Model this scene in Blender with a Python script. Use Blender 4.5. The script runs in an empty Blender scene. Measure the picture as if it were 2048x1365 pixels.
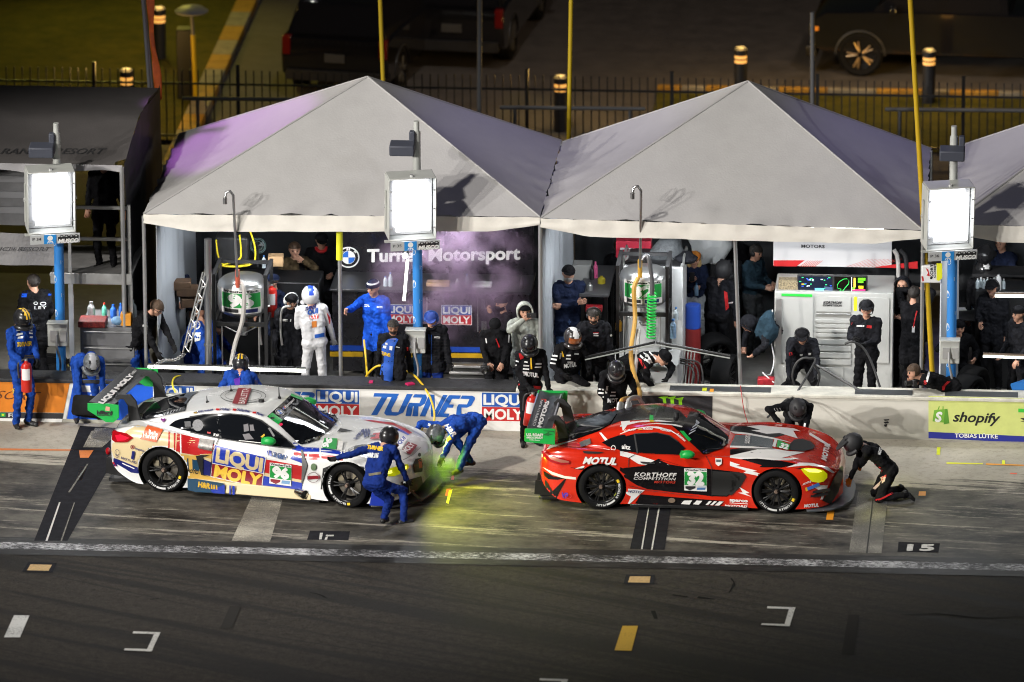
import bpy, bmesh, math, random
import numpy as np
from mathutils import Vector, Matrix, noise
from mathutils.bvhtree import BVHTree
from bpy_extras.mesh_utils import ngon_tessellate
random.seed(7)
SC = bpy.context.scene
COL = SC.collection
R = math.radians

# ---------------------------------------------------------------- camera
FPX, SPX = 15400.0, 131.0                  # focal length in photo pixels, pixels per metre at the pit wall
def _camera():
    yw = Vector((1276, 4680, -FPX)).normalized()
    xw = Vector((1, -.0195, (1276 - .0195 * 4680) / FPX))
    xw = (xw - yw * xw.dot(yw)).normalized()
    zw = xw.cross(yw)
    m = Matrix((xw, yw, zw))
    c = -(m @ (Vector((0, -(863 - 682.5) / FPX, -1)) * (FPX / SPX)))
    return m, c
CM, CP = _camera()
cd = bpy.data.cameras.new('camera')
cam = bpy.data.objects.new('camera', cd)
COL.objects.link(cam)
cam.matrix_world = Matrix.Translation(CP) @ CM.to_4x4()
cd.sensor_width = 36.0
cd.lens = 36.0 * FPX / 2048.0
cd.clip_start, cd.clip_end = 1.0, 2000.0
cd.dof.use_dof = True
cd.dof.focus_distance = 116.3
cd.dof.aperture_fstop = cd.lens / 1000.0 / 0.30
SC.camera = cam

# ---------------------------------------------------------------- night sky, stadium light, exposure
world = bpy.data.worlds.new('World')
SC.world = world
world.use_nodes = True
wn = world.node_tree
sky = wn.nodes.new('ShaderNodeTexSky')
sky.sky_type = 'NISHITA'; sky.sun_disc = False
sky.sun_elevation = R(1.0); sky.sun_rotation = R(140)
wn.nodes['Background'].inputs['Strength'].default_value = 0.005
wn.links.new(sky.outputs['Color'], wn.nodes['Background'].inputs['Color'])

def spot(name, pos, target, watts, size=R(30), blend=.6, radius=.5, col=(1, .96, .9), parent=None):
    l = bpy.data.lights.new(name, 'SPOT')
    l.energy = watts; l.spot_size = size; l.spot_blend = blend; l.shadow_soft_size = radius; l.color = col
    o = bpy.data.objects.new(name, l); COL.objects.link(o)
    o.location = pos
    o.rotation_euler = (Vector(target) - Vector(pos)).to_track_quat('-Z', 'Y').to_euler()
    if parent is not None: attach(o, parent)
    return o
def attach(o, parent):
    bpy.context.view_layer.update()
    o.parent = parent
    o.matrix_parent_inverse = parent.matrix_world.inverted()
def key_pos(az, el, d, tgt=(0, 0, 1)):
    a, e = R(az), R(el)
    return (tgt[0] - math.sin(a) * math.cos(e) * d, tgt[1] - math.cos(a) * math.cos(e) * d, tgt[2] + math.sin(e) * d)
# the banks of track floodlights on their masts, in front of the pits
for az, el, w in ((34, 17, 66), (40, 16.5, 98), (47, 17, 66)):
    spot('track_and_fill_light', key_pos(az, el, 75), (0, -.6, 1.2), w * 1000, R(17), .8, .45, (1, .965, .91))
spot('track_and_fill_light', key_pos(-38, 24, 75), (1, -.5, 1.2), 20000, R(19), .75, .8, (.93, .96, 1))
spot('track_and_fill_light', key_pos(48, 46, 60), (0, -1.2, .5), 92000, R(22), .9, 1.2, (1, .96, .9))  # high fill spot, added to brighten car roofs and ground
SC.view_settings.view_transform = 'Standard'
SC.view_settings.look = 'None'
SC.view_settings.exposure = 0.0
SC.view_settings.gamma = 1.0
SC.view_settings.use_curve_mapping = False
SC.cycles.max_bounces = 6
SC.cycles.pixel_filter_type = 'BLACKMAN_HARRIS'
SC.cycles.filter_width = 1.05
SC.cycles.sample_clamp_indirect = 3.0
SC.cycles.caustics_reflective = False
SC.cycles.caustics_refractive = False
# ---------------------------------------------------------------- pixel <-> world
def ray(px, py): return CM @ Vector(((px - 1024) / FPX, -(py - 682.5) / FPX, -1))
def P(px, py, Y):                           # the point at depth Y seen at a photo pixel
    d = ray(px, py); return CP + d * ((Y - CP.y) / d.y)
def G(px, py, Z=0.0):                       # the point at height Z seen at a photo pixel
    d = ray(px, py); return CP + d * ((Z - CP.z) / d.z)

# ---------------------------------------------------------------- materials
def lin(h):
    if not isinstance(h, str): return tuple(h)[:3]
    h = h.lstrip('#'); v = [int(h[i:i + 2], 16) / 255 for i in (0, 2, 4)]
    return tuple(c / 12.92 if c <= .04045 else ((c + .055) / 1.055) ** 2.4 for c in v)
_mats = {}
def M(name, col='#808080', rough=.5, metal=0.0, coat=0.0, spec=.5, var=0.0, vscale=6.0, bump=0.0, bscale=20.0, emit=None, es=0.0, sheen=0.0, alpha=1.0, stretch=(1, 1, 1), trans=0.0):
    if name in _mats: return _mats[name]
    m = bpy.data.materials.new(name); m.use_nodes = True
    nt = m.node_tree; b = nt.nodes['Principled BSDF']
    c = lin(col)
    b.inputs['Base Color'].default_value = (*c, 1)
    b.inputs['Roughness'].default_value = rough
    b.inputs['Metallic'].default_value = metal
    b.inputs['Coat Weight'].default_value = coat
    b.inputs['Coat Roughness'].default_value = .06
    b.inputs['Specular IOR Level'].default_value = spec
    b.inputs['Sheen Weight'].default_value = sheen
    b.inputs['Alpha'].default_value = alpha
    b.inputs['Transmission Weight'].default_value = trans
    if emit is not None:
        b.inputs['Emission Color'].default_value = (*lin(emit), 1); b.inputs['Emission Strength'].default_value = es
    if var or bump:
        tc = nt.nodes.new('ShaderNodeTexCoord'); mp = nt.nodes.new('ShaderNodeMapping')
        mp.inputs['Scale'].default_value = stretch
        nt.links.new(tc.outputs['Object'], mp.inputs['Vector'])
    if var:
        n = nt.nodes.new('ShaderNodeTexNoise'); n.inputs['Scale'].default_value = vscale; n.inputs['Detail'].default_value = 6; n.inputs['Roughness'].default_value = .65
        nt.links.new(mp.outputs['Vector'], n.inputs['Vector'])
        r = nt.nodes.new('ShaderNodeValToRGB')
        r.color_ramp.elements[0].position = .3; r.color_ramp.elements[1].position = .72
        r.color_ramp.elements[0].color = (*[x * (1 - var) for x in c], 1)
        r.color_ramp.elements[1].color = (*[min(1, x * (1 + var)) for x in c], 1)
        nt.links.new(n.outputs['Fac'], r.inputs['Fac']); nt.links.new(r.outputs['Color'], b.inputs['Base Color'])
        rr = nt.nodes.new('ShaderNodeMapRange'); rr.inputs['To Min'].default_value = max(0, rough - .12); rr.inputs['To Max'].default_value = min(1, rough + .12)
        nt.links.new(n.outputs['Fac'], rr.inputs['Value']); nt.links.new(rr.outputs['Result'], b.inputs['Roughness'])
    if bump:
        n2 = nt.nodes.new('ShaderNodeTexNoise'); n2.inputs['Scale'].default_value = bscale; n2.inputs['Detail'].default_value = 4
        nt.links.new(mp.outputs['Vector'], n2.inputs['Vector'])
        bp = nt.nodes.new('ShaderNodeBump'); bp.inputs['Strength'].default_value = bump; bp.inputs['Distance'].default_value = .03
        nt.links.new(n2.outputs['Fac'], bp.inputs['Height']); nt.links.new(bp.outputs['Normal'], b.inputs['Normal'])
    _mats[name] = m
    return m

# ---------------------------------------------------------------- mesh builder
def catmull(pts, n=6):
    p = [Vector(q) for q in pts]
    if len(p) < 3: return p
    out = []
    for i in range(len(p) - 1):
        a = p[i - 1] if i else p[0] * 2 - p[1]
        b, c = p[i], p[i + 1]
        d = p[i + 2] if i + 2 < len(p) else c * 2 - b
        for k in range(n):
            t = k / n
            out.append(.5 * (2 * b + (c - a) * t + (2 * a - 5 * b + 4 * c - d) * t * t + (3 * b - a - 3 * c + d) * t ** 3))
    out.append(p[-1]); return out
def frame(d):
    d = Vector(d).normalized()
    u = Vector((0, 0, 1)) if abs(d.z) < .9 else Vector((1, 0, 0))
    a = d.cross(u).normalized(); return a, a.cross(d)
class MB:
    def __init__(s): s.v, s.f, s.m, s.mats = [], [], [], []
    def mi(s, mat):
        if mat not in s.mats: s.mats.append(mat)
        return s.mats.index(mat)
    def add(s, vs, fs, mat):
        k = len(s.v); i = s.mi(mat)
        s.v += [Vector(q) for q in vs]
        for f in fs: s.f.append([j + k for j in f]); s.m.append(i)
        return s
    def box(s, c, sz, mat, rot=None):
        c = Vector(c); x, y, z = [q / 2 for q in sz]
        vs = [Vector(q) for q in ((-x, -y, -z), (x, -y, -z), (x, y, -z), (-x, y, -z), (-x, -y, z), (x, -y, z), (x, y, z), (-x, y, z))]
        if rot is not None: vs = [rot @ q for q in vs]
        return s.add([q + c for q in vs], [(3, 2, 1, 0), (4, 5, 6, 7), (0, 1, 5, 4), (1, 2, 6, 5), (2, 3, 7, 6), (3, 0, 4, 7)], mat)
    def span(s, a, b, mat):                 # box between two corners
        a, b = Vector(a), Vector(b)
        return s.box((a + b) / 2, [abs(q) for q in (b - a)], mat)
    def cyl(s, p0, p1, r0, mat, r1=None, n=14, caps=True):
        p0, p1 = Vector(p0), Vector(p1); r1 = r0 if r1 is None else r1
        a, b = frame(p1 - p0); vs = []
        for p, r in ((p0, r0), (p1, r1)):
            for i in range(n):
                t = 2 * math.pi * i / n; vs.append(p + (a * math.cos(t) + b * math.sin(t)) * r)
        fs = [(i, (i + 1) % n, n + (i + 1) % n, n + i) for i in range(n)]
        if caps: fs += [tuple(range(n))[::-1], tuple(range(n, 2 * n))]
        return s.add(vs, fs, mat)
    def tube(s, pts, r, mat, n=8, smooth=0, caps=True):
        pts = catmull(pts, smooth) if smooth else [Vector(q) for q in pts]
        N = len(pts); rs = r if isinstance(r, (list, tuple)) else [r] * N
        if len(rs) != N: rs = [rs[min(len(rs) - 1, int(i * len(rs) / N))] for i in range(N)]
        vs = []; a = None
        for i, p in enumerate(pts):
            d = (pts[min(i + 1, N - 1)] - pts[max(i - 1, 0)])
            d = d.normalized() if d.length > 1e-9 else Vector((0, 0, 1))
            if a is None: a, b = frame(d)
            else:
                a = a - d * a.dot(d)
                a = a.normalized() if a.length > 1e-6 else frame(d)[0]
                b = a.cross(d)
            for k in range(n):
                t = 2 * math.pi * k / n; vs.append(p + (a * math.cos(t) + b * math.sin(t)) * rs[i])
        fs = [(i * n + k, i * n + (k + 1) % n, (i + 1) * n + (k + 1) % n, (i + 1) * n + k) for i in range(N - 1) for k in range(n)]
        if caps: fs += [tuple(range(n))[::-1], tuple(range((N - 1) * n, N * n))]
        return s.add(vs, fs, mat)
    def lathe(s, prof, o, mat, axis=(0, 0, 1), n=24, a0=0.0, a1=2 * math.pi, closed=False):
        o = Vector(o); ax = Vector(axis).normalized(); a, b = frame(ax); full = a1 - a0 > 6.28
        if abs(ax.z) > .99: a, b = Vector((1, 0, 0)), Vector((0, 1, 0)) * (1 if ax.z > 0 else -1)
        cnt = n if full else n + 1; vs = []
        for r, h in prof:
            for i in range(cnt):
                t = a0 + (a1 - a0) * i / n; vs.append(o + ax * h + (a * math.cos(t) + b * math.sin(t)) * r)
        fs = []
        K = len(prof)
        for j in range(K if closed else K - 1):
            j2 = (j + 1) % K
            for i in range(n):
                i2 = (i + 1) % cnt
                fs.append((j * cnt + i, j * cnt + i2, j2 * cnt + i2, j2 * cnt + i))
        return s.add(vs, fs, mat)
    def sph(s, c, r, mat, n=14, rot=None, z0=-1.0, z1=1.0):
        c = Vector(c); rv = Vector(r) if not isinstance(r, (int, float)) else Vector((r, r, r))
        m = max(5, n // 2 + 1); vs = []; t0, t1 = math.asin(z0), math.asin(z1)
        for j in range(m):
            t = t0 + (t1 - t0) * j / (m - 1)
            for i in range(n):
                p = 2 * math.pi * i / n
                q = Vector((math.cos(t) * math.cos(p) * rv.x, math.cos(t) * math.sin(p) * rv.y, math.sin(t) * rv.z))
                vs.append((rot @ q if rot is not None else q) + c)
        fs = [(j * n + i, j * n + (i + 1) % n, (j + 1) * n + (i + 1) % n, (j + 1) * n + i) for j in range(m - 1) for i in range(n)]
        return s.add(vs, fs, mat)
    def poly(s, pts, mat): return s.add(pts, [tuple(range(len(pts)))], mat)
    def prism(s, pts, ext, mat):            # polygon pushed along ext
        e = Vector(ext); n = len(pts); a = [Vector(q) for q in pts]
        return s.add(a + [q + e for q in a], [tuple(range(n))[::-1], tuple(range(n, 2 * n))] + [(i, (i + 1) % n, n + (i + 1) % n, n + i) for i in range(n)], mat)
    def grid(s, fn, nu, nv, mat, flip=False):
        vs = [fn(i / nu, j / nv) for j in range(nv + 1) for i in range(nu + 1)]; w = nu + 1
        fs = [(j * w + i, j * w + i + 1, (j + 1) * w + i + 1, (j + 1) * w + i) for j in range(nv) for i in range(nu)]
        if flip: fs = [f[::-1] for f in fs]
        return s.add(vs, fs, mat)
    def merge(s, o, mtx=None):
        k = len(s.v); s.v += [(mtx @ q if mtx is not None else q.copy()) for q in o.v]
        for f, i in zip(o.f, o.m): s.f.append([j + k for j in f]); s.m.append(s.mi(o.mats[i]))
        return s
def world_of(o):
    t = Vector((0, 0, 0))
    while o is not None: t = t + Vector(o.location); o = o.parent
    return t
def obj(name, mb, parent=None, bevel=0.0, local=False, ang=40, solid=0.0):
    """one mesh object; vertices are given in world coordinates unless local"""
    me = bpy.data.meshes.new(name)
    off = Vector((0, 0, 0))
    inv = None
    if parent is not None and not local:
        if parent.get('_rot') is not None or (parent.parent is not None and parent.parent.get('_rot') is not None):
            root = parent if parent.get('_rot') is not None else parent.parent
            inv = (Matrix.Translation(root.location) @ Matrix.Rotation(root['_rot'], 4, 'Z')).inverted()
        else: off = world_of(parent)
    vs = [(inv @ q) if inv is not None else (q - off) for q in mb.v]
    me.from_pydata(vs, [], mb.f)
    for m in mb.mats: me.materials.append(m)
    me.polygons.foreach_set('material_index', mb.m)
    me.polygons.foreach_set('use_smooth', [True] * len(mb.f))
    me.update()
    me.set_sharp_from_angle(angle=R(ang))
    o = bpy.data.objects.new(name, me); COL.objects.link(o)
    if parent is not None: o.parent = parent
    if solid:
        md = o.modifiers.new('solid', 'SOLIDIFY'); md.thickness = solid; md.offset = 0
    if bevel:
        md = o.modifiers.new('bevel', 'BEVEL'); md.width = bevel; md.segments = 2; md.limit_method = 'ANGLE'; md.angle_limit = R(35)
    return o
def tag(o, label=None, cat=None, group=None, kind=None):
    for k, v in (('label', label), ('category', cat), ('group', group), ('kind', kind)):
        if v: o[k] = v
    return o
def thing(name, label, cat, loc=(0, 0, 0), group=None, rot=None):
    o = bpy.data.objects.new(name, None); COL.objects.link(o); o.empty_display_size = .2
    o.location = loc
    if rot is not None: o.rotation_euler = (0, 0, rot); o['_rot'] = rot
    return tag(o, label, cat, group)
def struct(name, mb, **k): return tag(obj(name, mb, **k), kind='structure')
def copy_tree(o, parent=None):
    c = o.copy(); COL.objects.link(c)
    if parent is not None: c.parent = parent
    for ch in list(o.children): copy_tree(ch, c)
    return c
def repeat(o, loc, label=None, rotz=None):
    c = copy_tree(o); c.location = loc
    if rotz is not None: c.rotation_euler = (0, 0, rotz)
    if label: c['label'] = label
    return c

# ---------------------------------------------------------------- lettering and flat marks laid on a surface
_txt = {}
def text2d(s, bold=0.0, shear=0.0, space=1.0):
    k = (s, bold, shear, space)
    if k in _txt: return _txt[k]
    c = bpy.data.curves.new('lettering', 'FONT'); c.body = s; c.offset = bold; c.shear = shear; c.space_character = space
    c.resolution_u = 3
    o = bpy.data.objects.new('lettering', c); m = o.to_mesh()
    vs = [(v.co.x, v.co.y) for v in m.vertices]; fs = [tuple(p.vertices) for p in m.polygons]
    o.to_mesh_clear(); bpy.data.objects.remove(o); bpy.data.curves.remove(c)
    _txt[k] = (vs, fs); return vs, fs
CAP = .69
def T(s, p0, p1, h, mat, bold=.02, shear=0.0, space=1.0, top=None):
    """text from pixel p0 to p1 along its baseline, cap height h: a pixel number (straight up) or a pixel vector"""
    return ('t', s, p0, p1, h if isinstance(h, tuple) else (0, -h), mat, bold, shear, space)
def Q(pts, mat): return ('p', pts, mat)
def ell(cx, cy, rx, ry, n=20, a0=0, a1=360, rot=0):
    c, s_ = math.cos(R(rot)), math.sin(R(rot)); out = []
    for i in range(n + (1 if a1 - a0 < 360 else 0)):
        t = R(a0 + (a1 - a0) * i / n); x, y = rx * math.cos(t), ry * math.sin(t)
        out.append((cx + x * c - y * s_, cy + x * s_ + y * c))
    return out
def ringp(cx, cy, rx, ry, w, mat, n=24):
    """a ring as quads"""
    o, i = ell(cx, cy, rx, ry, n), ell(cx, cy, rx - w, ry - w, n)
    return [('p', [o[k], o[(k + 1) % n], i[(k + 1) % n], i[k]], mat) for k in range(n)]
def shapes2d(items, X=None):
    """-> list of (verts2d, faces, mat) in photo pixels"""
    X = X or (lambda x, y: (x, y)); out = []
    for it in items:
        if it[0] == 'p':
            pts = [X(*q) for q in it[1]]
            tri = ngon_tessellate([Vector((x, y, 0)) for x, y in pts], list(range(len(pts))), fix_loops=False) if len(pts) > 4 else [tuple(range(len(pts)))]
            out.append((pts, [tuple(t) for t in tri], it[2]))
        else:
            _, s, p0, p1, h, mat, bold, shear, space = it
            vs, fs = text2d(s, min(bold, .02), shear, space)
            if not vs: continue
            x0 = min(v[0] for v in vs); x1 = max(v[0] for v in vs); ex = max(0, bold - .02) * 1.1
            ux, uy = (p1[0] - p0[0]) / (x1 - x0), (p1[1] - p0[1]) / (x1 - x0)
            pts = [X(p0[0] + (v[0] - x0) * ux + v[1] / CAP * h[0], p0[1] + (v[0] - x0) * uy + v[1] / CAP * h[1]) for v in vs]
            out.append((pts, fs, mat))
            for ax, ay in ((ex, 0), (-ex, 0), (0, ex), (0, -ex)) if ex else ():
                out.append(([X(p0[0] + (v[0] + ax - x0) * ux + (v[1] + ay) / CAP * h[0], p0[1] + (v[0] + ax - x0) * uy + (v[1] + ay) / CAP * h[1]) for v in vs], fs, mat))
    return out
def decal(name, parent, items, hit, X=None, off=.004, step=0.0, layer=.0005):
    """marks laid on a surface: hit(px, py) -> (point, normal) or None"""
    mb = MB(); lay = 0
    last = None
    for pts, fs, mat in shapes2d(items, X):
        lay += .15 if last is mat else 1
        last = mat
        if step:
            bm = bmesh.new(); bv = [bm.verts.new((x, y, 0)) for x, y in pts]
            for f in fs:
                try: bm.faces.new([bv[i] for i in f])
                except ValueError: pass
            for ax in (0, 1):
                lo = min(p[ax] for p in pts); hi = max(p[ax] for p in pts); k = math.ceil(lo / step) * step
                while k < hi:
                    co = Vector((k, 0, 0)) if ax == 0 else Vector((0, k, 0)); no = Vector((1, 0, 0)) if ax == 0 else Vector((0, 1, 0))
                    bmesh.ops.bisect_plane(bm, geom=bm.verts[:] + bm.edges[:] + bm.faces[:], plane_co=co, plane_no=no)
                    k += step
            bm.verts.index_update()
            pts = [(v.co.x, v.co.y) for v in bm.verts]; fs = [tuple(v.index for v in f.verts) for f in bm.faces]
            bm.free()
        q = [hit(x, y) for x, y in pts]
        vs = [(a[0] + a[1] * (off + lay * layer)) if a else Vector((0, 0, 0)) for a in q]
        ok = []
        for f in fs:
            if any(q[i] is None for i in f): continue
            ax = vs[f[0]]
            if max((vs[i] - ax).length for i in f) > 1.2 and step: continue
            ok.append(f)
        if not ok: continue
        fixed = []
        for f in ok:                        # face the camera
            n = (vs[f[1]] - vs[f[0]]).cross(vs[f[2]] - vs[f[0]])
            fixed.append(f if n.dot(CP - vs[f[0]]) > 0 else f[::-1])
        mb.add(vs, fixed, mat)
    return obj(name, mb, parent)
def on_plane(Y=None, Z=None, p=None, n=None):
    def h(px, py):
        if Y is not None: return P(px, py, Y), Vector((0, -1, 0))
        if Z is not None: return G(px, py, Z), Vector((0, 0, 1))
        d = ray(px, py); nn = Vector(n).normalized(); return CP + d * ((Vector(p) - CP).dot(nn) / d.dot(nn)), nn
    return h
def on_mesh(bvhs):
    bvhs = bvhs if isinstance(bvhs, list) else [bvhs]
    def h(px, py):
        d = ray(px, py).normalized(); best = None
        for b in bvhs:
            loc, no, i, dist = b.ray_cast(CP, d)
            if loc is not None and (best is None or dist < best[2]): best = (loc, no if no.dot(d) < 0 else -no, dist)
        return best[:2] if best else None
    return h
def bvh_of(mb): return BVHTree.FromPolygons(mb.v, mb.f)
def crop(ox, oy, k): return lambda x, y: (ox + x / k, oy + y / k)
# ================================================================ SETTING
class NT:                                   # tiny node-tree helper
    def __init__(s, name, rough=.8):
        s.m = bpy.data.materials.new(name); s.m.use_nodes = True; s.t = s.m.node_tree; s.b = s.t.nodes['Principled BSDF']
        s.b.inputs['Roughness'].default_value = rough; s.b.inputs['Specular IOR Level'].default_value = .2
        s.tc = s.t.nodes.new('ShaderNodeTexCoord')
    def noise(s, scale=(1, 1, 1), rot=0.0, detail=6, rough=.6, loc=(0, 0, 0), k=1.0, dist=0.0):
        mp = s.t.nodes.new('ShaderNodeMapping'); mp.inputs['Scale'].default_value = scale; mp.inputs['Location'].default_value = loc
        m0 = s.t.nodes.new('ShaderNodeMapping'); m0.inputs['Rotation'].default_value = (0, 0, rot)
        s.t.links.new(s.tc.outputs['Object'], m0.inputs['Vector']); s.t.links.new(m0.outputs['Vector'], mp.inputs['Vector'])
        n = s.t.nodes.new('ShaderNodeTexNoise'); n.inputs['Scale'].default_value = k; n.inputs['Detail'].default_value = detail; n.inputs['Roughness'].default_value = rough; n.inputs['Distortion'].default_value = dist
        s.t.links.new(mp.outputs['Vector'], n.inputs['Vector']); return n.outputs['Fac']
    def axis(s, i):
        x = s.t.nodes.new('ShaderNodeSeparateXYZ'); s.t.links.new(s.tc.outputs['Object'], x.inputs[0]); return x.outputs[i]
    def rng(s, v, a, b, c=0.0, d=1.0, smooth=False):
        n = s.t.nodes.new('ShaderNodeMapRange'); n.interpolation_type = 'SMOOTHSTEP' if smooth else 'LINEAR'
        for k, q in zip(('From Min', 'From Max', 'To Min', 'To Max'), (a, b, c, d)): n.inputs[k].default_value = q
        s.t.links.new(v, n.inputs['Value']); return n.outputs['Result']
    def op(s, o, a, b):
        n = s.t.nodes.new('ShaderNodeMath'); n.operation = o
        for i, q in enumerate((a, b)):
            if isinstance(q, (int, float)): n.inputs[i].default_value = q
            else: s.t.links.new(q, n.inputs[i])
        return n.outputs[0]
    def mix(s, f, a, b):
        n = s.t.nodes.new('ShaderNodeMix'); n.data_type = 'RGBA'
        for k, q in ((0, f), (6, a), (7, b)):
            if isinstance(q, (int, float)): n.inputs[k].default_value = q
            elif isinstance(q, (tuple, str)): n.inputs[k].default_value = (*lin(q), 1)
            else: s.t.links.new(q, n.inputs[k])
        return n.outputs[2]
    def out(s, col, rough=None, bump=None, bs=.3, bd=.02):
        s.t.links.new(col, s.b.inputs['Base Color'])
        if rough is not None: s.t.links.new(rough, s.b.inputs['Roughness'])
        if bump is not None:
            n = s.t.nodes.new('ShaderNodeBump'); n.inputs['Strength'].default_value = bs; n.inputs['Distance'].default_value = bd
            s.t.links.new(bump, n.inputs['Height']); s.t.links.new(n.outputs['Normal'], s.b.inputs['Normal'])
        return s.m
def pit_concrete():
    n = NT('pit_concrete', .62)
    y = n.axis(1)
    patch = n.noise((.5, .5, 1), detail=8, rough=.7)
    base = n.mix(n.rng(patch, .3, .7), (.32, .292, .24), (.50, .46, .385))
    spk = n.noise((9, 9, 1), detail=8, rough=.8)
    base = n.mix(n.rng(spk, .50, .72, 0, .6), base, (.13, .12, .10))
    streak = n.noise((.16, 2.6, 1), rot=R(8), detail=9, rough=.7, dist=.4)
    streak2 = n.noise((.5, 9, 1), rot=R(5), detail=8, rough=.72)
    grit = n.noise((3.5, 14, 1), detail=8, rough=.8, loc=(7, 0, 0))
    st = n.op('ADD', n.op('ADD', n.op('MULTIPLY', streak, .50), n.op('MULTIPLY', streak2, .28)), n.op('MULTIPLY', grit, .22))
    zone = n.op('ADD', y, n.op('MULTIPLY', n.op('SUBTRACT', n.noise((.22, .5, 1), detail=3), .5), 1.6))
    heavy = n.rng(zone, -1.1, -2.5, 0, 1, True)
    base = n.mix(n.op('MULTIPLY', heavy, .08), base, (.055, .050, .038))
    lo = n.rng(heavy, 0, 1, .61, .405)
    hi = n.op('ADD', lo, .075)
    f = n.t.nodes.new('ShaderNodeMapRange'); f.interpolation_type = 'SMOOTHSTEP'
    n.t.links.new(st, f.inputs['Value']); n.t.links.new(lo, f.inputs['From Min']); n.t.links.new(hi, f.inputs['From Max'])
    blot = n.rng(n.noise((.9, 1.6, 1), detail=5, rough=.7, loc=(2, 9, 0)), .40, .62, .74, 1.0)
    dots = n.rng(n.noise((6, 10, 1), detail=6, rough=.85, loc=(1, 4, 0)), .58, .78, 1.0, .5)
    rub = n.op('MULTIPLY', n.op('MULTIPLY', f.outputs['Result'], blot), dots)
    col = n.mix(rub, base, (.013, .0122, .0112))
    n.b.inputs['Specular IOR Level'].default_value = .25
    return n.out(col, n.rng(rub, 0, 1, .8, .6), spk, .25, .01)
def track_asphalt():
    n = NT('track_asphalt', .7)
    grain = n.noise((38, 38, 1), detail=4, rough=.8)
    big = n.noise((.25, .25, 1), detail=6, rough=.6); mid = n.noise((8, 8, 1), detail=6, rough=.9)
    base = n.mix(n.rng(n.op('ADD', n.op('MULTIPLY', grain, .45), n.op('MULTIPLY', mid, .55)), .38, .64), (.006, .0053, .0045), (.074, .064, .052))
    base = n.mix(n.rng(big, .3, .75, 0, .45), base, (.035, .032, .030))
    st = n.noise((.06, 1.7, 1), rot=R(26), detail=3, rough=.5, dist=.25)
    st2 = n.noise((.05, 4.6, 1), rot=R(21), detail=6, rough=.6, loc=(3, 1, 0))
    st3 = n.noise((.04, 8, 1), rot=R(29), detail=5, rough=.55, loc=(1, 8, 0))
    f = n.op('MAXIMUM', n.op('MAXIMUM', n.rng(st, .52, .58, 0, .75), n.rng(st2, .54, .61, 0, .7)), n.rng(st3, .57, .63, 0, .7))
    col = n.mix(f, base, (.007, .0065, .006))
    n.b.inputs['Specular IOR Level'].default_value = .2
    return n.out(col, n.rng(f, 0, 1, .85, .7), grain, .5, .012)
def grass_mat():
    n = NT('lawn', .95)
    a = n.noise((2.2, 2.2, 1), detail=9, rough=.75); b = n.noise((30, 30, 1), detail=3)
    col = n.mix(n.rng(a, .3, .7), (.035, .038, .004), (.12, .10, .009)); col = n.mix(n.rng(b, .3, .8, 0, .5), col, (.03, .035, .006))
    return n.out(col, None, b, .8, .05)
def worn_paint(name, c, wear=.45, k=14, under=(.05, .048, .045), soft=.12, sc=(1, 1, 1)):
    n = NT(name, .6); a = n.noise(sc, detail=9, rough=.8, k=k); b = n.noise((1, 1, 1), detail=3, k=1.3)
    f = n.op('ADD', n.op('MULTIPLY', a, .75), n.op('MULTIPLY', b, .25))
    return n.out(n.mix(n.rng(f, wear, wear + soft), under, c))
M_PIT, M_TRACK, M_GRASS = pit_concrete(), track_asphalt(), grass_mat()
M_ROAD = M('paddock_asphalt', (.075, .066, .06), .85, var=.3, vscale=2.5, bump=.4, bscale=60)
M_CONC = M('stall_concrete', (.33, .32, .30), .75, var=.3, vscale=2)
def sheet(name, x0, x1, y0, y1, z, mat):
    mb = MB(); mb.poly([(x0, y0, z), (x1, y0, z), (x1, y1, z), (x0, y1, z)], mat); return struct(name, mb)
sheet('ground', -400, 400, -400, 600, -.03, M('ground_asphalt', (.045, .042, .04), .9, var=.3, vscale=1))
sheet('track', -60, 60, -60, -6.0, -.004, M_TRACK)
sheet('pit_lane', -60, 60, -6.0, .2, 0, M_PIT)
sheet('pit_stall_floor', -60, 60, .2, 8.0, -.002, M_CONC)
sheet('paddock_road', -60, 60, 8.0, 60, -.006, M_ROAD)
sheet('lawn', -60, -7.15, 16.1, 60, .06, M_GRASS)
sheet('lawn', 1.0, 60, 16.3, 19.95, .03, M_GRASS)
def kerb(name, x0, x1, y0, y1, n, axis):
    a, b = M('kerb_yellow', (.30, .16, .015), .7, var=.3), M('kerb_concrete', (.20, .18, .14), .8, var=.3)
    mb = MB()
    for i in range(n):
        f0, f1 = i / n, (i + 1) / n - .02 / n
        m = (a if (i // 2) % 2 else b) if axis else (a if (i * 7) % 10 < 6 else b)
        if axis: mb.span((x0, y0 + (y1 - y0) * f0, -.02), (x1, y0 + (y1 - y0) * f1, .13), m)
        else: mb.span((x0 + (x1 - x0) * f0, y0, -.02), (x0 + (x1 - x0) * f1, y1, .13), m)
    return struct(name, mb, bevel=.015)
kerb('kerb', -7.15, -6.78, 13.5, 34, 40, 1)
kerb('kerb', 1, 20, 19.95, 20.12, 44, 0)
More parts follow.
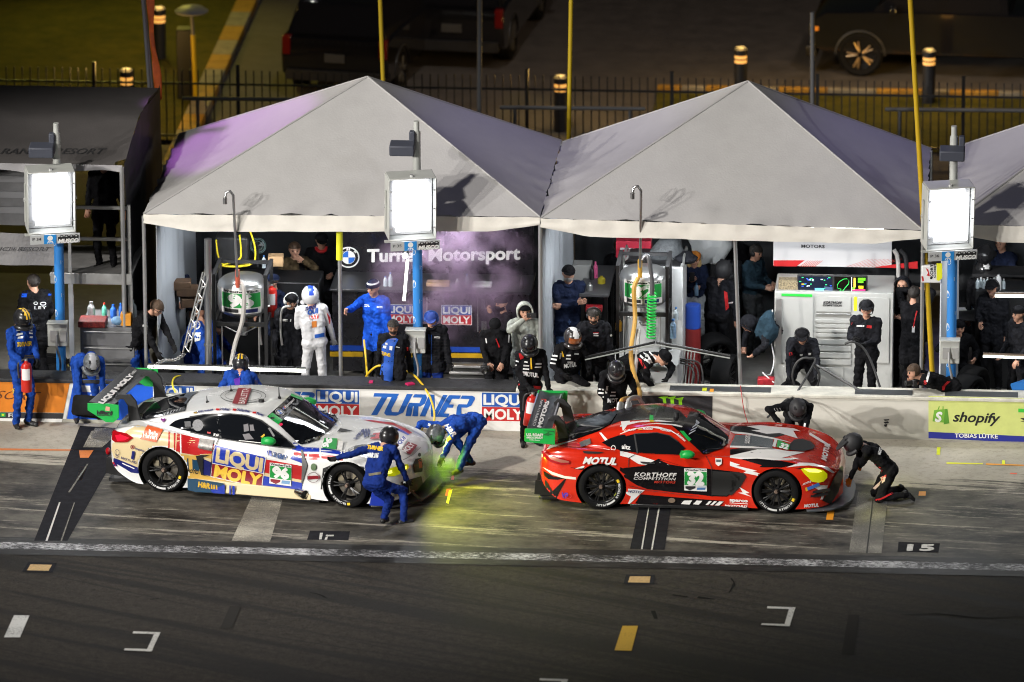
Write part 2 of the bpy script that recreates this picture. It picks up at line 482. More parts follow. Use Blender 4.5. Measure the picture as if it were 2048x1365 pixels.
# --- the painted line between pit boxes and lane, and the marks on both sides of it
mb = MB(); mb.poly([(-60, -6.16, .004), (60, -6.16, .004), (60, -5.86, .004), (-60, -5.86, .004)], worn_paint('line_paint', (.62, .62, .64), .49, 16, (.02, .02, .022), .07, (.6, 2.5, 1)))
struct('pit_lane_line', mb)
mb = MB(); mb.poly([(-60, -5.86, .0035), (60, -5.86, .0035), (60, -5.62, .0035), (-60, -5.62, .0035)], worn_paint('line_rubber', (.06, .06, .06), .5, 4, (.018, .018, .018), .1, (.5, 3, 1)))
mb.poly([(-60, -6.42, .0035), (60, -6.42, .0035), (60, -6.16, .0035), (-60, -6.16, .0035)], _mats.get('x') or worn_paint('line_rubber_track', (.045, .043, .042), .5, 4, (.012, .012, .012), .1, (.5, 3, 1)))
struct('rubber_band', mb)
def mark(name, quads, z=.004):
    mb = MB()
    for i, (pts, m) in enumerate(quads): mb.poly([G(x, y, z + i * .0025) for x, y in pts][::-1], m)
    return struct(name, mb)
W1 = worn_paint('paint_white', (.62, .61, .58), .36, 30, (.06, .055, .05), .12)
W2 = worn_paint('paint_white_ribbed', (.60, .56, .46), .455, 22, (.10, .095, .085), .16, (5, .8, 1))
W3 = worn_paint('paint_grey_ribbed', (.46, .44, .37), .48, 22, (.10, .095, .085), .16, (6, .8, 1))
BK = M('paint_black', (.018, .018, .022), .9, spec=.1, var=.4, vscale=8)
OR = worn_paint('paint_orange', (.62, .20, .06), .34, 20, (.1, .08, .07), .1)
YE = worn_paint('paint_yellow', (.60, .36, .03), .36, 26, (.08, .07, .04), .1)
mark('stall_stripe', [([(160, 852), (262, 858), (135, 1082), (68, 1082)], BK), ([(190, 856), (250, 858), (203, 878), (181, 878)], W2), ([(183, 862), (243, 862), (204, 895), (166, 895)], W2),
                      ([(174, 928), (177, 928), (140, 985), (136, 985)], W3), ([(118, 1005), (121, 1005), (95, 1082), (91, 1082)], W1), ([(148, 1005), (150, 1005), (124, 1082), (121, 1082)], W3)])
mark('stall_stripe', [([(505, 990), (566, 996), (540, 1084), (463, 1082)], W2)])
mark('stall_stripe', [([(1279, 1010), (1342, 1014), (1329, 1100), (1260, 1098)], BK), ([(1297, 1012), (1299, 1012), (1285, 1099), (1282, 1099)], W1), ([(1317, 1014), (1320, 1014), (1305, 1100), (1302, 1100)], W1)])
mark('stall_stripe', [([(1716, 985), (1776, 990), (1763, 1107), (1698, 1105)], W3), ([(1746, 990), (1748, 990), (1735, 1107), (1732, 1107)], M('crack', (.03, .03, .03), .9))])
mark('tape_line', [([(0, 897), (185, 900), (185, 902), (0, 901)], OR), ([(158, 901), (187, 901), (177, 916), (160, 916)], OR)])
mark('tape_square', [([(160, 933), (174, 933), (164, 961), (152, 961)], OR)])
FY = M('tape_fluo_yellow', (.75, .80, .02), .5); FO = M('tape_orange', (.85, .33, .02), .5); FR = M('tape_red', (.8, .08, .03), .5); FP = M('tape_pink', (.75, .05, .12), .5)
mark('tape_square', [([(1655, 1021), (1669, 1021), (1666, 1040), (1652, 1040)], FO)])
mark('tape_square', [([(1838, 983), (1852, 983), (1851, 992), (1837, 992)], FO)])
mark('tape_line', [([(1893, 925), (1966, 927), (1966, 929), (1893, 928)], FY), ([(1972, 927), (2048, 930), (2048, 932), (1972, 930)], FO), ([(2004, 921), (2010, 921), (2010, 929), (2004, 929)], FY)])
mark('tape_square', [([(1874, 895), (1881, 895), (1880, 910), (1873, 910)], FY)])
mark('tape_line', [([(2021, 946), (2034, 947), (2034, 949), (2020, 948)], FR)])
mark('tape_square', [([(893, 978), (902, 978), (898, 992), (890, 992)], FP), ([(898, 982), (905, 979), (897, 1008), (892, 1006)], FY)])
mark('tape_square', [([(903, 953), (908, 949), (908, 960), (902, 960)], FP)])
mark('stall_number', [([(1797, 1084), (1880, 1087), (1877, 1105), (1795, 1104)], BK)])
mark('stall_number', [([(620, 1062), (700, 1063), (697, 1081), (614, 1080)], BK), ([(640, 1066), (646, 1066), (643, 1079), (638, 1079)], W1), ([(652, 1070), (668, 1070), (667, 1073), (651, 1073)], W1), ([(651, 1075), (656, 1073), (654, 1080), (649, 1080)], W1)])
tag(decal('stall_number_figures', None, [T('15', (1815, 1102), (1866, 1102), (2, -12), W1, .05, 0, 1.15)], on_plane(Z=.009)), kind='structure')
LG = M('lane_gold', (.50, .33, .14), .7, var=.35, vscale=30)
mark('lane_marker', [([(57, 1124), (114, 1126), (105, 1146), (44, 1144)], BK), ([(61, 1129), (104, 1130), (97, 1142), (54, 1141)], LG)])
mark('lane_marker', [([(1252, 1149), (1310, 1150), (1308, 1169), (1247, 1168)], BK), ([(1260, 1153), (1301, 1153), (1299, 1166), (1256, 1165)], LG)])
mark('grid_box', [([(28, 1231), (59, 1231), (40, 1275), (8, 1275)], worn_paint('paint_grid', (.62, .62, .60), .38, 18, (.09, .09, .09), .12, (3, 1, 1)))])
mark('grid_bracket', [([(267, 1263), (321, 1265), (319, 1269), (265, 1267)], W1), ([(310, 1265), (321, 1265), (303, 1303), (292, 1303)], W1), ([(250, 1297), (306, 1299), (303, 1303), (248, 1301)], W1)])
mark('grid_bracket', [([(1535, 1213), (1591, 1215), (1590, 1219), (1534, 1217)], W1), ([(1579, 1215), (1591, 1215), (1579, 1253), (1568, 1252)], W1), ([(1524, 1247), (1581, 1249), (1579, 1253), (1522, 1250)], W1)])
mark('grid_bracket', [([(1080, 1357), (1136, 1359), (1135, 1363), (1079, 1361)], W1), ([(1124, 1359), (1136, 1359), (1122, 1400), (1110, 1400)], W1)])
mark('grid_box', [([(1245, 1252), (1276, 1252), (1263, 1302), (1229, 1301)], worn_paint('paint_gold', (.55, .34, .04), .36, 34, (.08, .06, .03), .1))])
mark('faint_mark', [([(460, 1212), (482, 1214), (463, 1258), (440, 1257)], M('faint_mark', (.030, .028, .026), .9, spec=.1))])
mark('faint_mark', [([(1697, 1229), (1719, 1230), (1708, 1310), (1683, 1310)], _mats['faint_mark'])])
def smear(name, pts, w, z=.003):
    mb = MB(); q = catmull([G(x, y, z) for x, y in pts], 6); L = []; Rr = []
    for i, p in enumerate(q):
        d = (q[min(i + 1, len(q) - 1)] - q[max(0, i - 1)]).normalized(); s = Vector((-d.y, d.x, 0)); k = w * (.5 + .5 * noise.noise(p * 6)) * math.sin(math.pi * (i + .5) / len(q)) ** .5
        L.append(p + s * k); Rr.append(p - s * k)
    for i in range(len(q) - 1): mb.poly([L[i], Rr[i], Rr[i + 1], L[i + 1]], M('oil_black', (.01, .01, .01), .85, spec=.1))
    return struct(name, mb)
for pts, w in (([(1474, 1128), (1482, 1134), (1490, 1141)], .05), ([(1462, 1157), (1468, 1168), (1458, 1186)], .05), ([(1306, 1222), (1312, 1238)], .07), ([(620, 1185), (640, 1190), (655, 1198)], .03),
               ([(300, 1199), (318, 1197)], .03), ([(1800, 1230), (1880, 1228), (1960, 1236), (2048, 1233)], .03), ([(1395, 1195), (1430, 1199)], .08), ([(1345, 1190), (1375, 1194)], .06)):
    smear('oil_smear', pts, w)

# ================================================================ PIT WALL
WHITE = M('white', (.80, .80, .78), .5); BLACK = M('black', (.012, .012, .013), .5); LQ_BLUE = M('lq_blue', (.012, .09, .42), .45); LQ_RED = M('lq_red', (.52, .02, .02), .45)
M_WALL = None
def wall_mat():
    n = NT('wall_paint', .6)
    a = n.noise((1.2, 1.2, 3), detail=8, rough=.7); b = n.noise((1.1, 1, .5), detail=5, k=1.0, loc=(5, 2, 1)); z = n.axis(2)
    col = n.mix(n.rng(a, .35, .7, 0, .35), (.66, .64, .58), (.45, .43, .37))
    dirt = n.op('MULTIPLY', n.rng(n.op('ADD', n.op('MULTIPLY', z, -1.2), b), .05, .42), .55)
    col = n.mix(dirt, col, (.20, .20, .15))
    return n.out(col, None, a, .25, .02)
M_WALL = wall_mat()
wall = thing('pit_wall', 'low white concrete pit wall with painted sponsor panels behind the two race cars', 'wall', (0, .2, 0))
mb = MB(); mb.span((-20, 0, -.02), (20, .40, .63), M_WALL); obj('wall_block', mb, wall, bevel=.012)
RUB = M('rubber_cap', (.03, .03, .033), .6, var=.5, vscale=9, bump=.3, bscale=40)
mb = MB(); mb.span((-20, -.03, .63), (.06, .46, .69), RUB); obj('rubber_cap', mb, wall, bevel=.015)
CAPM = M('wall_cap', (.62, .60, .53), .6, var=.25, vscale=4)
mb = MB(); mb.span((.065, -.03, .63), (20, .44, .685), CAPM); obj('concrete_cap', mb, wall, bevel=.012)
GI = M('cap_insert', (.055, .06, .065), .6, var=.3)
mb = MB()
for x0, x1 in ((1340, 1542), (1710, 1825), (1890, 2036)):
    a, b = P(x0, 782, .2), P(x1, 786, .2); mb.span((a.x, .05, .685), (b.x, .30, .692), GI)
obj('cap_insert', mb, wall)
mb = MB(); mb.poly([G(1405, 776, .693), G(1414, 776, .693), G(1413, 782, .693), G(1404, 782, .693)][::-1], FY); mb.poly([G(1420, 778, .693), G(1428, 778, .693), G(1427, 784, .693), G(1419, 784, .693)][::-1], FO)
obj('tape_patch', mb, wall)
w = on_plane(Y=0)
def panel(items, off=.004, name='banner'): return decal(name, wall, items, w, off=off)
OG = M('panel_orange', (.72, .22, .015), .5, var=.08); PB = M('panel_blue', (.01, .10, .62), .45, var=.08); WP = M('panel_white', (.76, .75, .72), .5, var=.08, vscale=4); BK2 = M('panel_black', (.03, .03, .035), .5)
panel([Q([(-60, 758), (140, 764), (127, 826), (-60, 823)], OG), Q([(-60, 824), (127, 827), (125, 838), (-60, 836)], BK2), Q([(-60, 836), (125, 838), (123, 846), (-60, 845)], WHITE), Q([(142, 762), (148, 762), (132, 838), (126, 838)], WHITE),
       T('RESORT', (-48, 797), (79, 801), (4, -17), M('panel_ink', (.12, .03, .01), .5), -.004, .35), T('FR', (17, 834), (34, 835), 7, WHITE, .02), Q([(1, 826), (11, 826), (11, 834), (1, 834)], M('flag_green', (.02, .35, .08), .5)), Q([(3, 830), (6, 827.5), (9, 830), (6, 832.5)], FY)], name='orange_banner')
panel([Q([(148, 758), (330, 763), (330, 842), (134, 838)], PB), Q([(162, 771), (205, 773), (199, 784), (176, 832), (162, 832), (183, 785), (160, 784)], WHITE)], name='blue_banner')
panel([Q([(300, 764), (1040, 781), (1040, 863), (300, 846)], WP)], .002, 'white_banner')
def liqui(x0, y0, x1, y1, hit, parent, X=None, name='logo_panel', off=.006, sk=0.0, step=0, wm=WHITE):
    """blue over red sponsor panel with its two words; corners on pixels, sk = slope of its rows"""
    W, H = x1 - x0, y1 - y0; f = lambda u, v: (x0 + W * u, y0 + H * v + W * u * sk)
    it = [Q([f(0, 0), f(1, 0), f(1, 1), f(0, 1)], wm), Q([f(.02, .025), f(.98, .025), f(.98, .495), f(.02, .495)], LQ_BLUE), Q([f(.02, .505), f(.98, .505), f(.98, .975), f(.02, .975)], LQ_RED),
          T('LIQUI', f(.06, .42), f(.94, .42), H * .33, wm, .035), T('MOLY', f(.07, .91), f(.93, .91), H * .33, wm, .035)]
    return decal(name, parent, it, hit, X, off=off, step=step)
liqui(630, 778, 720, 836, w, wall, sk=.018)
liqui(962, 784, 1052, 843, w, wall, sk=.018)
liqui(306, 770, 390, 828, w, wall, sk=.018)
def turner(parent, hit, A, mat, off=.006, name='lettering', X=None):
    """the word TURNER built from slanted bars inside the unit box mapped by A(u, v)"""
    it = []
    def bar(pts): it.append(Q([A(x, y) for x, y in pts], mat))
    s = lambda x, y: (x + (1 - y) * .07, y)
    def b(*pts): bar([s(*p) for p in pts])
    b((.0, 0), (.27, 0), (.26, .16), (.0, .16)); b((.09, .16), (.155, .16), (.10, 1), (.035, 1))            # T
    b((.20, .16), (.265, .16), (.235, .72), (.175, .72)); b((.175, .72), (.235, .72), (.25, .84), (.32, .84), (.31, 1), (.20, 1), (.17, .9)); b((.355, 0), (.42, 0), (.375, .85), (.31, 1), (.32, .84))   # U
    b((.44, 0), (.56, 0), (.585, .15), (.43, .15)); b((.53, .15), (.585, .15), (.58, .42), (.54, .55), (.40, .55), (.41, .40), (.52, .40)); b((.40, .55), (.46, .55), (.47, 1), (.41, 1)); b((.47, .55), (.52, .55), (.545, 1), (.485, 1))   # R
    b((.60, 0), (.655, 0), (.625, 1), (.565, 1)); b((.61, 0), (.655, 0), (.735, 1), (.69, 1)); b((.75, 0), (.80, 0), (.745, 1), (.70, 1))    # N
    b((.82, 0), (.945, 0), (.94, .16), (.80, .16)); b((.79, .42), (.90, .42), (.895, .57), (.78, .57)); b((.76, .84), (.88, .84), (.875, 1), (.745, 1)); b((.80, .16), (.86, .16), (.82, .84), (.76, .84))   # E
    b((.96, 0), (1.07, 0), (1.10, .06), (1.11, .15), (.95, .15)); b((1.05, .15), (1.11, .15), (1.09, .45), (1.05, .55), (.94, .55), (.95, .40), (1.04, .40)); b((.94, .55), (.99, .55), (1.02, 1), (.96, 1))   # R
    return decal(name, parent, it, hit, X, off=off)
TB = M('turner_blue', (.015, .12, .50), .45)
turner(wall, w, lambda u, v: (736 + u * 183, 786 + v * 44 + u * 5), TB)
turner(wall, w, lambda u, v: (425 + u * 175, 779 + v * 42 + u * 5), TB)
panel([Q([(1262, 792), (1425, 792), (1424, 870), (1262, 868)], BK2)], name='black_banner')
MG = M('claw_green', (.30, .75, .02), .5)
X7 = crop(1000, 440, 2.9675)
decal('claw_emblem', wall, [Q([(938, 1052), (1000, 1045), (985, 1062), (990, 1108), (978, 1085), (972, 1100), (965, 1062)], MG), Q([(985, 1055), (1045, 1046), (1032, 1064), (1035, 1110), (1022, 1090), (1014, 1104), (1012, 1064)], MG), Q([(1035, 1060), (1090, 1052), (1080, 1075), (1082, 1112), (1070, 1095), (1062, 1108), (1060, 1070)], MG)], w, X7, off=.008)
SY = M('panel_lime', (.62, .68, .22), .5, var=.06); SB = M('panel_navy', (.02, .03, .28), .5)
X9 = crop(1698, 440, 2.9686)
panel2 = lambda it, off, name: decal(name, wall, it, w, X9, off=off)
panel2([Q([(472, 1045), (1160, 1062), (1160, 1290), (472, 1258)], SY), Q([(472, 1258), (1160, 1290), (1160, 1328), (472, 1296)], SB)], .004, 'lime_banner')
BAGG = M('bag_green', (.17, .42, .04), .5); BAGD = M('bag_dark_green', (.10, .30, .03), .5)  # darker green side of the printed bag emblem
panel2([Q([(505, 1130), (585, 1122), (596, 1208), (496, 1196)], BAGG), Q([(570, 1124), (585, 1122), (596, 1208), (562, 1214)], BAGD)] + [('p', [(525 + 30 * k, 1128), (531 + 30 * k, 1128), (540 + 22 * k, 1108), (534 + 22 * k, 1106)], BAGG) for k in (0, 1)] +
       [T('S', (512, 1196), (552, 1197), 54, WHITE, .05, .2), T('shopify', (616, 1196), (900, 1206), 58, BLACK, .02, .3), T('TOBIAS LÜTKE', (628, 1291), (884, 1297), 23, WHITE, .02),
        Q([(1005, 1120), (1160, 1128), (1160, 1148), (1005, 1142)], M('flag_lime', (.05, .55, .05), .5)), Q([(1160, 1180), (1015, 1200), (1040, 1190), (1015, 1176)], BLACK)], .006, 'lettering')
panel2([Q([(205, 1185), (240, 1183), (236, 1190), (212, 1193)], BLACK), Q([(204, 1200), (232, 1196), (238, 1206), (214, 1210)], BLACK), Q([(208, 1215), (228, 1212), (222, 1230), (210, 1226)], BLACK)], .004, 'scuff_mark')

# ================================================================ TENTS
def canvas(name, c, var=.06):
    return M(name, c, .75, var=var, vscale=3, bump=.12, bscale=30)
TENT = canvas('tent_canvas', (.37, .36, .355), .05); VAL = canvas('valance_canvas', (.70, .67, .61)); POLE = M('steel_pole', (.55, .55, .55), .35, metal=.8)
def tent(label, fl, fr, yb, peak, zb=None, val=.24, Yf=.7, roof=TENT, valm=VAL, poles=(), sag=.05, seed=0):
    """pyramid frame tent: front eave corners given by pixel, back edge at depth yb, peak point"""
    a, b = P(*fl, Yf), P(*fr, Yf); zb = zb or (a.z + b.z) / 2
    c, d = Vector((b.x, yb, zb)), Vector((a.x, yb, zb)); k = Vector(peak)
    t = thing('frame_tent', label, 'tent', ((a.x + b.x) / 2, (Yf + yb) / 2, 0), 'white frame tents over the pit stalls')
    mb = MB(); cor = [a, b, c, d]
    for i in range(4):
        p, q = cor[i], cor[(i + 1) % 4]; nrm = (q - p).cross(k - p).normalized()
        if nrm.z < 0: nrm = -nrm
        def f(u, v, p=p, q=q, nrm=nrm, i=i):
            w_ = (p.lerp(q, u)).lerp(k, v)
            e = math.sin(math.pi * u) * (1 - v)
            side = 1.0 if i in (1, 3) else .35
            dz = -sag * side * 2.6 * math.sin(math.pi * v) * math.sin(math.pi * u)
            wr = .055 * noise.noise(Vector((w_.x * 2.3 + seed, w_.y * 2.3, 4 * v))) * e * math.exp(-v * 4)
            wr += .085 * noise.noise(Vector((w_.x * 9 + seed, w_.y * 5, 20 * v))) * e * math.exp(-v * 14)
            return w_ + nrm * (dz + wr)
        mb.grid(f, 40, 20, roof)
    o = obj('canopy', mb, t, ang=50)
    sm = MB()
    for p in cor: sm.cyl(p, k, .016, roof, n=6)
    obj('seams', sm, t)
    for i in (0, 2):
        p, q = cor[i], cor[(i + 1) % 4]; out = Vector(((q - p).y, -(q - p).x, 0)).normalized()
        def g(u, v, p=p, q=q, out=out):
            w_ = p.lerp(q, u); h = val * (1 + .10 * math.sin(u * 3.1 + 1) + .05 * noise.noise(w_ * 1.7)) * (.55 + .45 * min(1, 8 * u, 8 * (1 - u)))
            return w_ + Vector((0, 0, -h * v)) + out * (.03 + .03 * noise.noise(Vector((w_.x * 3, w_.y * 3, v * 2 + seed))) * v + .012 * math.sin(u * 90) * (1 - v))
        m2 = MB(); m2.grid(g, 60, 6, valm); obj('valance', m2, t, ang=60)
    for pz in poles:
        m3 = MB(); m3.cyl(pz[0], pz[1], .03, POLE, n=10); obj('pole', m3, t)
    for p in cor: obj('pole', MB().cyl((p.x, p.y, 0), (p.x, p.y, p.z - .03), .03, POLE, n=10), t)
    return t
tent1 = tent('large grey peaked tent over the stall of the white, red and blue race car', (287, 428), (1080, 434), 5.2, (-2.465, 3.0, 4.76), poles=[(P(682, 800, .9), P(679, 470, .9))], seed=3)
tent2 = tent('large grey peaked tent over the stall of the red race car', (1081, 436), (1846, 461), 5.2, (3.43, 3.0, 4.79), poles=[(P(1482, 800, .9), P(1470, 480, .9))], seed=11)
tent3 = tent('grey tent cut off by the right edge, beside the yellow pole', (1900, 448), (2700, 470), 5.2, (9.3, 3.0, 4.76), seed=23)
def curtain(label, path, z0, z1, mat, amp=.06, waves=14, n=90, name='tent_curtain', grp=None):
    pts = catmull(path, 12); L = len(pts) - 1
    def f(u, v):
        i = min(int(u * L), L - 1); p = pts[i].lerp(pts[i + 1], u * L - i); d = (pts[i + 1] - pts[i]).normalized(); s = Vector((-d.y, d.x, 0))
        k = amp * (math.sin(u * waves * 6.28 + 1.3 * math.sin(u * 17)) + .6 * noise.noise(Vector((u * 20, v * 1.5, 3)))) * (.4 + .6 * v)
        return Vector((p.x, p.y, z1 + (z0 - z1) * v)) + s * k
    mb = MB(); mb.grid(f, n, 10, mat)
    o = obj(name, mb, None, ang=70, solid=.004); return tag(o, label, 'curtain', grp)
CUR = canvas('curtain_white', (.44, .47, .51), .04)
curtain('white side curtain hanging at the left edge of the tent of the white car', [(-5.52, .85, 0), (-5.5, 1.5, 0), (-5.4, 2.6, 0), (-5.35, 4.2, 0)], .02, 3.05, CUR, .03, 5)
curtain('white curtain gathered where the two big tents meet', [(.40, .85, 0), (.44, 1.6, 0), (.48, 2.6, 0), (.62, 3.9, 0)], .02, 3.05, CUR, .07, 7)
curtain('narrow white curtain behind the yellow post at the right tent corner', [(6.50, 1.1, 0), (6.62, 1.8, 0), (6.7, 2.6, 0)], .02, 3.0, CUR, .04, 5)
DARK = M('tent_back', (.018, .02, .024), .8, var=.4)
curtain('dark back drape closing the left big tent', [(-5.5, 5.1, 0), (-2, 5.15, 0), (.3, 5.1, 0)], .02, 3.1, DARK, .05, 12)
curtain('dark back drape closing the tent of the red car', [(.6, 5.1, 0), (3, 5.15, 0), (6.2, 5.1, 0)], .02, 3.1, DARK, .05, 12)
curtain('dark back drape closing the tent at the right edge', [(6.5, 5.1, 0), (9, 5.15, 0), (12, 5.1, 0)], .02, 3.1, DARK, .05, 12)
# --- the low dark tent of the next team, over its two-level pit cart
GT = canvas('dark_canvas', (.075, .068, .066)); GTV = canvas('valance_grey', (.34, .33, .34)); BLKC = canvas('black_canvas', (.016, .016, .02))
t = thing('awning_tent', 'dark grey awning with flat top and black side drape at the left edge', 'tent', (-8.5, 3, 0))
def roofp(u, v):
    prof = [(1.0, 3.82), (1.6, 3.93), (2.4, 4.04), (3.0, 4.1), (4.2, 3.97), (5.6, 3.82)]
    q = catmull([(0, a, b) for a, b in prof], 4); i = min(int(v * (len(q) - 1)), len(q) - 2); p = q[i].lerp(q[i + 1], v * (len(q) - 1) - i)
    x = -13 + u * (13 - 6.02 + (-.15 if v < .05 else 0))
    return Vector((x, p.y, p.z - .10 * abs(math.sin(u * 3 * math.pi)) * math.sin(math.pi * min(1, v * 1.6)) ** 2 + .015 * noise.noise(Vector((x * 3, p.y * 3, 0)))))
mb = MB(); mb.grid(roofp, 60, 24, GT); rb = bvh_of(mb); obj('roof', mb, t, ang=60)
mb = MB(); mb.grid(lambda u, v: Vector((-13 + u * 6.95, .98 + .02 * math.sin(u * 60) * v, 3.83 - .12 * v * (1 + .3 * math.sin(u * 25)))), 80, 4, GTV); obj('valance', mb, t, ang=70)
mb = MB(); mb.grid(lambda u, v: Vector((-6.03 + .05 * math.sin(u * 20) * (1 - v) + .03 * noise.noise(Vector((u * 9, v * 3, 1))), 1.05 + u * 4.5, .05 + v * (3.76 + .25 * math.sin(min(1, u * 1.1) * 2.8)))), 40, 10, BLKC); obj('side_drape', mb, t, ang=70)
mb = MB(); mb.cyl((-6.06, 1.0, 0), (-6.06, 1.0, 3.8), .035, M('post_grey', (.4, .4, .4), .4, metal=.6)); obj('post', mb, t)
decal('lettering', t, [T('RANCH RESORT', (0, 309), (210, 309), (4, -11), M('ink_dark', (.03, .03, .032), .7), .01, .3)], on_mesh(rb), off=.006, step=6)

# ================================================================ FLOODLIGHT POLES ON THE WALL
LAMPGREY = M('lamp_housing', (.52, .53, .50), .45, metal=.2, var=.06); WRAP = M('pole_wrap_blue', (.03, .22, .62), .45); LENS = M('lamp_lens', '#ffffff', .2, emit='#f4f7ff', es=5.0); SIGN = M('lamp_sign', (.46, .47, .47), .5); INNER = M('lamp_reflector', (.7, .7, .7), .25, metal=.6)
FPLB = M('sign_blue', (.02, .24, .62), .5)
def flood(px, code, label, top_px, dx):
    base = P(px, 800, .62); X, Y = base.x, .62
    t = thing('floodlight_pole', label, 'floodlight', (X, Y, 0), 'pit wall floodlight poles')
    hy = Y - .32
    mb = MB(); mb.cyl((X, Y, 0), (X, Y, 3.0), .075, WRAP, n=20); obj('wrapped_pole', mb, t)
    mb = MB()
    rnd = random.Random(px)
    for k in range(11):
        z = .25 + k * .27 + rnd.uniform(-.03, .03); a = (-1) ** k * .9 + rnd.uniform(-.2, .2); r = .0765
        if k % 2: pts = [(a + .55 * math.cos(q) * .9, z + .06 * math.sin(q)) for q in np.linspace(0, 6.0, 12)]
        else: pts = [(a + .3 * c, z + .035 * s_) for c, s_ in ((-1, 1), (1, .3), (-1, -1))]
        mb.poly([(X + r * math.sin(p), Y - r * math.cos(p), zz) for p, zz in pts], WHITE)
    obj('wrap_pattern', mb, t)
    mb = MB(); mb.cyl((X, Y, 3.0), (X, Y, top_px), .062, LAMPGREY, n=18); mb.cyl((X, Y, top_px), (X, Y, top_px + .16), .045, LAMPGREY, n=14); obj('mast', mb, t)
    sp = M('speaker_dark', (.05, .055, .075), .6)
    mb = MB(); mb.box((X - .20 + dx, Y - .18, top_px - .22), (.38, .26, .17), sp, Matrix.Rotation(R(8), 3, 'X')); mb.box((X - .06 + dx, Y - .05, top_px - .1), (.09, .12, .24), sp); obj('loudspeaker', mb, t, bevel=.02)
    # housing: an open fronted box tipped a little downwards
    c = Vector((X - .07, hy, 3.47)); rt = Matrix.Rotation(R(15), 3, 'Z') @ Matrix.Rotation(R(4), 3, 'X'); q = lambda x, y, z: c + rt @ Vector((x, y, z))
    w2, h2, d2, th = .36, .49, .19, .02
    mb = MB()
    for a, b in (((0, .0, h2), (2 * w2, 2 * d2, th)), ((0, 0, -h2), (2 * w2, 2 * d2, th)), ((-w2, 0, 0), (th, 2 * d2, 2 * h2 - th)), ((w2, 0, 0), (th, 2 * d2, 2 * h2 - th)), ((0, d2, 0), (2 * w2 - th, th, 2 * h2 - th))):
        mb.box(q(*a), b, LAMPGREY, rt)
    obj('housing', mb, t, bevel=.012)
    mb = MB(); mb.box(q(0, .02, 0), (2 * w2 - .05, .01, 2 * h2 - .05), INNER, rt); obj('reflector', mb, t)
    mb = MB(); mb.box(q(.02, -.11, .0), (.53, .015, .76), LENS, rt); obj('lens', mb, t, bevel=.03)
    mb = MB()
    for s_ in (-1, 1):
        mb.box(q(s_ * (w2 + .025), .02, -.05), (.018, .06, .62), LAMPGREY, rt); mb.cyl(q(s_ * (w2 + .012), .02, .0), q(s_ * (w2 + .05), .02, .0), .03, INNER, n=8)
    mb.box(q(0, .02, -h2 - .08), (2 * w2 + .07, .05, .03), LAMPGREY, rt); mb.cyl((X, Y, 3.05), q(0, .1, -.1), .05, LAMPGREY); obj('yoke', mb, t)
    mb = MB(); mb.cyl(q(0, -.1, h2 + .01), q(0, -.1, h2 + .04), .03, INNER, n=8)
    for s_ in (-1, 1):
        for z in (-.3, 0, .3): mb.box(q(s_ * (w2 - .03), -d2 - .004, z), (.03, .012, .02), INNER, rt)
    obj('latches', mb, t)
    mb = MB(); mb.box(q(.04, -d2 - .02, -h2 - .085), (2 * w2 + .04, .012, .15), SIGN, rt); sg = obj('sign_plate', mb, t)
    o_ = q(.04, -d2 - .03, -h2 - .085); u_ = rt @ Vector((1, 0, 0)); v_ = rt @ Vector((0, 0, 1)); nn = rt @ Vector((0, -1, 0))
    # marks in plate metres
    hit = lambda a, b: (o_ + u_ * a + v_ * b, nn)
    it = [Q([(-.17, -.072), (.02, -.072), (.02, .072), (-.17, .072)], FPLB), ('p', ell(-.075, .018, .042, .042, 16), WHITE), ('t', 'FPL', (-.12, -.062), (-.02, -.062), (0, .032), WHITE, .03, .25, 1.0),
          ('t', code, (-.345, -.01), (-.215, -.01), (0, .045), BLACK, .0, 0, 1.0), Q([(.045, -.03), (.355, -.03), (.365, .045), (.045, .03)], BLACK), ('t', 'MUSCO', (.05, -.068), (.36, -.068), (0, .062), WHITE, .05, .2, 1.0)]
    it += [('p', ell(.10 + .075 * k, .038, .03, .022, 12), BLACK) for k in range(4)] + [('p', ell(.10 + .075 * k, .038, .016, .011, 10), SIGN) for k in range(4)]
    decal('lettering', sg, it, hit, off=.001)
    mb = MB(); mb.box((X - .02, Y - .15, 1.27), (.30, .14, .36), LAMPGREY); mb.box((X - .02, Y - .17, 1.46), (.32, .2, .02), LAMPGREY); cb = obj('control_box', mb, t, bevel=.012)
    mb = MB(); mb.box((X - .07, Y - .232, 1.26), (.11, .02, .17), INNER); mb.box((X + .07, Y - .232, 1.26), (.10, .02, .17), INNER); mb.tube([(X - .03, Y - .24, 1.28), (X - .02, Y - .3, 1.1), (X + .02, Y - .22, .8), (X - .06, Y - .15, .2)], .018, M('conduit', (.3, .3, .3), .5), smooth=6); obj('socket', mb, cb)
    mb = MB(); mb.box((X - .02, Y - .03, 2.86), (.22, .16, .16), LAMPGREY); mb.box((X + .2, Y - .02, 2.8), (.12, .1, .16), INNER); obj('junction_box', mb, t, bevel=.01)
    l = bpy.data.lights.new('lamp_glow', 'AREA'); l.shape = 'RECTANGLE'; l.size = .5; l.size_y = .75; l.energy = 48; l.color = (.95, .97, 1); l.spread = R(150)
    lo = bpy.data.objects.new('lamp_glow', l); COL.objects.link(lo); lo.location = q(.01, -d2 - .06, 0); lo.rotation_euler = (rt @ Vector((0, -1, -.25))).to_track_quat('-Z', 'Y').to_euler()
    attach(lo, t)
    return t
flood(124, 'P 34', 'floodlight marked P 34 on a blue wrapped pole at the left', 4.42, 0)
flood(837, 'P 35', 'floodlight marked P 35 on a blue wrapped pole in the middle tent opening', 4.55, 0)
flood(1901, 'P 36', 'floodlight marked P 36 on a blue wrapped pole near the right edge', 4.62, .18)
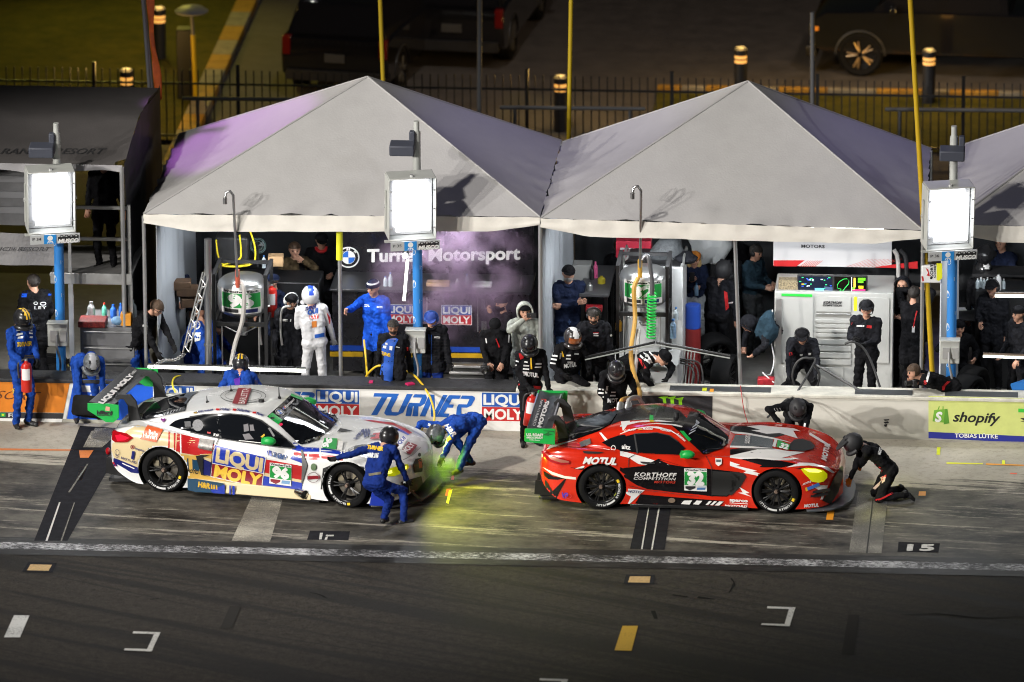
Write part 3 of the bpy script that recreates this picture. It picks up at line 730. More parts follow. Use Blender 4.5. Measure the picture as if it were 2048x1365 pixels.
# ================================================================ RACE CARS
def curve(tab):
    """smooth interpolation through (x, value) pairs"""
    xs = [a for a, _ in tab]; ys = [b for _, b in tab]; n = len(xs)
    d = [(ys[i + 1] - ys[i]) / (xs[i + 1] - xs[i]) for i in range(n - 1)]
    m = [d[0]] + [0 if d[i - 1] * d[i] <= 0 else 2 * d[i - 1] * d[i] / (d[i - 1] + d[i]) for i in range(1, n - 1)] + [d[-1]]
    def f(x):
        if x <= xs[0]: return ys[0]
        if x >= xs[-1]: return ys[-1]
        i = max(k for k in range(n - 1) if xs[k] <= x); h = xs[i + 1] - xs[i]; t = (x - xs[i]) / h
        return (2 * t ** 3 - 3 * t * t + 1) * ys[i] + (t ** 3 - 2 * t * t + t) * h * m[i] + (-2 * t ** 3 + 3 * t * t) * ys[i + 1] + (t ** 3 - t * t) * h * m[i + 1]
    return f
def loft(stations, section, mat, sub=4):
    """closed shell from half sections (y >= 0), mirrored"""
    rows = []
    for x in stations:
        h = [Vector((x, y, z)) for y, z in section(x)]
        h = catmull(h, sub)
        for q in h: q.y = max(q.y, 0); q.x = x
        rows.append([Vector((x, -q.y, q.z)) for q in h[::-1]] + h[1:])
    mb = MB(); w = len(rows[0]); vs = [q for r in rows for q in r]; n = len(rows)
    fs = [(i * w + k, i * w + k + 1, (i + 1) * w + k + 1, (i + 1) * w + k) for i in range(n - 1) for k in range(w - 1)]
    fs += [tuple(range(w)), tuple(range((n - 1) * w, n * w))[::-1]]
    mb.add(vs, fs, mat); return mb
def car_body(S, paint, dark):
    """lower shell with wheel openings cut out, and the cabin shell"""
    f = {k: curve(v) for k, v in S['c'].items()}
    x0, x1 = S['x']
    st = sorted(set([x0 + (x1 - x0) * (1 - math.cos(math.pi * i / 56)) / 2 for i in range(57)]))
    def sec(x):
        w, sh, zc, zb, cy = f['w'](x), f['sh'](x), f['zc'](x), f['zb'](x), f['cy'](x)
        hz = sh - zb
        return [(0, zb), (w * .6, zb), (w * .95, zb + .01), (w * .985, zb + .06), (w * f['tuck'](x), zb + hz * .38), (w, zb + hz * .68), (w * .975, zb + hz * .88), (w * .90, sh - .006), (cy, sh), (cy * .80, (sh * .45 + zc * .55)), (cy * .5, zc - .004), (0, zc)]
    low = loft(st, sec, paint)
    me = bpy.data.meshes.new('cut'); me.from_pydata(low.v, [], low.f); me.materials.append(paint); me.materials.append(dark)
    bm = bmesh.new(); bm.from_mesh(me); bmesh.ops.remove_doubles(bm, verts=bm.verts, dist=1e-5); bmesh.ops.recalc_face_normals(bm, faces=bm.faces); bm.to_mesh(me); bm.free()
    o = bpy.data.objects.new('cut', me); COL.objects.link(o); cuts = []
    for ax in S['axles']:
        c = MB(); c.cyl((ax, -1.3, S['wz']), (ax, -.62, S['wz']), S['arch'], dark, n=48); c.cyl((ax, .62, S['wz']), (ax, 1.3, S['wz']), S['arch'], dark, n=48)
        m2 = bpy.data.meshes.new('cutter'); m2.from_pydata(c.v, [], c.f); b2 = bmesh.new(); b2.from_mesh(m2); bmesh.ops.recalc_face_normals(b2, faces=b2.faces); b2.to_mesh(m2); b2.free()
        co = bpy.data.objects.new('cutter', m2); COL.objects.link(co); cuts.append(co)
        md = o.modifiers.new('b', 'BOOLEAN'); md.operation = 'DIFFERENCE'; md.object = co; md.solver = 'EXACT'
    dg = bpy.context.evaluated_depsgraph_get(); em = o.evaluated_get(dg).to_mesh()
    mb = MB(); vs = [v.co.copy() for v in em.vertices]
    P_, D_ = [], []
    for p in em.polygons:
        c = p.center; isd = (abs(p.normal.y) < .35 and any(abs(math.hypot(c.x - ax, c.z - S['wz']) - S['arch']) < .02 and abs(c.y) > .6 for ax in S['axles'])) or (abs(abs(c.y) - .62) < .01 and abs(p.normal.y) > .9)
        (D_ if isd else P_).append(tuple(p.vertices))
    mb.add(vs, P_, paint); k = mb.mi(dark)
    for q in D_: mb.f.append(list(q)); mb.m.append(k)
    o.evaluated_get(dg).to_mesh_clear()
    for q in [o] + cuts: bpy.data.objects.remove(q)
    g0, g1 = S['gx']
    gs = [g0 + (g1 - g0) * i / 48 for i in range(49)]
    def gsec(x):
        by, bz, ey, ez, zt = f['by'](x), f['bz'](x), f['ey'](x), f['ez'](x), f['zt'](x)
        ez = max(ez, bz + .004); zt = max(zt, bz + .01)
        return [(0, bz - .25), (by, bz - .25), (by, bz), (by + (ey - by) * .5 + .012, bz + (ez - bz) * .52), (ey, ez), (ey * .86, ez + (zt - ez) * .55), (ey * .5, ez + (zt - ez) * .9), (0, zt)]
    cab = loft(gs, gsec, paint, 5)
    return mb, cab
RUBBER = M('tyre_rubber', (.007, .007, .0075), .7, spec=.12, var=.3, vscale=14); RIM = M('rim_black', (.013, .013, .014), .28, metal=.3); NUT = M('wheel_nut', (.35, .25, .2), .35, metal=.7); DISC = M('brake_disc', (.22, .20, .17), .35, metal=.8); CALI = M('caliper', (.30, .26, .18), .4)
YM = M('tyre_yellow', (.8, .55, .02), .5); TW = M('tyre_white', (.62, .62, .62), .5); TBL = M('tyre_blue', (.03, .06, .35), .5)
def wheel(parent, c, side, spokes, r=.345, w=.31, turn=0.0, ang=0.0):
    """wheel with its outer face on side (-1 or 1 along y); c is the hub centre in car coordinates"""
    h = w / 2; ax = Vector((0, side, 0)); ax.rotate(Matrix.Rotation(turn, 3, 'Z')); c = Vector(c)
    wl = thing('wheel', None, None, (0, 0, 0)); wl.parent = parent; wl.location = c
    loc = lambda mb, name, **k: obj(name, mb, wl, local=True, **k)
    pr = [(.235, -h * .86), (.29, -h), (.325, -h * .9), (r, -h * .62), (r, h * .62), (.328, h * .9), (.295, h), (.25, h * .93), (.237, h * .8)]
    mb = MB(); mb.lathe([(a, b) for a, b in pr], (0, 0, 0), RUBBER, ax, 40); ty = loc(mb, 'tyre')
    a, b = frame(ax)
    pt = lambda rr, t, d: (a * math.cos(t) + b * math.sin(t)) * rr + ax * d
    # writing on the sidewall
    t0 = math.atan2(b.z, a.z) if False else 0
    up = Vector((0, 0, 1)); rt = up.cross(ax) * -1 if False else ax.cross(up)   # screen right when the outer face is seen
    rt = -rt if rt.x < 0 and side < 0 else rt
    pp = lambda rr, t, d=h * .975: rt * (rr * math.cos(t)) + up * (rr * math.sin(t)) + ax * (d + .003)
    def arc(s, tm, dt, ri, ro, mat, mb):
        n = len(s)
        for i, ch in enumerate(s):
            vs, fs = text2d(ch, .03)
            if not vs: continue
            x0 = min(v[0] for v in vs); x1 = max(v[0] for v in vs); tc = tm + dt * (i - (n - 1) / 2)
            q = [pp(ri + (ro - ri) * v[1] / CAP, tc + dt * .80 * ((v[0] - x0) / max(x1 - x0, .3) - .5)) for v in vs]
            mb.add(q, fs, mat)
    def band(t0, t1, ri, ro, mat, mb, n=8):
        for i in range(n):
            u, v = t0 + (t1 - t0) * i / n, t0 + (t1 - t0) * (i + 1) / n
            mb.poly([pp(ri, u), pp(ro, u), pp(ro, v), pp(ri, v)], mat)
    if ang is not None:
        mb = MB(); A = R(ang)
        arc('MICHELIN'[::1], A + R(-30) * 0, -R(6.2), .258, .296, TW, mb); band(A + R(28), A + R(38), .256, .298, YM, mb, 3); band(A - R(62), A - R(32), .262, .292, TW, mb, 6); arc('PILOT'[::1], A - R(80), -R(6), .258, .296, TW, mb)
        loc(mb, 'sidewall_lettering')
    mb = MB(); mb.lathe([(.238, h * .82), (.243, h * .90), (.232, h * .86), (.222, h * .70), (.218, -h * .8), (.238, -h * .86)], (0, 0, 0), RIM, ax, 36)
    d0, d1 = h * .70, h * .52
    for k in range(spokes):
        t = 2 * math.pi * k / spokes
        for e in (-.085, .085):
            A0, A1 = pt(.045, t, d1), pt(.222, t + e * (2.2 if spokes > 7 else 3.2) / 2, d0)
            mb.tube([A0, (A0 + A1) / 2 + ax * .012, A1], [.017, .012, .012], RIM, 6)
    mb.lathe([(.0, d1 + .03), (.05, d1 + .03), (.062, d1), (.062, d1 - .05)], (0, 0, 0), RIM, ax, 20); loc(mb, 'rim')
    mb = MB(); mb.lathe([(0, d1 + .075), (.022, d1 + .075), (.034, d1 + .06), (.036, d1 + .03)], (0, 0, 0), NUT, ax, 6); loc(mb, 'wheel_nut')
    mb = MB(); mb.lathe([(.08, -.02), (.19, -.02), (.19, .012), (.08, .012)], (0, 0, 0), DISC, ax, 28, closed=True)
    for q in (.5, 2.2): mb.box(pt(.165, q, .0), (.09, .07, .09), CALI)
    loc(mb, 'brake_disc')
    return wl
def car_root(name, label, o, yaw):
    t = thing(name, label, 'race car', (o[0], o[1], 0), rot=R(yaw)); return t, Matrix.Translation((o[0], o[1], 0)) @ Matrix.Rotation(R(yaw), 4, 'Z')
def mbw(mtx, mb): return MB().merge(mb, mtx)
GLASS = M('tinted_glass', (.006, .007, .009), .04, coat=.3); CARBON = M('carbon_black', (.012, .012, .013), .32, coat=.4); CARBON_M = M('carbon_matt', (.012, .012, .013), .6, var=.4, vscale=30)
GRN = M('marker_green', (.01, .36, .06), .4); NGRN = M('number_green', (.01, .27, .045), .5); REDL = M('rear_lamp_red', (.30, .004, .008), .12, coat=1); CHROME = M('chrome', (.6, .6, .6), .15, metal=1)
YLAMP = M('headlamp_yellow', (.50, .48, .01), .12, coat=1, emit='#d8e000', es=.30)
NAVY = M('sponsor_navy', (.012, .02, .10), .5)
def mirror(t, mtx, x, y, z, s, mat):
    mb = MB(); mb.sph((x, y * s, z), (.115, .07, .065), mat, 16); mb.box((x - .07, y * s, z), (.06, .10, .085), mat)
    o = obj('mirror', mbw(mtx, mb), t); m2 = MB(); m2.tube([(x - .01, (y - .05) * s, z - .03), (x + .06, (y - .17) * s, z - .07)], .012, CARBON, 6); obj('mirror_stalk', mbw(mtx, m2), o)
def wing(t, mtx, x0, x1, z, half, zp, posts, swan, plate, mat):
    """rear wing: blade, two end plates, two mounts"""
    prof = [(x0, z + .012), (x0 + .03, z + .018), (x0 + (x1 - x0) * .4, z - .012), (x1 - .04, z - .012), (x1, z + .002), (x1 - .03, z - .03), (x0 + (x1 - x0) * .5, z - .055), (x0 + .06, z - .02)]
    mb = MB(); mb.prism([(a, -half, b) for a, b in prof], (0, 2 * half, 0), mat); w_ = thing('rear_wing', None, None); w_.parent = t
    bl = obj('blade', mbw(mtx, mb), w_, bevel=.006)
    for s in (-1, 1):
        mb = MB(); mb.prism([(a, s * half - .008, b) for a, b in plate], (0, .016, 0), GRN); obj('end_plate', mbw(mtx, mb), w_, bevel=.004)
        mb = MB(); mb.prism([(a, s * posts - .02, b) for a, b in swan], (0, .04, 0), CARBON_M); obj('wing_mount', mbw(mtx, mb), w_, bevel=.006)
    return w_

# ---------------------------------------------------------------- the red car
RED = M('paint_red', (.55, .020, .006), .20, coat=1, var=.12, vscale=3); DARKIN = M('arch_dark', (.006, .006, .006), .8)
MS = dict(x=(-2.24, 2.24), axles=(-1.30, 1.30), wz=.345, arch=.375, gx=(-2.0, .66), c=dict(
    w=[(-2.24, .62), (-2.19, .80), (-2.08, .90), (-1.85, .965), (-1.55, 1.0), (-1.2, 1.005), (-.9, .98), (-.5, .955), (.3, .95), (.75, .965), (1.05, 1.0), (1.4, 1.005), (1.7, .975), (1.95, .88), (2.1, .72), (2.2, .48), (2.24, .35)],
    sh=[(-2.24, .62), (-2.2, .78), (-2.1, .86), (-1.8, .90), (-1.4, .90), (-1.0, .87), (-.3, .835), (.4, .825), (.8, .835), (1.1, .84), (1.4, .815), (1.7, .765), (1.95, .70), (2.1, .63), (2.2, .54), (2.24, .46)],
    zc=[(-2.24, .64), (-2.2, .80), (-2.1, .88), (-1.8, .93), (-1.0, .95), (.4, .90), (.7, .89), (1.1, .875), (1.5, .82), (1.8, .745), (2.0, .675), (2.15, .60), (2.2, .55), (2.24, .47)],
    zb=[(-2.24, .40), (-2.1, .22), (-1.9, .10), (-1.5, .08), (1.5, .07), (1.9, .08), (2.1, .10), (2.24, .14)],
    cy=[(-2.24, .4), (-2.1, .68), (-1.6, .78), (-1.0, .80), (.4, .80), (.9, .80), (1.4, .80), (1.8, .74), (2.0, .64), (2.15, .45), (2.24, .25)],
    tuck=[(-2.24, 1), (-.95, .985), (-.5, .955), (.5, .95), (.9, .97), (1.2, 1), (2.24, 1)],
    by=[(-2.0, .50), (-1.7, .66), (-1.4, .79), (-1.1, .855), (-.6, .875), (0, .87), (.2, .85), (.4, .72), (.55, .50), (.66, .25)],
    bz=[(-2.0, .87), (-1.6, .90), (-1.3, .90), (-1.0, .865), (-.5, .835), (.2, .82), (.66, .84)],
    ey=[(-2.0, .38), (-1.7, .54), (-1.4, .62), (-1.0, .66), (-.5, .68), (-.1, .68), (.1, .66), (.3, .60), (.5, .42), (.66, .18)],
    ez=[(-2.0, .875), (-1.7, .93), (-1.4, 1.01), (-1.1, 1.075), (-.8, 1.115), (-.5, 1.13), (-.25, 1.11), (-.05, 1.045), (.1, .965), (.25, .87), (.35, .835), (.66, .84)],
    zt=[(-2.0, .90), (-1.7, 1.0), (-1.4, 1.095), (-1.1, 1.165), (-.8, 1.21), (-.5, 1.225), (-.25, 1.21), (0, 1.15), (.2, 1.07), (.4, .96), (.55, .885), (.66, .85)]))
mt, mm = car_root('red_race_car', 'red, black and white race car number 32 with yellow headlights and a rear wing', (2.94, -2.79), -1.39)
low, cab = car_body(MS, RED, DARKIN)
body = mbw(mm, low); body.merge(cab, mm)
obj('body', body, mt, ang=38)
BV = bvh_of(body); hm = on_mesh(BV)
BLKP = M('livery_black', (.006, .005, .006), .25, coat=.35, spec=.3); WHP = M('livery_white', (.72, .70, .68), .3, coat=.5); GREYP = M('livery_grey_and_sheen', (.10, .115, .125), .25, coat=.6)
C1, C2, C3 = crop(1040, 770, 5.055), crop(1240, 790, 5.458), crop(1460, 790, 5.458)
def md(name, items, X, off=.004, par=None):
    off = off if 'livery' in name else off + .008
    return decal(name, par or mt, items, hm, X, off=off, step=4)
# livery: roof, tail, door, bonnet
md('roof_livery', [Q([(-440, 430), (-300, 330), (-150, 230), (0, 145), (150, 118), (400, 115), (560, 140), (660, 185), (740, 270), (700, 340), (640, 400), (560, 335), (300, 275), (0, 290), (-100, 330), (-250, 350)], BLKP)], C2)
md('tail_livery', [Q([(470, 395), (640, 330), (850, 265), (930, 270), (920, 400), (800, 470), (600, 540), (480, 570), (420, 580), (380, 590), (380, 500)], BLKP)], C1)
md('livery', [Q([(1040, 470), (1110, 380), (1110, 365), (1020, 375)], WHP), Q([(800, 485), (822, 485), (885, 555), (860, 568)], WHP), Q([(270, 660), (300, 615), (380, 600), (590, 548), (560, 562), (400, 615), (320, 640)], WHP),
              Q([(200, 720), (240, 690), (250, 700), (205, 760)], WHP), Q([(835, 640), (910, 655), (900, 662), (850, 652)], WHP),
              Q([(500, 830), (580, 845), (600, 835), (650, 840), (640, 862), (560, 850)], BLKP), Q([(550, 850), (640, 818), (655, 822), (640, 842)], WHP),
              Q([(230, 830), (330, 880), (450, 920), (596, 938), (596, 962), (440, 945), (320, 905)], WHP), Q([(238, 870), (340, 925), (450, 945), (380, 960), (290, 955), (250, 920)], BLKP),
              Q([(330, 1075), (455, 950), (470, 950), (365, 1150), (350, 1150), (300, 1080)], BLKP), Q([(255, 960), (270, 970), (330, 1075), (355, 1150), (345, 1155), (280, 1090), (255, 1020)], CARBON)], C1)
md('livery', [Q([(0, 610), (170, 655), (320, 700), (690, 815), (650, 818), (420, 790), (200, 755), (100, 690), (0, 665)], WHP),
              Q([(0, 790), (30, 800), (120, 790), (260, 775), (420, 700), (560, 740), (700, 785), (1010, 812), (1310, 845), (1310, 940), (1235, 1060), (1170, 1112), (1000, 1108), (860, 1090), (600, 1065), (300, 1030), (180, 985), (60, 905), (0, 880), (60, 870), (0, 830)], BLKP),
              Q([(480, 720), (700, 785), (540, 760), (430, 712)], RED), Q([(0, 340), (120, 300), (250, 285), (420, 278), (590, 300), (400, 296), (200, 305), (0, 355)], WHP), Q([(230, 330), (400, 312), (600, 325), (700, 350), (690, 362), (560, 335), (400, 322)], WHP),
              Q([(0, 425), (150, 370), (320, 348), (420, 352), (560, 390), (700, 480), (690, 480), (550, 398), (320, 356), (150, 380), (0, 435)], WHP),
              Q([(165, 1185), (225, 1085), (500, 1110), (1135, 1158), (1095, 1208), (500, 1200), (250, 1195)], BLKP), Q([(60, 1020), (270, 1040), (200, 1100), (70, 1225), (120, 1110), (65, 1080)], WHP)], C2)
md('livery', [Q([(0, 345), (120, 345), (330, 335), (700, 370), (760, 400), (640, 395), (760, 480), (600, 440), (430, 480), (0, 395)], BLKP), Q([(330, 335), (700, 370), (770, 400), (690, 395), (740, 480), (540, 420), (400, 430), (230, 390), (330, 385), (180, 345)], WHP),
              Q([(0, 560), (60, 440), (300, 450), (470, 490), (460, 590), (200, 575)], GREYP), Q([(0, 400), (200, 420), (470, 470), (620, 510), (720, 545), (640, 520), (470, 488), (200, 440), (40, 425)], WHP),  # grey bonnet patch: reflection on the black paint, put into the colour
              Q([(0, 600), (120, 585), (300, 560), (520, 600), (300, 640), (0, 660)], BLKP), Q([(0, 668), (300, 600), (520, 600), (650, 620), (820, 630), (560, 695), (760, 695), (640, 720), (400, 715), (120, 705), (0, 690)], WHP),
              Q([(0, 560), (220, 565), (500, 590), (300, 590), (0, 580)], WHP),
              Q([(110, 705), (300, 700), (560, 725), (740, 760), (560, 795), (320, 790), (350, 770)], BLKP), Q([(610, 795), (760, 745), (900, 750), (1060, 790), (1140, 850), (1120, 858), (1000, 795), (860, 775), (740, 780)], WHP),
              Q([(0, 730), (110, 765), (70, 775), (300, 830), (250, 835), (390, 880), (340, 892), (150, 850), (180, 830), (0, 775)], WHP), Q([(105, 1005), (215, 1070), (170, 1075), (235, 1112), (90, 1068), (140, 1065)], WHP),
              Q([(870, 415), (1080, 545), (1100, 575), (990, 520), (860, 440)], WHP), Q([(890, 980), (1065, 990), (1010, 1140), (985, 1140), (1010, 1060), (900, 1000)], WHP), Q([(735, 955), (770, 960), (785, 992), (745, 985)], WHP)], C3)
md('bonnet_vent', [Q([(640, 560), (700, 500), (790, 490), (880, 520), (925, 570), (900, 605), (800, 625), (660, 615)], DARKIN), Q([(810, 800), (760, 800), (680, 800), (780, 815), (820, 815)], BLKP)], C3, .009)
md('side_vent', [Q([(1010, 830), (1310, 850), (1310, 940), (1240, 1050), (1170, 1100), (1005, 1095)], DARKIN)], C2, .009)
md('side_vent', [Q([(0, 838), (150, 850), (178, 890), (110, 1000), (30, 1085), (0, 1100)], DARKIN)], C3, .009)
md('rear_vent', [Q([(635, 675), (810, 682), (850, 690), (800, 700), (680, 700), (645, 692)], DARKIN), Q([(605, 590), (712, 548), (722, 598), (612, 645)], M('filler_panel', (.16, .15, .14), .35, metal=.4, var=.4, vscale=20))], C1, .009)
# glass
md('windshield', [Q([(770, 195), (860, 200), (960, 290), (1110, 400), (1180, 470), (1175, 540), (1100, 600), (930, 655), (895, 650), (640, 405), (700, 330), (745, 250)], GLASS)], C2, .008)
md('sun_strip', [Q([(760, 190), (860, 205), (770, 500), (740, 510), (640, 405), (700, 330)], BLKP), Q([(648, 402), (690, 405), (775, 495), (748, 518)], GRN), T('//A', (745, 445), (830, 285), (38, 20), M('strip_grey', (.5, .53, .58), .4), .02, .35)], C2, .011)
GAP = M('shut_line', (.01, .008, .008), .6)
md('door_line', [Q([(172, 650), (178, 652), (100, 694), (92, 790), (86, 790), (94, 690)], GAP), Q([(930, 668), (936, 666), (1002, 786), (1006, 1100), (1001, 1100), (996, 788)], GAP), Q([(95, 985), (300, 1040), (600, 1078), (860, 1105), (860, 1110), (600, 1083), (300, 1045), (95, 991)], GAP)], C2, .006)
md('wiper', [Q([(930, 605), (1130, 590), (1130, 598), (935, 613)], BLACK)], C2, .012)
md('side_window', [Q([(828, 592), (900, 553), (1000, 518), (1060, 508), (1095, 560), (1095, 685), (900, 630)], GLASS)], C1, .009)
md('side_window', [Q([(0, 480), (160, 432), (400, 420), (540, 450), (640, 520), (712, 590), (690, 600), (650, 655), (300, 640), (0, 615)], GLASS)], C2, .009)
md('window_frame', [Q([(150, 436), (166, 432), (200, 640), (182, 638)], CARBON_M), Q([(160, 428), (400, 416), (540, 446), (640, 516), (630, 520), (535, 454), (400, 424), (160, 438)], BLACK)], C2, .011)
md('window_lettering', [T('altz', (20, 592), (115, 602), 45, WHP, .03)] + ringp(-72, 585, 26, 26, 7, WHP), C2, .012)
md('rear_window', [Q([(560, 545), (545, 500), (570, 450), (660, 380), (780, 315), (900, 285), (990, 270), (980, 300), (905, 410), (760, 480), (620, 535)], GLASS)], C1, .009)
md('roof_panel', [Q([(325, 230), (362, 236), (368, 310), (322, 305)], GRN), Q([(322, 285), (368, 290), (368, 308), (322, 304)], YE)], C2, .009)
mb = MB(); mb.cyl((-.25, -.14, 1.19), (-.25, -.14, 1.28), .045, BLACK, r1=.038, n=14); obj('roof_vent', mbw(mm, mb), mt)
# lamps
md('tail_lamp', [Q([(228, 680), (262, 672), (330, 715), (440, 745), (512, 768), (500, 795), (425, 808), (320, 780), (250, 735)], REDL), Q([(262, 690), (330, 728), (500, 772), (495, 785), (420, 785), (320, 755)], M('lamp_chrome', (.6, .2, .15), .2, metal=.6))], C1, .013)
hl = md('headlight', [Q([(770, 812), (830, 803), (930, 808), (1010, 828), (1050, 862), (1050, 905), (1010, 945), (960, 957), (890, 945), (850, 900), (800, 850)], YLAMP), Q([(800, 812), (930, 815), (1000, 838), (960, 850), (860, 845)], M('headlamp_core', (.9, .9, .2), .1, emit='#f4f860', es=1.3))], C3, .013)
# door lettering and number
md('number_panel', [Q([(702, 800), (950, 806), (950, 1052), (702, 1040)], WHP), Q([(705, 834), (948, 838), (948, 985), (705, 978)], NGRN), T('WeatherTech', (714, 825), (945, 828), 18, BLACK, .04), T('32', (744, 966), (912, 970), 122, WHITE, .07), Q([(716, 990), (826, 990), (824, 1015), (765, 1040), (716, 1018)], BLACK), Q([(850, 990), (944, 990), (928, 1034), (838, 1034)], M('badge_blue', (.05, .15, .35), .4)), Q([(850, 990), (944, 990), (941, 1006), (846, 1006)], M('badge_pale', (.5, .55, .6), .4))], C2, .013)
RT = M('letter_red', (.55, .04, .02), .5)
md('lettering', [T('KORTHOFF', (157, 882), (622, 890), 40, WHP, .03, .2, 1.1), T('COMPETITION', (150, 918), (612, 926), 27, WHP, .02, .2, 1.1), T('MOTORS', (372, 956), (608, 960), 25, RT, .02, .2, 1.1), Q([(222, 728), (260, 730), (380, 742), (382, 756), (250, 752), (225, 742)], BLACK),
                 T('D.Morad', (45, 415), (175, 393), (5, -21), WHP, .03, .2), T('M.Götz', (250, 390), (360, 390), (3, -22), WHP, .03, .2), Q([(203, 384), (245, 380), (243, 392), (205, 395)], YE), T('K.Koch', (440, 393), (548, 416), (8, -22), WHP, .03, .2), T('S.Lucas', (615, 445), (705, 520), (12, -20), WHP, .03, .2),
                 T('HOTO', (85, 1060), (235, 1072), 26, NAVY, .03, .3), Q([(1042, 702), (1112, 705), (1110, 760), (1075, 780), (1045, 758)], WHP), Q([(1050, 715), (1104, 718), (1102, 740), (1052, 738)], GREYP),
                 Q([(665, 1190), (700, 1150), (790, 1150), (760, 1195)], WHP), Q([(800, 1190), (840, 1150), (900, 1155), (860, 1198)], WHP), Q([(935, 1198), (975, 1155), (1005, 1158), (965, 1200)], WHP), Q([(985, 1200), (1030, 1158), (1060, 1160), (1015, 1203)], WHP), Q([(1035, 1204), (1085, 1160), (1132, 1163), (1085, 1206)], WHP), ('p', ell(565, 1150, 40, 25, 16), M('exhaust', (.3, .22, .16), .4, metal=.6))], C2, .013)
md('lettering', [T('MOTUL', (637, 795), (972, 806), (8, -62), WHP, .05, .25), T('VP', (430, 1135), (490, 1142), 50, M('vp_blue', (.05, .03, .4), .5), .06, .2)] + ringp(492, 1120, 32, 25, 6, M('vp_red', (.55, .03, .03), .5), 16), C1, .013)
md('lettering', [T('sparco', (-2, 1160), (196, 1170), 32, WHP, .04), Q([(-2, 1174), (196, 1184), (196, 1190), (-2, 1180)], WHP), T('MOTORS!', (-60, 1222), (190, 1232), 26, WHP, .03, .3), T('MOTUL', (806, 1225), (962, 1215), 34, WHP, .05, .2), T('MOTUL', (1042, 735), (1085, 555), (-50, -22), WHP, .06),
                 Q([(460, 575), (485, 498), (515, 505), (492, 588)], WHP), Q([(505, 585), (520, 505), (650, 560), (640, 615)], NGRN), T('32', (535, 590), (622, 612), (22, -46), WHITE, .06, 0), T('KORTHOFF', (185, 548), (196, 462), (-26, -4), WHP, .02), T('MOTORS', (212, 548), (222, 462), (-22, -4), WHP, .02),
                 T('MOTUL', (790, 985), (880, 950), (6, -22), WHP, .03, .2), Q([(818, 1015), (960, 955), (975, 985), (835, 1045)], M('sticker_blue', (.05, .16, .5), .5)), Q([(818, 1010), (836, 1003), (846, 1040), (826, 1050)], YE)], C3, .013)
# front: grille, splitter; rear: diffuser; sides: skirts
md('grille', [Q([(1210, 780), (1225, 800), (1218, 900), (1170, 1060), (1090, 1190), (1000, 1150), (1045, 1090), (1110, 930), (1150, 860)], M('grille_black', (.008, .008, .009), .3))], C3, .012)
def plan_plate(pts, z, th, mat):
    mb = MB(); full = [(x, y) for x, y in pts] + [(x, -y) for x, y in pts[::-1] if y > 0]
    mb.prism([(x, y, z) for x, y in full], (0, 0, th), mat); return mb
SPL = [(2.40, 0), (2.40, .25), (2.36, .5), (2.25, .75), (2.08, .92), (1.75, 1.0), (1.72, .8)]
obj('splitter', mbw(mm, plan_plate(SPL, .055, .03, M('splitter_grey', (.07, .08, .09), .4, coat=.3))), mt, bevel=.008)
obj('floor', mbw(mm, plan_plate([(1.5, 0), (1.5, .7), (.9, .7), (.88, .985), (-.86, .985), (-.9, .7), (-1.7, .7), (-2.2, .75), (-2.25, .72)], .05, .05, CARBON)), mt, bevel=.008)
mb = MB()
for s in (-.7, -.35, 0, .35, .7): mb.prism([(-2.32, s, .12), (-1.75, s, .07), (-1.75, s, .25), (-2.3, s, .34)], (0, .02, 0), CARBON)
mb.box((-2.12, 0, .30), (.2, 1.5, .12), CARBON); obj('diffuser', mbw(mm, mb), mt)
for zz, xx in ((.30, 2.06), (.36, 2.09)): obj('dive_plane', mbw(mm, MB().prism([(xx - .26, -.98, zz - .02), (xx, -.93, zz + .01), (xx - .02, -.88, zz + .03), (xx - .26, -.93, zz)], (0, 0, .012), CARBON)), mt)
mirror(mt, mm, -.02, 1.0, .90, -1, GRN); mirror(mt, mm, -.02, 1.0, .90, 1, GRN)
wp = [(-2.43, 1.215), (-2.0, 1.225), (-1.98, 1.215), (-1.985, .985), (-2.0, .975), (-2.42, 1.01), (-2.44, 1.03)]
ww = wing(mt, mm, -2.41, -2.03, 1.20, .95, 1.0, .42, [(-2.14, 1.195), (-2.08, 1.26), (-1.98, 1.26), (-1.88, 1.14), (-1.82, .88), (-1.98, .88), (-2.02, 1.12)], wp, CARBON)
hw = on_plane(p=mm @ Vector((-2.2, 0, 1.195)), n=(0, 0, 1)); hp = on_plane(p=mm @ Vector((-2.2, -.962, 1.1)), n=mm.to_3x3() @ Vector((0, -1, 0)))
decal('lettering', ww, [T('COMPETITION', (152, 425), (232, 165), (-26, -5), WHP, .0), T('MOTORS', (212, 440), (296, 175), (-38, -8), WHP, .06), Q([(205, 150), (268, 155), (262, 185), (245, 182), (250, 160), (204, 158)], RT), Q([(78, 438), (172, 92), (186, 92), (92, 442)], M('wing_blue', (.25, .32, .45), .4)), Q([(330, 350), (410, 100), (422, 102), (345, 352)], M('wing_grey', (.3, .3, .32), .4))], hw, C1, off=.012)
GDK = M('green_dark', (.01, .13, .03), .5)
decal('lettering', ww, [T('U.S. ROAST', (65, 515), (235, 522), 26, WHP, .05), T("AMERICA'S SPECIALTY", (65, 540), (232, 547), 18, WHP, .04), T('Coffee Roaster', (95, 560), (205, 567), 12, WHP, .02, .3), Q([(232, 505), (300, 470), (290, 490), (336, 500), (290, 510), (300, 520)], GDK), Q([(235, 460), (345, 464), (345, 480), (240, 466)], GDK)], hp, C1, off=.003)
for x, sp in ((-1.30, 10), (1.30, 10)):
    for s in (-1, 1): wheel(mt, (x, s * .835, .345), s, sp, turn=R(-3) if x > 0 else 0, ang=(-10 if x < 0 else -55) if s < 0 else None)
def car_spot(mtx, x, y, z, watts):
    p = mtx @ Vector((x, y, z)); q = mtx @ Vector((x + 2.8, y * .6 - .7, 0))
    return spot('headlight_beam', p, q, watts, R(125), 1.0, .12, (.92, .95, .03))
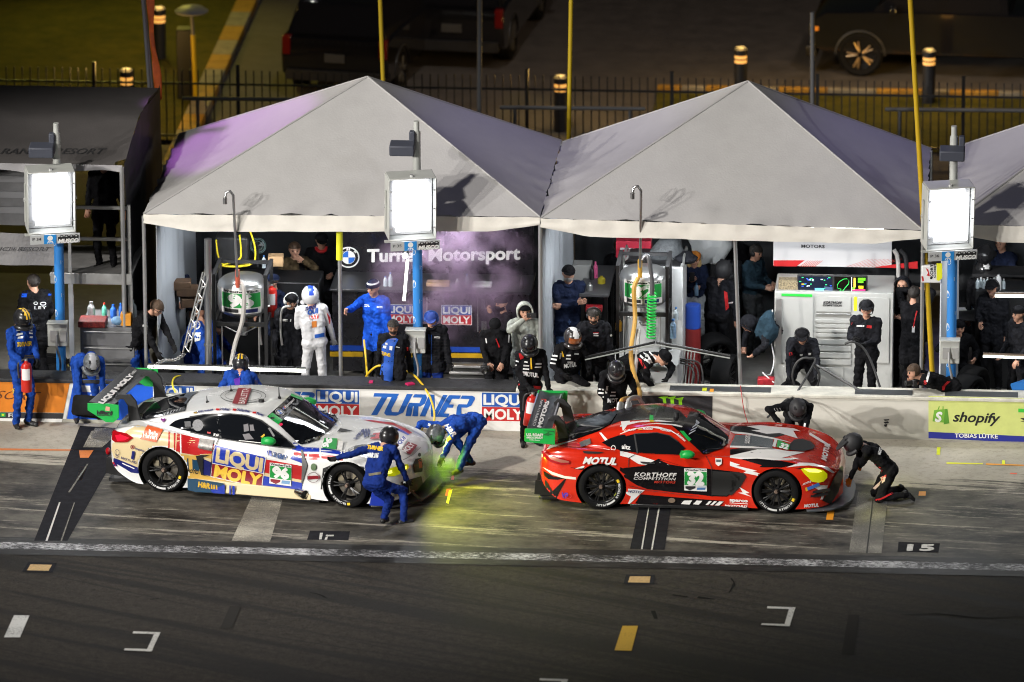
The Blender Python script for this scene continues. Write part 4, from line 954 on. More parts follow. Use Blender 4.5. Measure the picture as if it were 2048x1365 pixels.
for s in (-1, 1): attach(car_spot(mm, 2.2, s * .66, .56, 16), mt)

# ---------------------------------------------------------------- the white car
BW = M('paint_white_car', (.70, .70, .69), .25, coat=.8, var=.06, vscale=3)
BS = dict(x=(-2.34, 2.32), axles=(-1.435, 1.435), wz=.35, arch=.385, gx=(-2.05, .98), c=dict(
    w=[(-2.34, .72), (-2.28, .85), (-2.15, .93), (-1.9, 1.0), (-1.6, 1.02), (-1.2, 1.02), (-1.0, .97), (-.6, .945), (.4, .945), (.85, .98), (1.05, 1.02), (1.5, 1.025), (1.8, 1.0), (2.0, .93), (2.15, .82), (2.25, .66), (2.32, .48)],
    sh=[(-2.34, .70), (-2.28, .84), (-2.15, .91), (-1.85, .97), (-1.4, .955), (-1.0, .91), (-.4, .86), (.4, .84), (.9, .845), (1.2, .845), (1.5, .825), (1.75, .78), (2.0, .73), (2.15, .69), (2.25, .64), (2.32, .58)],
    zc=[(-2.34, .74), (-2.28, .90), (-2.15, .97), (-1.8, 1.0), (-1.0, .98), (.4, .90), (.9, .885), (1.3, .875), (1.7, .845), (2.0, .79), (2.15, .745), (2.25, .68), (2.32, .60)],
    zb=[(-2.34, .46), (-2.25, .30), (-2.1, .20), (-1.8, .10), (1.6, .08), (2.0, .10), (2.2, .14), (2.32, .18)],
    cy=[(-2.34, .5), (-2.2, .72), (-1.8, .82), (-1.2, .84), (-.5, .80), (.5, .80), (1.0, .84), (1.5, .84), (1.8, .78), (2.1, .64), (2.25, .5), (2.32, .3)],
    tuck=[(-2.34, 1), (-1.05, .985), (-.6, .955), (.6, .95), (.9, .96), (1.2, 1), (2.32, 1)],
    by=[(-2.05, .55), (-1.8, .70), (-1.45, .82), (-1.1, .875), (-.5, .89), (.3, .885), (.55, .86), (.72, .72), (.88, .48), (.98, .25)],
    bz=[(-2.05, .95), (-1.7, .98), (-1.4, .96), (-1.0, .925), (-.5, .885), (.3, .845), (.98, .87)],
    ey=[(-2.05, .42), (-1.85, .55), (-1.5, .63), (-1.0, .67), (-.4, .69), (0, .69), (.25, .68), (.5, .64), (.7, .52), (.88, .30), (.98, .15)],
    ez=[(-2.05, .955), (-1.85, .99), (-1.5, 1.085), (-1.2, 1.155), (-.8, 1.225), (-.45, 1.25), (-.1, 1.24), (.1, 1.185), (.3, 1.08), (.5, .94), (.62, .86), (.98, .875)],
    zt=[(-2.05, .98), (-1.85, 1.03), (-1.5, 1.13), (-1.2, 1.20), (-.8, 1.275), (-.45, 1.305), (-.1, 1.30), (.15, 1.235), (.4, 1.12), (.65, 1.0), (.85, .91), (.98, .88)]))
bt, bmx = car_root('white_race_car', 'white race car number 96 with red, blue and cream stripes and green mirrors', (-3.34, -2.70), -11.2)
low, cab = car_body(BS, BW, DARKIN)
body = mbw(bmx, low); body.merge(cab, bmx); obj('body', body, bt, ang=38)
hb = on_mesh(bvh_of(body))
B4, B5, B6 = crop(140, 730, 4.877), crop(380, 760, 4.877), crop(620, 770, 4.55)
def bd(name, items, X, off=.004, par=None):
    off = off if 'livery' in name else off + .008
    return decal(name, par or bt, items, hb, X, off=off, step=4)
CREAM = M('livery_cream', (.62, .50, .28), .28, coat=.7); CREAM2 = M('livery_sand', (.62, .38, .08), .28, coat=.7); BLU = M('livery_blue', (.01, .035, .36), .28, coat=.7); NVY = M('livery_navy', (.008, .012, .12), .28, coat=.7); CRED = M('livery_red', (.46, .012, .014), .28, coat=.7); MARO = M('livery_maroon', (.22, .01, .02), .35)
TEALB = M('livery_teal', (.01, .05, .10), .35)
bd('livery', [Q([(415, 770), (560, 640), (660, 590), (900, 650), (1085, 690), (1268, 735), (1268, 900), (1130, 1125), (1100, 1110), (1060, 960), (980, 860), (880, 820), (780, 845), (700, 920), (660, 1000), (430, 905), (405, 830)], CREAM),
              Q([(1045, 670), (1268, 720), (1268, 890), (1100, 860), (1035, 840)], CRED), Q([(960, 652), (978, 655), (972, 830), (958, 822)], CRED), Q([(1012, 665), (1030, 668), (1028, 850), (1014, 845)], CRED), Q([(1072, 680), (1085, 683), (1088, 870), (1074, 866)], WHP),
              Q([(1080, 870), (1268, 900), (1268, 1130), (1130, 1120)], CREAM2), Q([(1140, 910), (1155, 912), (1160, 1020), (1145, 1018)], TEALB), Q([(1192, 920), (1206, 922), (1210, 1025), (1196, 1022)], TEALB), Q([(1215, 924), (1262, 930), (1262, 1030), (1220, 1028)], TEALB),
              Q([(430, 905), (660, 1000), (672, 1060), (600, 1050), (450, 960), (425, 930)], NVY), Q([(512, 955), (632, 1008), (628, 1016), (510, 963)], WHP), Q([(405, 930), (440, 930), (470, 990), (400, 985)], NVY), Q([(415, 950), (430, 945), (455, 985), (440, 990)], CRED)], B4)
bd('livery', [Q([(0, 565), (100, 590), (240, 630), (215, 720), (100, 725), (0, 690)], CRED), Q([(0, 740), (215, 720), (205, 945), (0, 960)], CREAM2), Q([(60, 745), (215, 780), (205, 940), (130, 925)], NVY), Q([(120, 745), (215, 775), (212, 805), (125, 768)], CREAM),
              Q([(22, 775), (60, 785), (95, 890), (35, 870)], TEALB), Q([(0, 950), (200, 940), (420, 1000), (720, 1060), (700, 1078), (400, 1030), (200, 985), (0, 970)], CREAM2),
              Q([(745, 690), (1090, 755), (1090, 770), (750, 702)], WHP), Q([(1000, 740), (1092, 765), (1092, 812), (980, 770)], BLU), Q([(725, 770), (1095, 838), (1098, 980), (715, 905)], CRED), Q([(735, 755), (1095, 822), (1095, 840), (735, 772)], WHP), Q([(718, 902), (1098, 978), (1098, 1005), (716, 938)], CREAM), Q([(716, 936), (1098, 1004), (1090, 1082), (712, 1062)], BLU)], B5)
bd('logo_panel', [Q([(242, 630), (745, 752), (705, 1058), (202, 945)], WHP), Q([(248, 640), (738, 757), (718, 905), (222, 805)], BLU), Q([(220, 812), (716, 912), (700, 1048), (208, 938)], MARO), T('LIQUI', (255, 788), (702, 888), (14, -122), CREAM, .045, 0, .98), T('MOLY', (236, 940), (686, 1040), (18, -112), M('letter_gold', (.75, .48, .05), .4), .05)], B5, .009)
bd('number_panel', [Q([(782, 802), (994, 826), (992, 1038), (778, 1008)], WHP), Q([(786, 830), (992, 852), (990, 978), (782, 950)], NGRN), T('WeatherTech', (790, 824), (988, 846), 17, BLACK, .04), T('96', (815, 942), (965, 962), 100, WHITE, .07), Q([(790, 962), (886, 974), (884, 995), (840, 1015), (790, 990)], MARO), Q([(902, 976), (985, 986), (975, 1020), (895, 1010)], M('badge_sky', (.15, .3, .5), .4))], B5, .014)
turner(bt, hb, lambda u, v: (805 + u * 125 + 2, 702 + v * 48 + u * 30), M('turner_navy', (.01, .06, .22), .5), .014, 'lettering', B5)
bd('lettering', [Q([(752, 690), (760, 692), (768, 735), (760, 733)], BLU), Q([(770, 690), (795, 694), (802, 745), (778, 740)], BLU)], B5, .012)
bd('lettering', [Q([(755, 600), (910, 640), (845, 755), (688, 720)], M('label_orange', (.62, .10, .02), .4)), T('Belle', (772, 680), (862, 702), 42, WHITE, .02), T('Haven', (718, 705), (850, 730), 42, WHITE, .02), T('mysta', (640, 820), (725, 845), 22, NVY, .02), T('NOTLAD', (508, 912), (655, 965), 22, NVY, .02, 0, 1.1), Q([(612, 838), (640, 840), (628, 925), (602, 912)], NVY), T('HOTO', (1140, 1045), (1255, 1062), 34, BLACK, .03, .3)] + ringp(617, 798, 22, 20, 5, MARO, 14) + [('p', ell(617, 798, 10, 9, 10), MARO)] + ringp(470, 850, 22, 30, 4, NVY, 14) + ringp(470, 890, 12, 18, 4, NVY, 10), B4, .013)
HEART = [(912, 572), (890, 548), (890, 536), (900, 530), (912, 540), (924, 530), (935, 534), (936, 546)]
bd('door_line', [Q([(283, 570), (289, 571), (225, 700), (200, 945), (195, 944), (219, 700)], GAP), Q([(205, 985), (420, 1030), (700, 1078), (1095, 1092), (1095, 1097), (700, 1084), (420, 1036), (205, 991)], GAP)], B5, .009)
bd('heart_sticker', [Q(HEART, M('purple', (.16, .005, .16), .4))], B4, .013)
# roof
bd('roof_emblem', ringp(520, 168, 222, 70, 6, BLACK, 36) + ringp(520, 168, 180, 52, 4, BLACK, 30) + [Q([(472, 92), (600, 94), (545, 252), (412, 246)], MARO), T('BARLETTA', (532, 246), (580, 98), (-62, -2), WHP, .0)], B5, .009)
bd('lettering', [T('Klingmann', (78, 328), (225, 306), (4, -20), NVY, .03, .25), T('Walker', (296, 303), (392, 306), (3, -20), NVY, .03, .25), T('Gallagher', (455, 306), (588, 326), (3, -20), NVY, .03, .25), T('Foley', (648, 342), (720, 362), (4, -20), NVY, .03, .25),
                 Q([(40, 322), (72, 316), (72, 324), (40, 330)], BLACK), Q([(40, 330), (72, 324), (72, 331), (40, 337)], YE)] + [Q([(a, b), (a + 34, b + 2), (a + 30, b + 16), (a - 4, b + 14)], CRED) for a, b in ((258, 290), (420, 293), (614, 320))], B5, .009)
bd('windshield', [Q([(985, 150), (1100, 200), (1268, 290), (1268, 590), (1080, 634), (1050, 625), (860, 440), (750, 365), (880, 250)], GLASS)], B5, .009)
bd('windshield', [Q([(0, 150), (110, 190), (232, 285), (255, 320), (190, 405), (90, 480), (-10, 530), (-60, 535)], GLASS)], B6, .009)
bd('sun_strip', [Q([(985, 150), (1095, 200), (1000, 300), (905, 400), (870, 440), (750, 365), (870, 262)], BLACK), Q([(752, 366), (800, 330), (902, 402), (858, 440)], GRN), Q([(975, 165), (985, 142), (1098, 188), (1090, 212)], GRN), T('Motorsport', (925, 292), (1020, 205), (-16, -22), WHP, .02, .1), Q([(895, 285), (908, 275), (920, 292), (906, 305)], BLU), Q([(908, 275), (918, 266), (930, 282), (920, 292)], CRED)], B5, .009)
bd('emblem', [('p', ell(872, 326, 44, 30, 20, rot=20), WHP), ('p', ell(872, 326, 40, 27, 20, rot=20), BLACK), ('p', ell(872, 326, 28, 19, 20, rot=20), WHP), Q([(872, 326), (898, 335), (890, 342), (878, 345), (866, 343)], TB), Q([(872, 326), (846, 317), (854, 310), (866, 307), (878, 309)], TB)], B5, .013)
bd('reflector_dot', [('p', ell(882, 442, 18, 14, 10), M('dot_pink', (.8, .03, .1), .4))], B5, .012)
bd('side_window', [Q([(970, 596), (1030, 552), (1080, 535), (1180, 515), (1268, 508), (1268, 672), (1080, 630)], GLASS)], B4, .009)
bd('side_window', [Q([(0, 372), (150, 345), (262, 340), (400, 338), (520, 348), (650, 382), (760, 440), (870, 530), (1030, 668), (830, 650), (560, 610), (285, 568), (0, 505)], GLASS)], B5, .009)
bd('window_frame', [Q([(258, 340), (276, 340), (312, 565), (288, 565)], BLACK), Q([(0, 362), (150, 336), (400, 330), (560, 345), (700, 395), (860, 515), (1040, 668), (1020, 668), (850, 525), (690, 405), (550, 354), (400, 340), (150, 346), (0, 376)], BLACK), Q([(0, 505), (285, 566), (560, 608), (830, 648), (1030, 668), (1030, 678), (830, 660), (560, 620), (285, 578), (0, 516)], BLACK)], B5, .009)
bd('window_vent', [('p', ell(80, 447, 52, 56, 22), M('vent_grey', (.20, .20, .21), .6, var=.3, vscale=60)), T('RW', (235, 548), (285, 556), 26, WHP, .02), Q([(170, 508), (205, 512), (205, 528), (172, 524)], CRED), Q([(480, 588), (730, 615), (730, 622), (480, 595)], WHP)], B5, .012)
SEAT = M('seat_grey', (.16, .15, .16), .7)
bd('seat', [Q([(525, 440), (570, 430), (580, 500), (530, 510)], SEAT), Q([(585, 440), (620, 440), (632, 500), (590, 500)], SEAT), Q([(515, 535), (580, 525), (625, 580), (540, 585)], SEAT), Q([(690, 560), (725, 530), (735, 545), (710, 568)], YE), Q([(760, 475), (780, 470), (830, 555), (812, 560)], M('cage_grey', (.2, .2, .2), .5))], B5, .012)
bd('window_vent', [Q([(1120, 560), (1180, 555), (1182, 608), (1125, 612)], M('vent_dark', (.09, .09, .095), .6))], B4, .012)
bd('rear_window', [Q([(700, 545), (715, 490), (800, 400), (930, 335), (1100, 290), (1260, 265), (1190, 310), (1140, 380), (1122, 455), (900, 505), (740, 545)], GLASS), Q([(900, 480), (1122, 415), (1120, 455), (905, 503)], CARBON_M)] + [Q([(930 + k * 30, 478 - k * 9), (938 + k * 30, 476 - k * 9), (926 + k * 30, 500 - k * 9), (918 + k * 30, 502 - k * 9)], M('louvre', (.3, .3, .3), .5)) for k in range(6)], B4, .009)
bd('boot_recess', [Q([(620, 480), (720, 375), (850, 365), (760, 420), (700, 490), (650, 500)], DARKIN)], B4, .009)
bd('tail_lamp', [Q([(425, 635), (470, 655), (560, 670), (622, 712), (560, 755), (450, 755), (420, 730)], REDL), Q([(450, 690), (500, 680), (585, 712), (540, 735), (470, 740)], M('lamp_glow_red', (.6, .01, .03), .2, emit='#ff1030', es=.25))], B4, .013)
bd('filler_panel', [Q([(100, 568), (236, 588), (215, 690), (78, 662)], _mats['filler_panel'])], B5, .012)
bd('side_scoop', [Q([(58, 738), (110, 730), (215, 728), (130, 750), (125, 920), (195, 945), (110, 925)], DARKIN)], B5, .012)
bd('fender_gap', [Q([(1085, 685), (1100, 690), (1150, 830), (1098, 1010), (1090, 1000), (1098, 820)], M('gap_grey', (.12, .12, .12), .6))], B5, .012)
# bonnet and front
bd('livery', [Q([(-150, 522), (-60, 570), (100, 575), (330, 612), (330, 645), (100, 612), (-80, 610), (-165, 590)], BLU), Q([(-150, 600), (-80, 622), (100, 632), (300, 655), (300, 690), (0, 680), (-145, 660)], CRED), Q([(-80, 618), (-66, 620), (-62, 680), (-78, 676)], WHP), Q([(-25, 620), (-12, 622), (-10, 682), (-22, 682)], WHP), Q([(85, 575), (100, 578), (105, 690), (90, 690)], WHP), Q([(480, 320), (560, 325), (760, 350), (870, 400), (930, 440), (900, 450), (760, 370), (560, 338)], CRED), Q([(760, 385), (850, 420), (905, 455), (890, 462), (800, 420)], BLU)], B6)
bd('number_panel', [Q([(95, 585), (128, 495), (145, 495), (112, 590)], WHP), Q([(108, 588), (130, 495), (250, 500), (238, 600)], NGRN), T('96', (158, 590), (206, 510), (-48, -20), WHITE, .06), Q([(245, 600), (258, 520), (305, 530), (290, 610)], WHP)], B6, .013)
bd('lettering', [T('H&R', (395, 500), (470, 420), (32, 2), NAVY, .05), Q([(472, 418), (490, 410), (510, 490), (492, 495)], NAVY), Q([(498, 414), (515, 410), (530, 480), (515, 486)], NAVY), Q([(522, 412), (540, 410), (548, 462), (535, 472)], NAVY), Q([(575, 455), (640, 445), (650, 500), (545, 505)], CRED), Q([(545, 475), (600, 462), (590, 485), (550, 490)], BLACK),
                 Q([(835, 490), (885, 500), (830, 600), (765, 580)], WHP), T('LIQUI', (790, 585), (868, 500), (-22, -22), BLU, .04), Q([(890, 530), (970, 560), (905, 645), (830, 610)], MARO), T('MOLY', (870, 632), (950, 560), (-42, -22), WHP, .04), ('p', ell(985, 645, 14, 18, 12), BLACK), T('TU', (275, 640), (345, 620), 24, WHP, .05, .2)], B6, .013)
bd('bonnet_vent', [Q([(245, 440), (275, 405), (390, 430), (280, 435)], BLACK), Q([(400, 570), (470, 555), (640, 545), (520, 575), (400, 605)], BLACK)], B6, .013)
bd('bonnet_line', [Q([(560, 415), (680, 395), (680, 399), (562, 419)], BLACK), Q([(330, 605), (420, 560), (424, 563), (335, 610)], M('line_grey', (.2, .2, .2), .5)), Q([(840, 690), (930, 640), (1000, 575), (1003, 578), (932, 645), (845, 696)], M('line_grey', (.2, .2, .2), .5))], B6, .013)
bd('badge', [('p', ell(38, 745, 26, 32, 14), M('badge_green', (.1, .16, .08), .5)), Q([(-20, 825), (95, 820), (95, 850), (-20, 858)], MARO)] + ringp(35, 838, 55, 50, 5, M('ring_grey', (.15, .1, .1), .5), 20), B6, .013)
bd('wheel_arch_lip', [Q([(100, 950), (120, 760), (250, 705), (490, 745), (490, 770), (250, 730), (150, 770), (125, 950)], CARBON_M)], B6, .005)
bd('headlight', [Q([(655, 780), (760, 750), (880, 725), (892, 750), (860, 790), (760, 830), (680, 830)], YLAMP), Q([(810, 755), (870, 740), (870, 765), (820, 780)], M('headlamp_core', (.9, .9, .2), .1, emit='#f4f860', es=1.3)), Q([(680, 795), (740, 775), (745, 800), (690, 815)], _mats['headlamp_core'])], B6, .013)
bd('grille', [Q([(925, 735), (950, 680), (1000, 670), (1015, 720), (1010, 790), (940, 800)], BLACK), Q([(975, 690), (1000, 680), (1010, 750), (980, 760)], M('grille_red', (.5, .06, .03), .5)), Q([(820, 880), (1000, 830), (1015, 900), (960, 960), (840, 960)], BLACK)], B6, .013)
SPB = [(2.52, 0), (2.50, .3), (2.45, .55), (2.32, .80), (2.1, .98), (1.8, 1.03), (1.78, .85)]
obj('splitter', mbw(bmx, plan_plate(SPB, .06, .03, CARBON)), bt, bevel=.008)
for s in (-1, 1): obj('front_flick', mbw(bmx, MB().prism([(1.78, s * 1.03, .09), (2.1, s * .985, .09), (2.1, s * .985, .33), (1.82, s * 1.03, .30)], (0, -s * .02, 0), BLU)), bt, bevel=.005)
for s in (-1, 1):
    mb = MB(); mb.prism([(.86, s * .99, .08), (.70, s * 1.0, .08), (-.90, s * 1.0, .08), (-1.02, s * .99, .10), (-1.02, s * .97, .26), (.5, s * .95, .22), (.86, s * .95, .2)], (0, -s * .25, 0), CREAM); q = obj('side_skirt', mbw(bmx, mb), bt, bevel=.01); sk = q if s < 0 else sk
hsk = on_plane(p=bmx @ Vector((0, -1.0, .15)), n=bmx.to_3x3() @ Vector((0, -1, .06)))
decal('lettering', sk, [Q([(-25, 962), (60, 965), (330, 1010), (340, 1105), (60, 1095), (-20, 1075)], TEALB), Q([(200, 1080), (340, 1020), (340, 1112), (230, 1105)], BLU), Q([(385, 1028), (400, 1030), (400, 1118), (385, 1116)], BLU), Q([(415, 1034), (438, 1036), (436, 1122), (414, 1120)], BLU), T('H&R', (80, 1042), (195, 1062), 50, YE, .06, .15)] + [Q([(205 + k * 24, 1062 + k * 3), (222 + k * 24, 1064 + k * 3), (218 + k * 24, 1022 + k * 3), (205 + k * 24, 1020 + k * 3)], YE) for k in range(3)], hsk, B5, off=.006)
obj('floor', mbw(bmx, plan_plate([(1.7, 0), (1.7, .7), (1.0, .7), (.98, .96), (-.98, .96), (-1.0, .7), (-1.8, .7), (-2.3, .8), (-2.36, .78)], .05, .05, CARBON)), bt)
mb = MB()
for s in (-.75, -.4, 0, .4, .75): mb.prism([(-2.42, s, .16), (-1.8, s, .07), (-1.8, s, .25), (-2.4, s, .40)], (0, .02, 0), CARBON)
mb.box((-2.26, 0, .36), (.2, 1.6, .14), CARBON); obj('diffuser', mbw(bmx, mb), bt)
for s in (-1, 1): obj('rain_light', mbw(bmx, MB().sph((-2.42, s * .62, .46), (.04, .05, .06), REDL, 10)), bt)
mb = MB(); mb.cyl((.78, -1.02, .17), (.62, -.9, .17), .065, CHROME, n=16, caps=False); mb.cyl((.76, -1.0, .17), (.62, -.9, .17), .058, BLACK, n=16); obj('exhaust', mbw(bmx, mb), bt)
mirror(bt, bmx, .23, 1.02, .96, -1, GRN); mirror(bt, bmx, .23, 1.02, .96, 1, GRN)
for x, y, z, h in ((-.95, -.30, 1.25, .10), (-.75, .25, 1.28, .1), (.05, .1, 1.28, .20)):
    mb = MB(); mb.cyl((x, y, z - .03), (x - .01, y, z + h), .012, BLACK, r1=.004, n=6); mb.cyl((x, y, z - .02), (x, y, z + .015), .025, BLACK, n=8); obj('antenna', mbw(bmx, mb), bt)
mb = MB(); mb.cyl((-.13, -.22, 1.26), (-.13, -.22, 1.335), .05, BLACK, r1=.042, n=14); obj('roof_vent', mbw(bmx, mb), bt)
bp_ = [(-2.62, 1.29), (-2.30, 1.31), (-2.13, 1.30), (-2.13, 1.10), (-2.22, 1.02), (-2.34, 1.02), (-2.62, 1.18)]
bw = wing(bt, bmx, -2.60, -2.20, 1.30, .93, 1.1, .60, [(-2.30, 1.285), (-2.25, 1.36), (-2.05, 1.37), (-1.97, 1.28), (-1.90, 1.0), (-1.78, .95), (-2.08, .92), (-2.10, 1.20), (-2.16, 1.29)], bp_, CARBON_M)
hw = on_plane(p=bmx @ Vector((-2.4, 0, 1.305)), n=(0, 0, 1)); hp = on_plane(p=bmx @ Vector((-2.4, -.942, 1.15)), n=bmx.to_3x3() @ Vector((0, -1, 0)))
decal('lettering', bw, [T('LIQUI MOLY', (322, 388), (628, 108), (-46, -14), WHP, .06, 0, .95), T('ENERGY', (612, 105), (655, 62), (-22, -10), WHP, 0)], hw, B4, off=.012)
decal('lettering', bw, [T('hilliard', (264, 482), (412, 486), 36, BLACK, .05), Q([(350, 405), (390, 412), (388, 452), (345, 445)], M('tag_pink', (.6, .3, .22), .5)), Q([(262, 488), (412, 494), (412, 500), (262, 494)], BLACK)], hp, B4, off=.003)
for x in (-1.435, 1.435):
    for s in (-1, 1): wheel(bt, (x, s * .845, .35), s, 5, turn=R(-8) if x > 0 else 0, ang=(-50 if x < 0 else -115) if s < 0 else None)
for s in (-1, 1): attach(car_spot(bmx, 2.36, s * .66, .62, 220), bt)
# ================================================================ PEOPLE
SKIN = M('skin', (.52, .28, .19), .55, var=.10, vscale=18); SKIN2 = M('skin_tan', (.36, .18, .11), .55, var=.1, vscale=18)
EYE = M('eye_dark', (.02, .015, .012), .3); LIP = M('lip', (.34, .12, .10), .5)
def cloth(name, c, rough=.85, var=.38): return M(name, c, rough, var=var, vscale=9, bump=.9, bscale=14, spec=.12)
CL_BLUE = cloth('suit_blue', (.012, .055, .30)); CL_BLUED = cloth('suit_deep_blue', (.008, .025, .16)); CL_BLK = cloth('cloth_black', (.0075, .0075, .009)); CL_BLK2 = cloth('cloth_soft_black', (.012, .0125, .016)); CL_NAVY = cloth('cloth_navy', (.012, .018, .045)); CL_GREY = cloth('hoodie_grey', (.38, .40, .36))
CL_WHITE = cloth('suit_white', (.62, .62, .64), .8, .08); CL_BROWN = cloth('jacket_brown', (.085, .060, .032)); CL_ROYAL = cloth('jacket_royal', (.010, .075, .50)); CL_TEAL = cloth('hoodie_teal', (.022, .045, .065)); CL_JEAN = cloth('jeans', (.05, .09, .20)); CL_LGREY = cloth('trousers_grey', (.34, .36, .38)); CL_KHAKI = cloth('trousers_dark_grey', (.06, .065, .07))
SHOE = M('shoe_black', (.012, .012, .013), .5, var=.2); GLOVE = cloth('glove_black', (.014, .014, .015)); GLOVEW = cloth('glove_white', (.6, .6, .6)); GLOVEO = cloth('glove_orange', (.55, .16, .02))
HAIRB = M('hair_brown', (.075, .042, .022), .6, var=.4, vscale=40, bump=.6, bscale=60); HAIRD = M('hair_dark', (.020, .015, .012), .55, var=.4, vscale=40, bump=.6, bscale=60); HAIRY = M('hair_blonde', (.50, .34, .14), .5, var=.35, vscale=40, bump=.6, bscale=60)
HELM = M('helmet_black', (.016, .016, .018), .3, coat=.3, var=.3, vscale=18); HELM_M = M('helmet_matt', (.02, .02, .022), .6, var=.3); VISOR = M('visor_dark', (.008, .008, .01), .06, coat=.5); WHT = M('trim_white', (.7, .7, .7), .5); REDT = M('trim_red', (.50, .012, .015), .5); YELT = M('trim_yellow', (.75, .45, .02), .5); PADB = M('ear_pad_black', (.015, .015, .016), .45)
def rcone(mb, p0, p1, r0, r1, mat, n=12):
    p0, p1 = Vector(p0), Vector(p1); d = p1 - p0
    if d.length < 1e-4: d = Vector((0, 0, 1e-3)); p1 = p0 + d
    ax = d.normalized(); L = d.length; pr = []
    for i in range(4): t = -math.pi / 2 + math.pi / 2 * i / 4 + (.02 if i == 0 else 0); pr.append((math.cos(t) * r0, math.sin(t) * r0))
    pr.append((r0, 0)); pr.append((r1, L))
    for i in range(1, 5): t = math.pi / 2 * i / 4 - (.02 if i == 4 else 0); pr.append((math.cos(t) * r1, L + math.sin(t) * r1))
    k = len(mb.v); mb.lathe(pr, p0, mat, ax, n)
    mb.f.append([k + i for i in range(n)][::-1]); mb.m.append(mb.mi(mat)); mb.f.append([k + (len(pr) - 1) * n + i for i in range(n)]); mb.m.append(mb.mi(mat))
def ik(S, W, a, b, pole):
    d = W - S; L = d.length; m = (a + b) * .999
    if L > m: W = S + d * (m / L); d = W - S; L = m
    u = d.normalized(); x = (a * a - b * b + L * L) / (2 * L); h = math.sqrt(max(a * a - x * x, 0))
    pv = pole - u * pole.dot(u)
    if pv.length < 1e-5: pv = Vector((0, 0, 1)) - u * u.z
    return S + u * x + pv.normalized() * h, W
def rotm(ax, deg): return Matrix.Rotation(R(deg), 3, ax)
REG = {}
def person(key, label, at=None, base=None, az=0, H=1.78, Zt=None, top=CL_BLK, pants=CL_BLK, shoes=SHOE, hand=None, skin=SKIN, gear=(), hip=(0, 0, .95), lean=0, side=0, twist=0, curve=0, hp=0, hy=0, hr=0,
           lh=None, rh=None, lp=(-.5, -.8, -.3), rp=(.5, -.8, -.3), lf=(-.11, 0, .0), rf=(.11, 0, .0), lk=(-.15, 1, .2), rk=(.15, 1, .2), ltoe=(-.25, 1, 0), rtoe=(.25, 1, 0), bulk=1.0, curl=.7, marks=(), slim=1.0, coat=0.0, beard=None):
    s = H / 1.78; V = Vector
    a = R(az); RZ = Matrix(((-math.cos(a), math.sin(a), 0), (-math.sin(a), -math.cos(a), 0), (0, 0, 1)))
    hand = hand or skin
    pel = V(hip)
    RL = rotm('Z', 0) @ rotm('Y', side) @ rotm('X', -lean)                       # x = right, y = forward, z = up
    RC = RL @ rotm('X', -curve) @ rotm('Z', twist)
    chest = pel + RL @ V((0, .01, .34)); neck = chest + RC @ V((0, .0, .22)); S_ = lambda q: neck + RC @ V((q * .185 * slim, .0, -.05))
    RH = rotm('Z', hy) @ rotm('Y', hr) @ rotm('X', -hp)                          # the head keeps upright unless pitched
    hc = neck + (RC @ V((0, .015, .075))) + RH @ V((0, .025, .075)); topz = hc + RH @ V((0, 0, .158 if any(g[0] == 'helmet' for g in gear) else .135 if any(g[0] in ('beanie', 'hood', 'cap', 'hair') for g in gear) else .118))
    Rm = lambda p: RZ @ (V(p) * s)
    if base is None:
        zt = topz.z * s
        g = G(at[0], at[1], Zt if Zt else zt); o = Rm(topz); base = V((g.x - o.x, g.y - o.y, (Zt - zt) if Zt else 0))
    else: base = V((*base, 0)) if len(base) == 2 else V(base)
    L = lambda p: base + Rm(p)
    U = lambda w: (RZ.transposed() @ (V(w) - base)) / s                          # world -> person metres
    def tgt(h, sgn, dflt):
        if h is None: return V(dflt)
        return U(h) if isinstance(h, Vector) else V(h)
    pr = []                                                                     # (p0, p1, r0, r1, material)
    k = bulk
    hl, hr_ = pel + RL @ V((-.085, 0, -.03)), pel + RL @ V((.085, 0, -.03))
    pr.append((hl + V((0, 0, .03)), hr_ + V((0, 0, .03)), .112 * k, .112 * k, pants))
    for q in (-1, 1):
        pr.append((pel + RL @ V((q * .06, 0, .07)), chest + RC @ V((q * .075 * slim, 0, .0)), .112 * k, .122 * k, top))
        pr.append((chest + RC @ V((q * .075 * slim, 0, 0)), S_(q * .62), .122 * k, .082 * k, top))
    pr.append((S_(-.9), S_(.9), .066 * k, .066 * k, top)); pr.append((chest + RC @ V((0, .04, .06)), chest + RC @ V((0, .02, -.1)), .10 * k, .10 * k, top))
    if coat:
        for q in (-1, 1): pr.append((pel + RL @ V((q * .07, 0, .05)), pel + RL @ V((q * .085, 0, -coat)), .122 * k, .128 * k, top))
    pr.append((neck + RC @ V((0, -.01, -.05)), hc + RH @ V((0, -.015, -.06)), .058, .052, skin))
    F = lambda r, f, u: hc + RH @ V((r, f, u))
    pr += [(F(0, -.018, .03), F(0, .012, .032), .088, .085, skin), (F(0, .02, -.01), F(0, .042, -.078), .068, .043, skin), (F(-.03, .035, -.02), F(.03, .035, -.02), .05, .05, skin), (F(0, .085, .012), F(0, .103, -.022), .011, .015, skin),
           (F(-.035, .078, .026), F(.035, .078, .026), .013, .013, skin), (F(-.083, .0, .01), F(-.08, -.01, -.02), .016, .012, skin), (F(.083, .0, .01), F(.08, -.01, -.02), .016, .012, skin)]
    hands = {}
    for q, h, pole, dflt in ((-1, lh, lp, (-.26, .06, .80)), (1, rh, rp, (.26, .06, .80))):
        S0 = S_(q); t = tgt(h, q, dflt); d = t - S0; W = t - d.normalized() * .05
        E, W = ik(S0, W, .285, .255, RC @ V(pole))
        pr += [(S0, E, .066 * k, .052 * k, top), (E, W - (W - E) * .06, .053 * k, .040 * k, top)]
        hd = (W - E).normalized(); hands[q] = (W, hd, E)
        sd = hd.cross(RC @ V((0, 1, 0)) if abs(hd.dot(RC @ V((0, 1, 0)))) < .9 else V((1, 0, 0))).normalized()
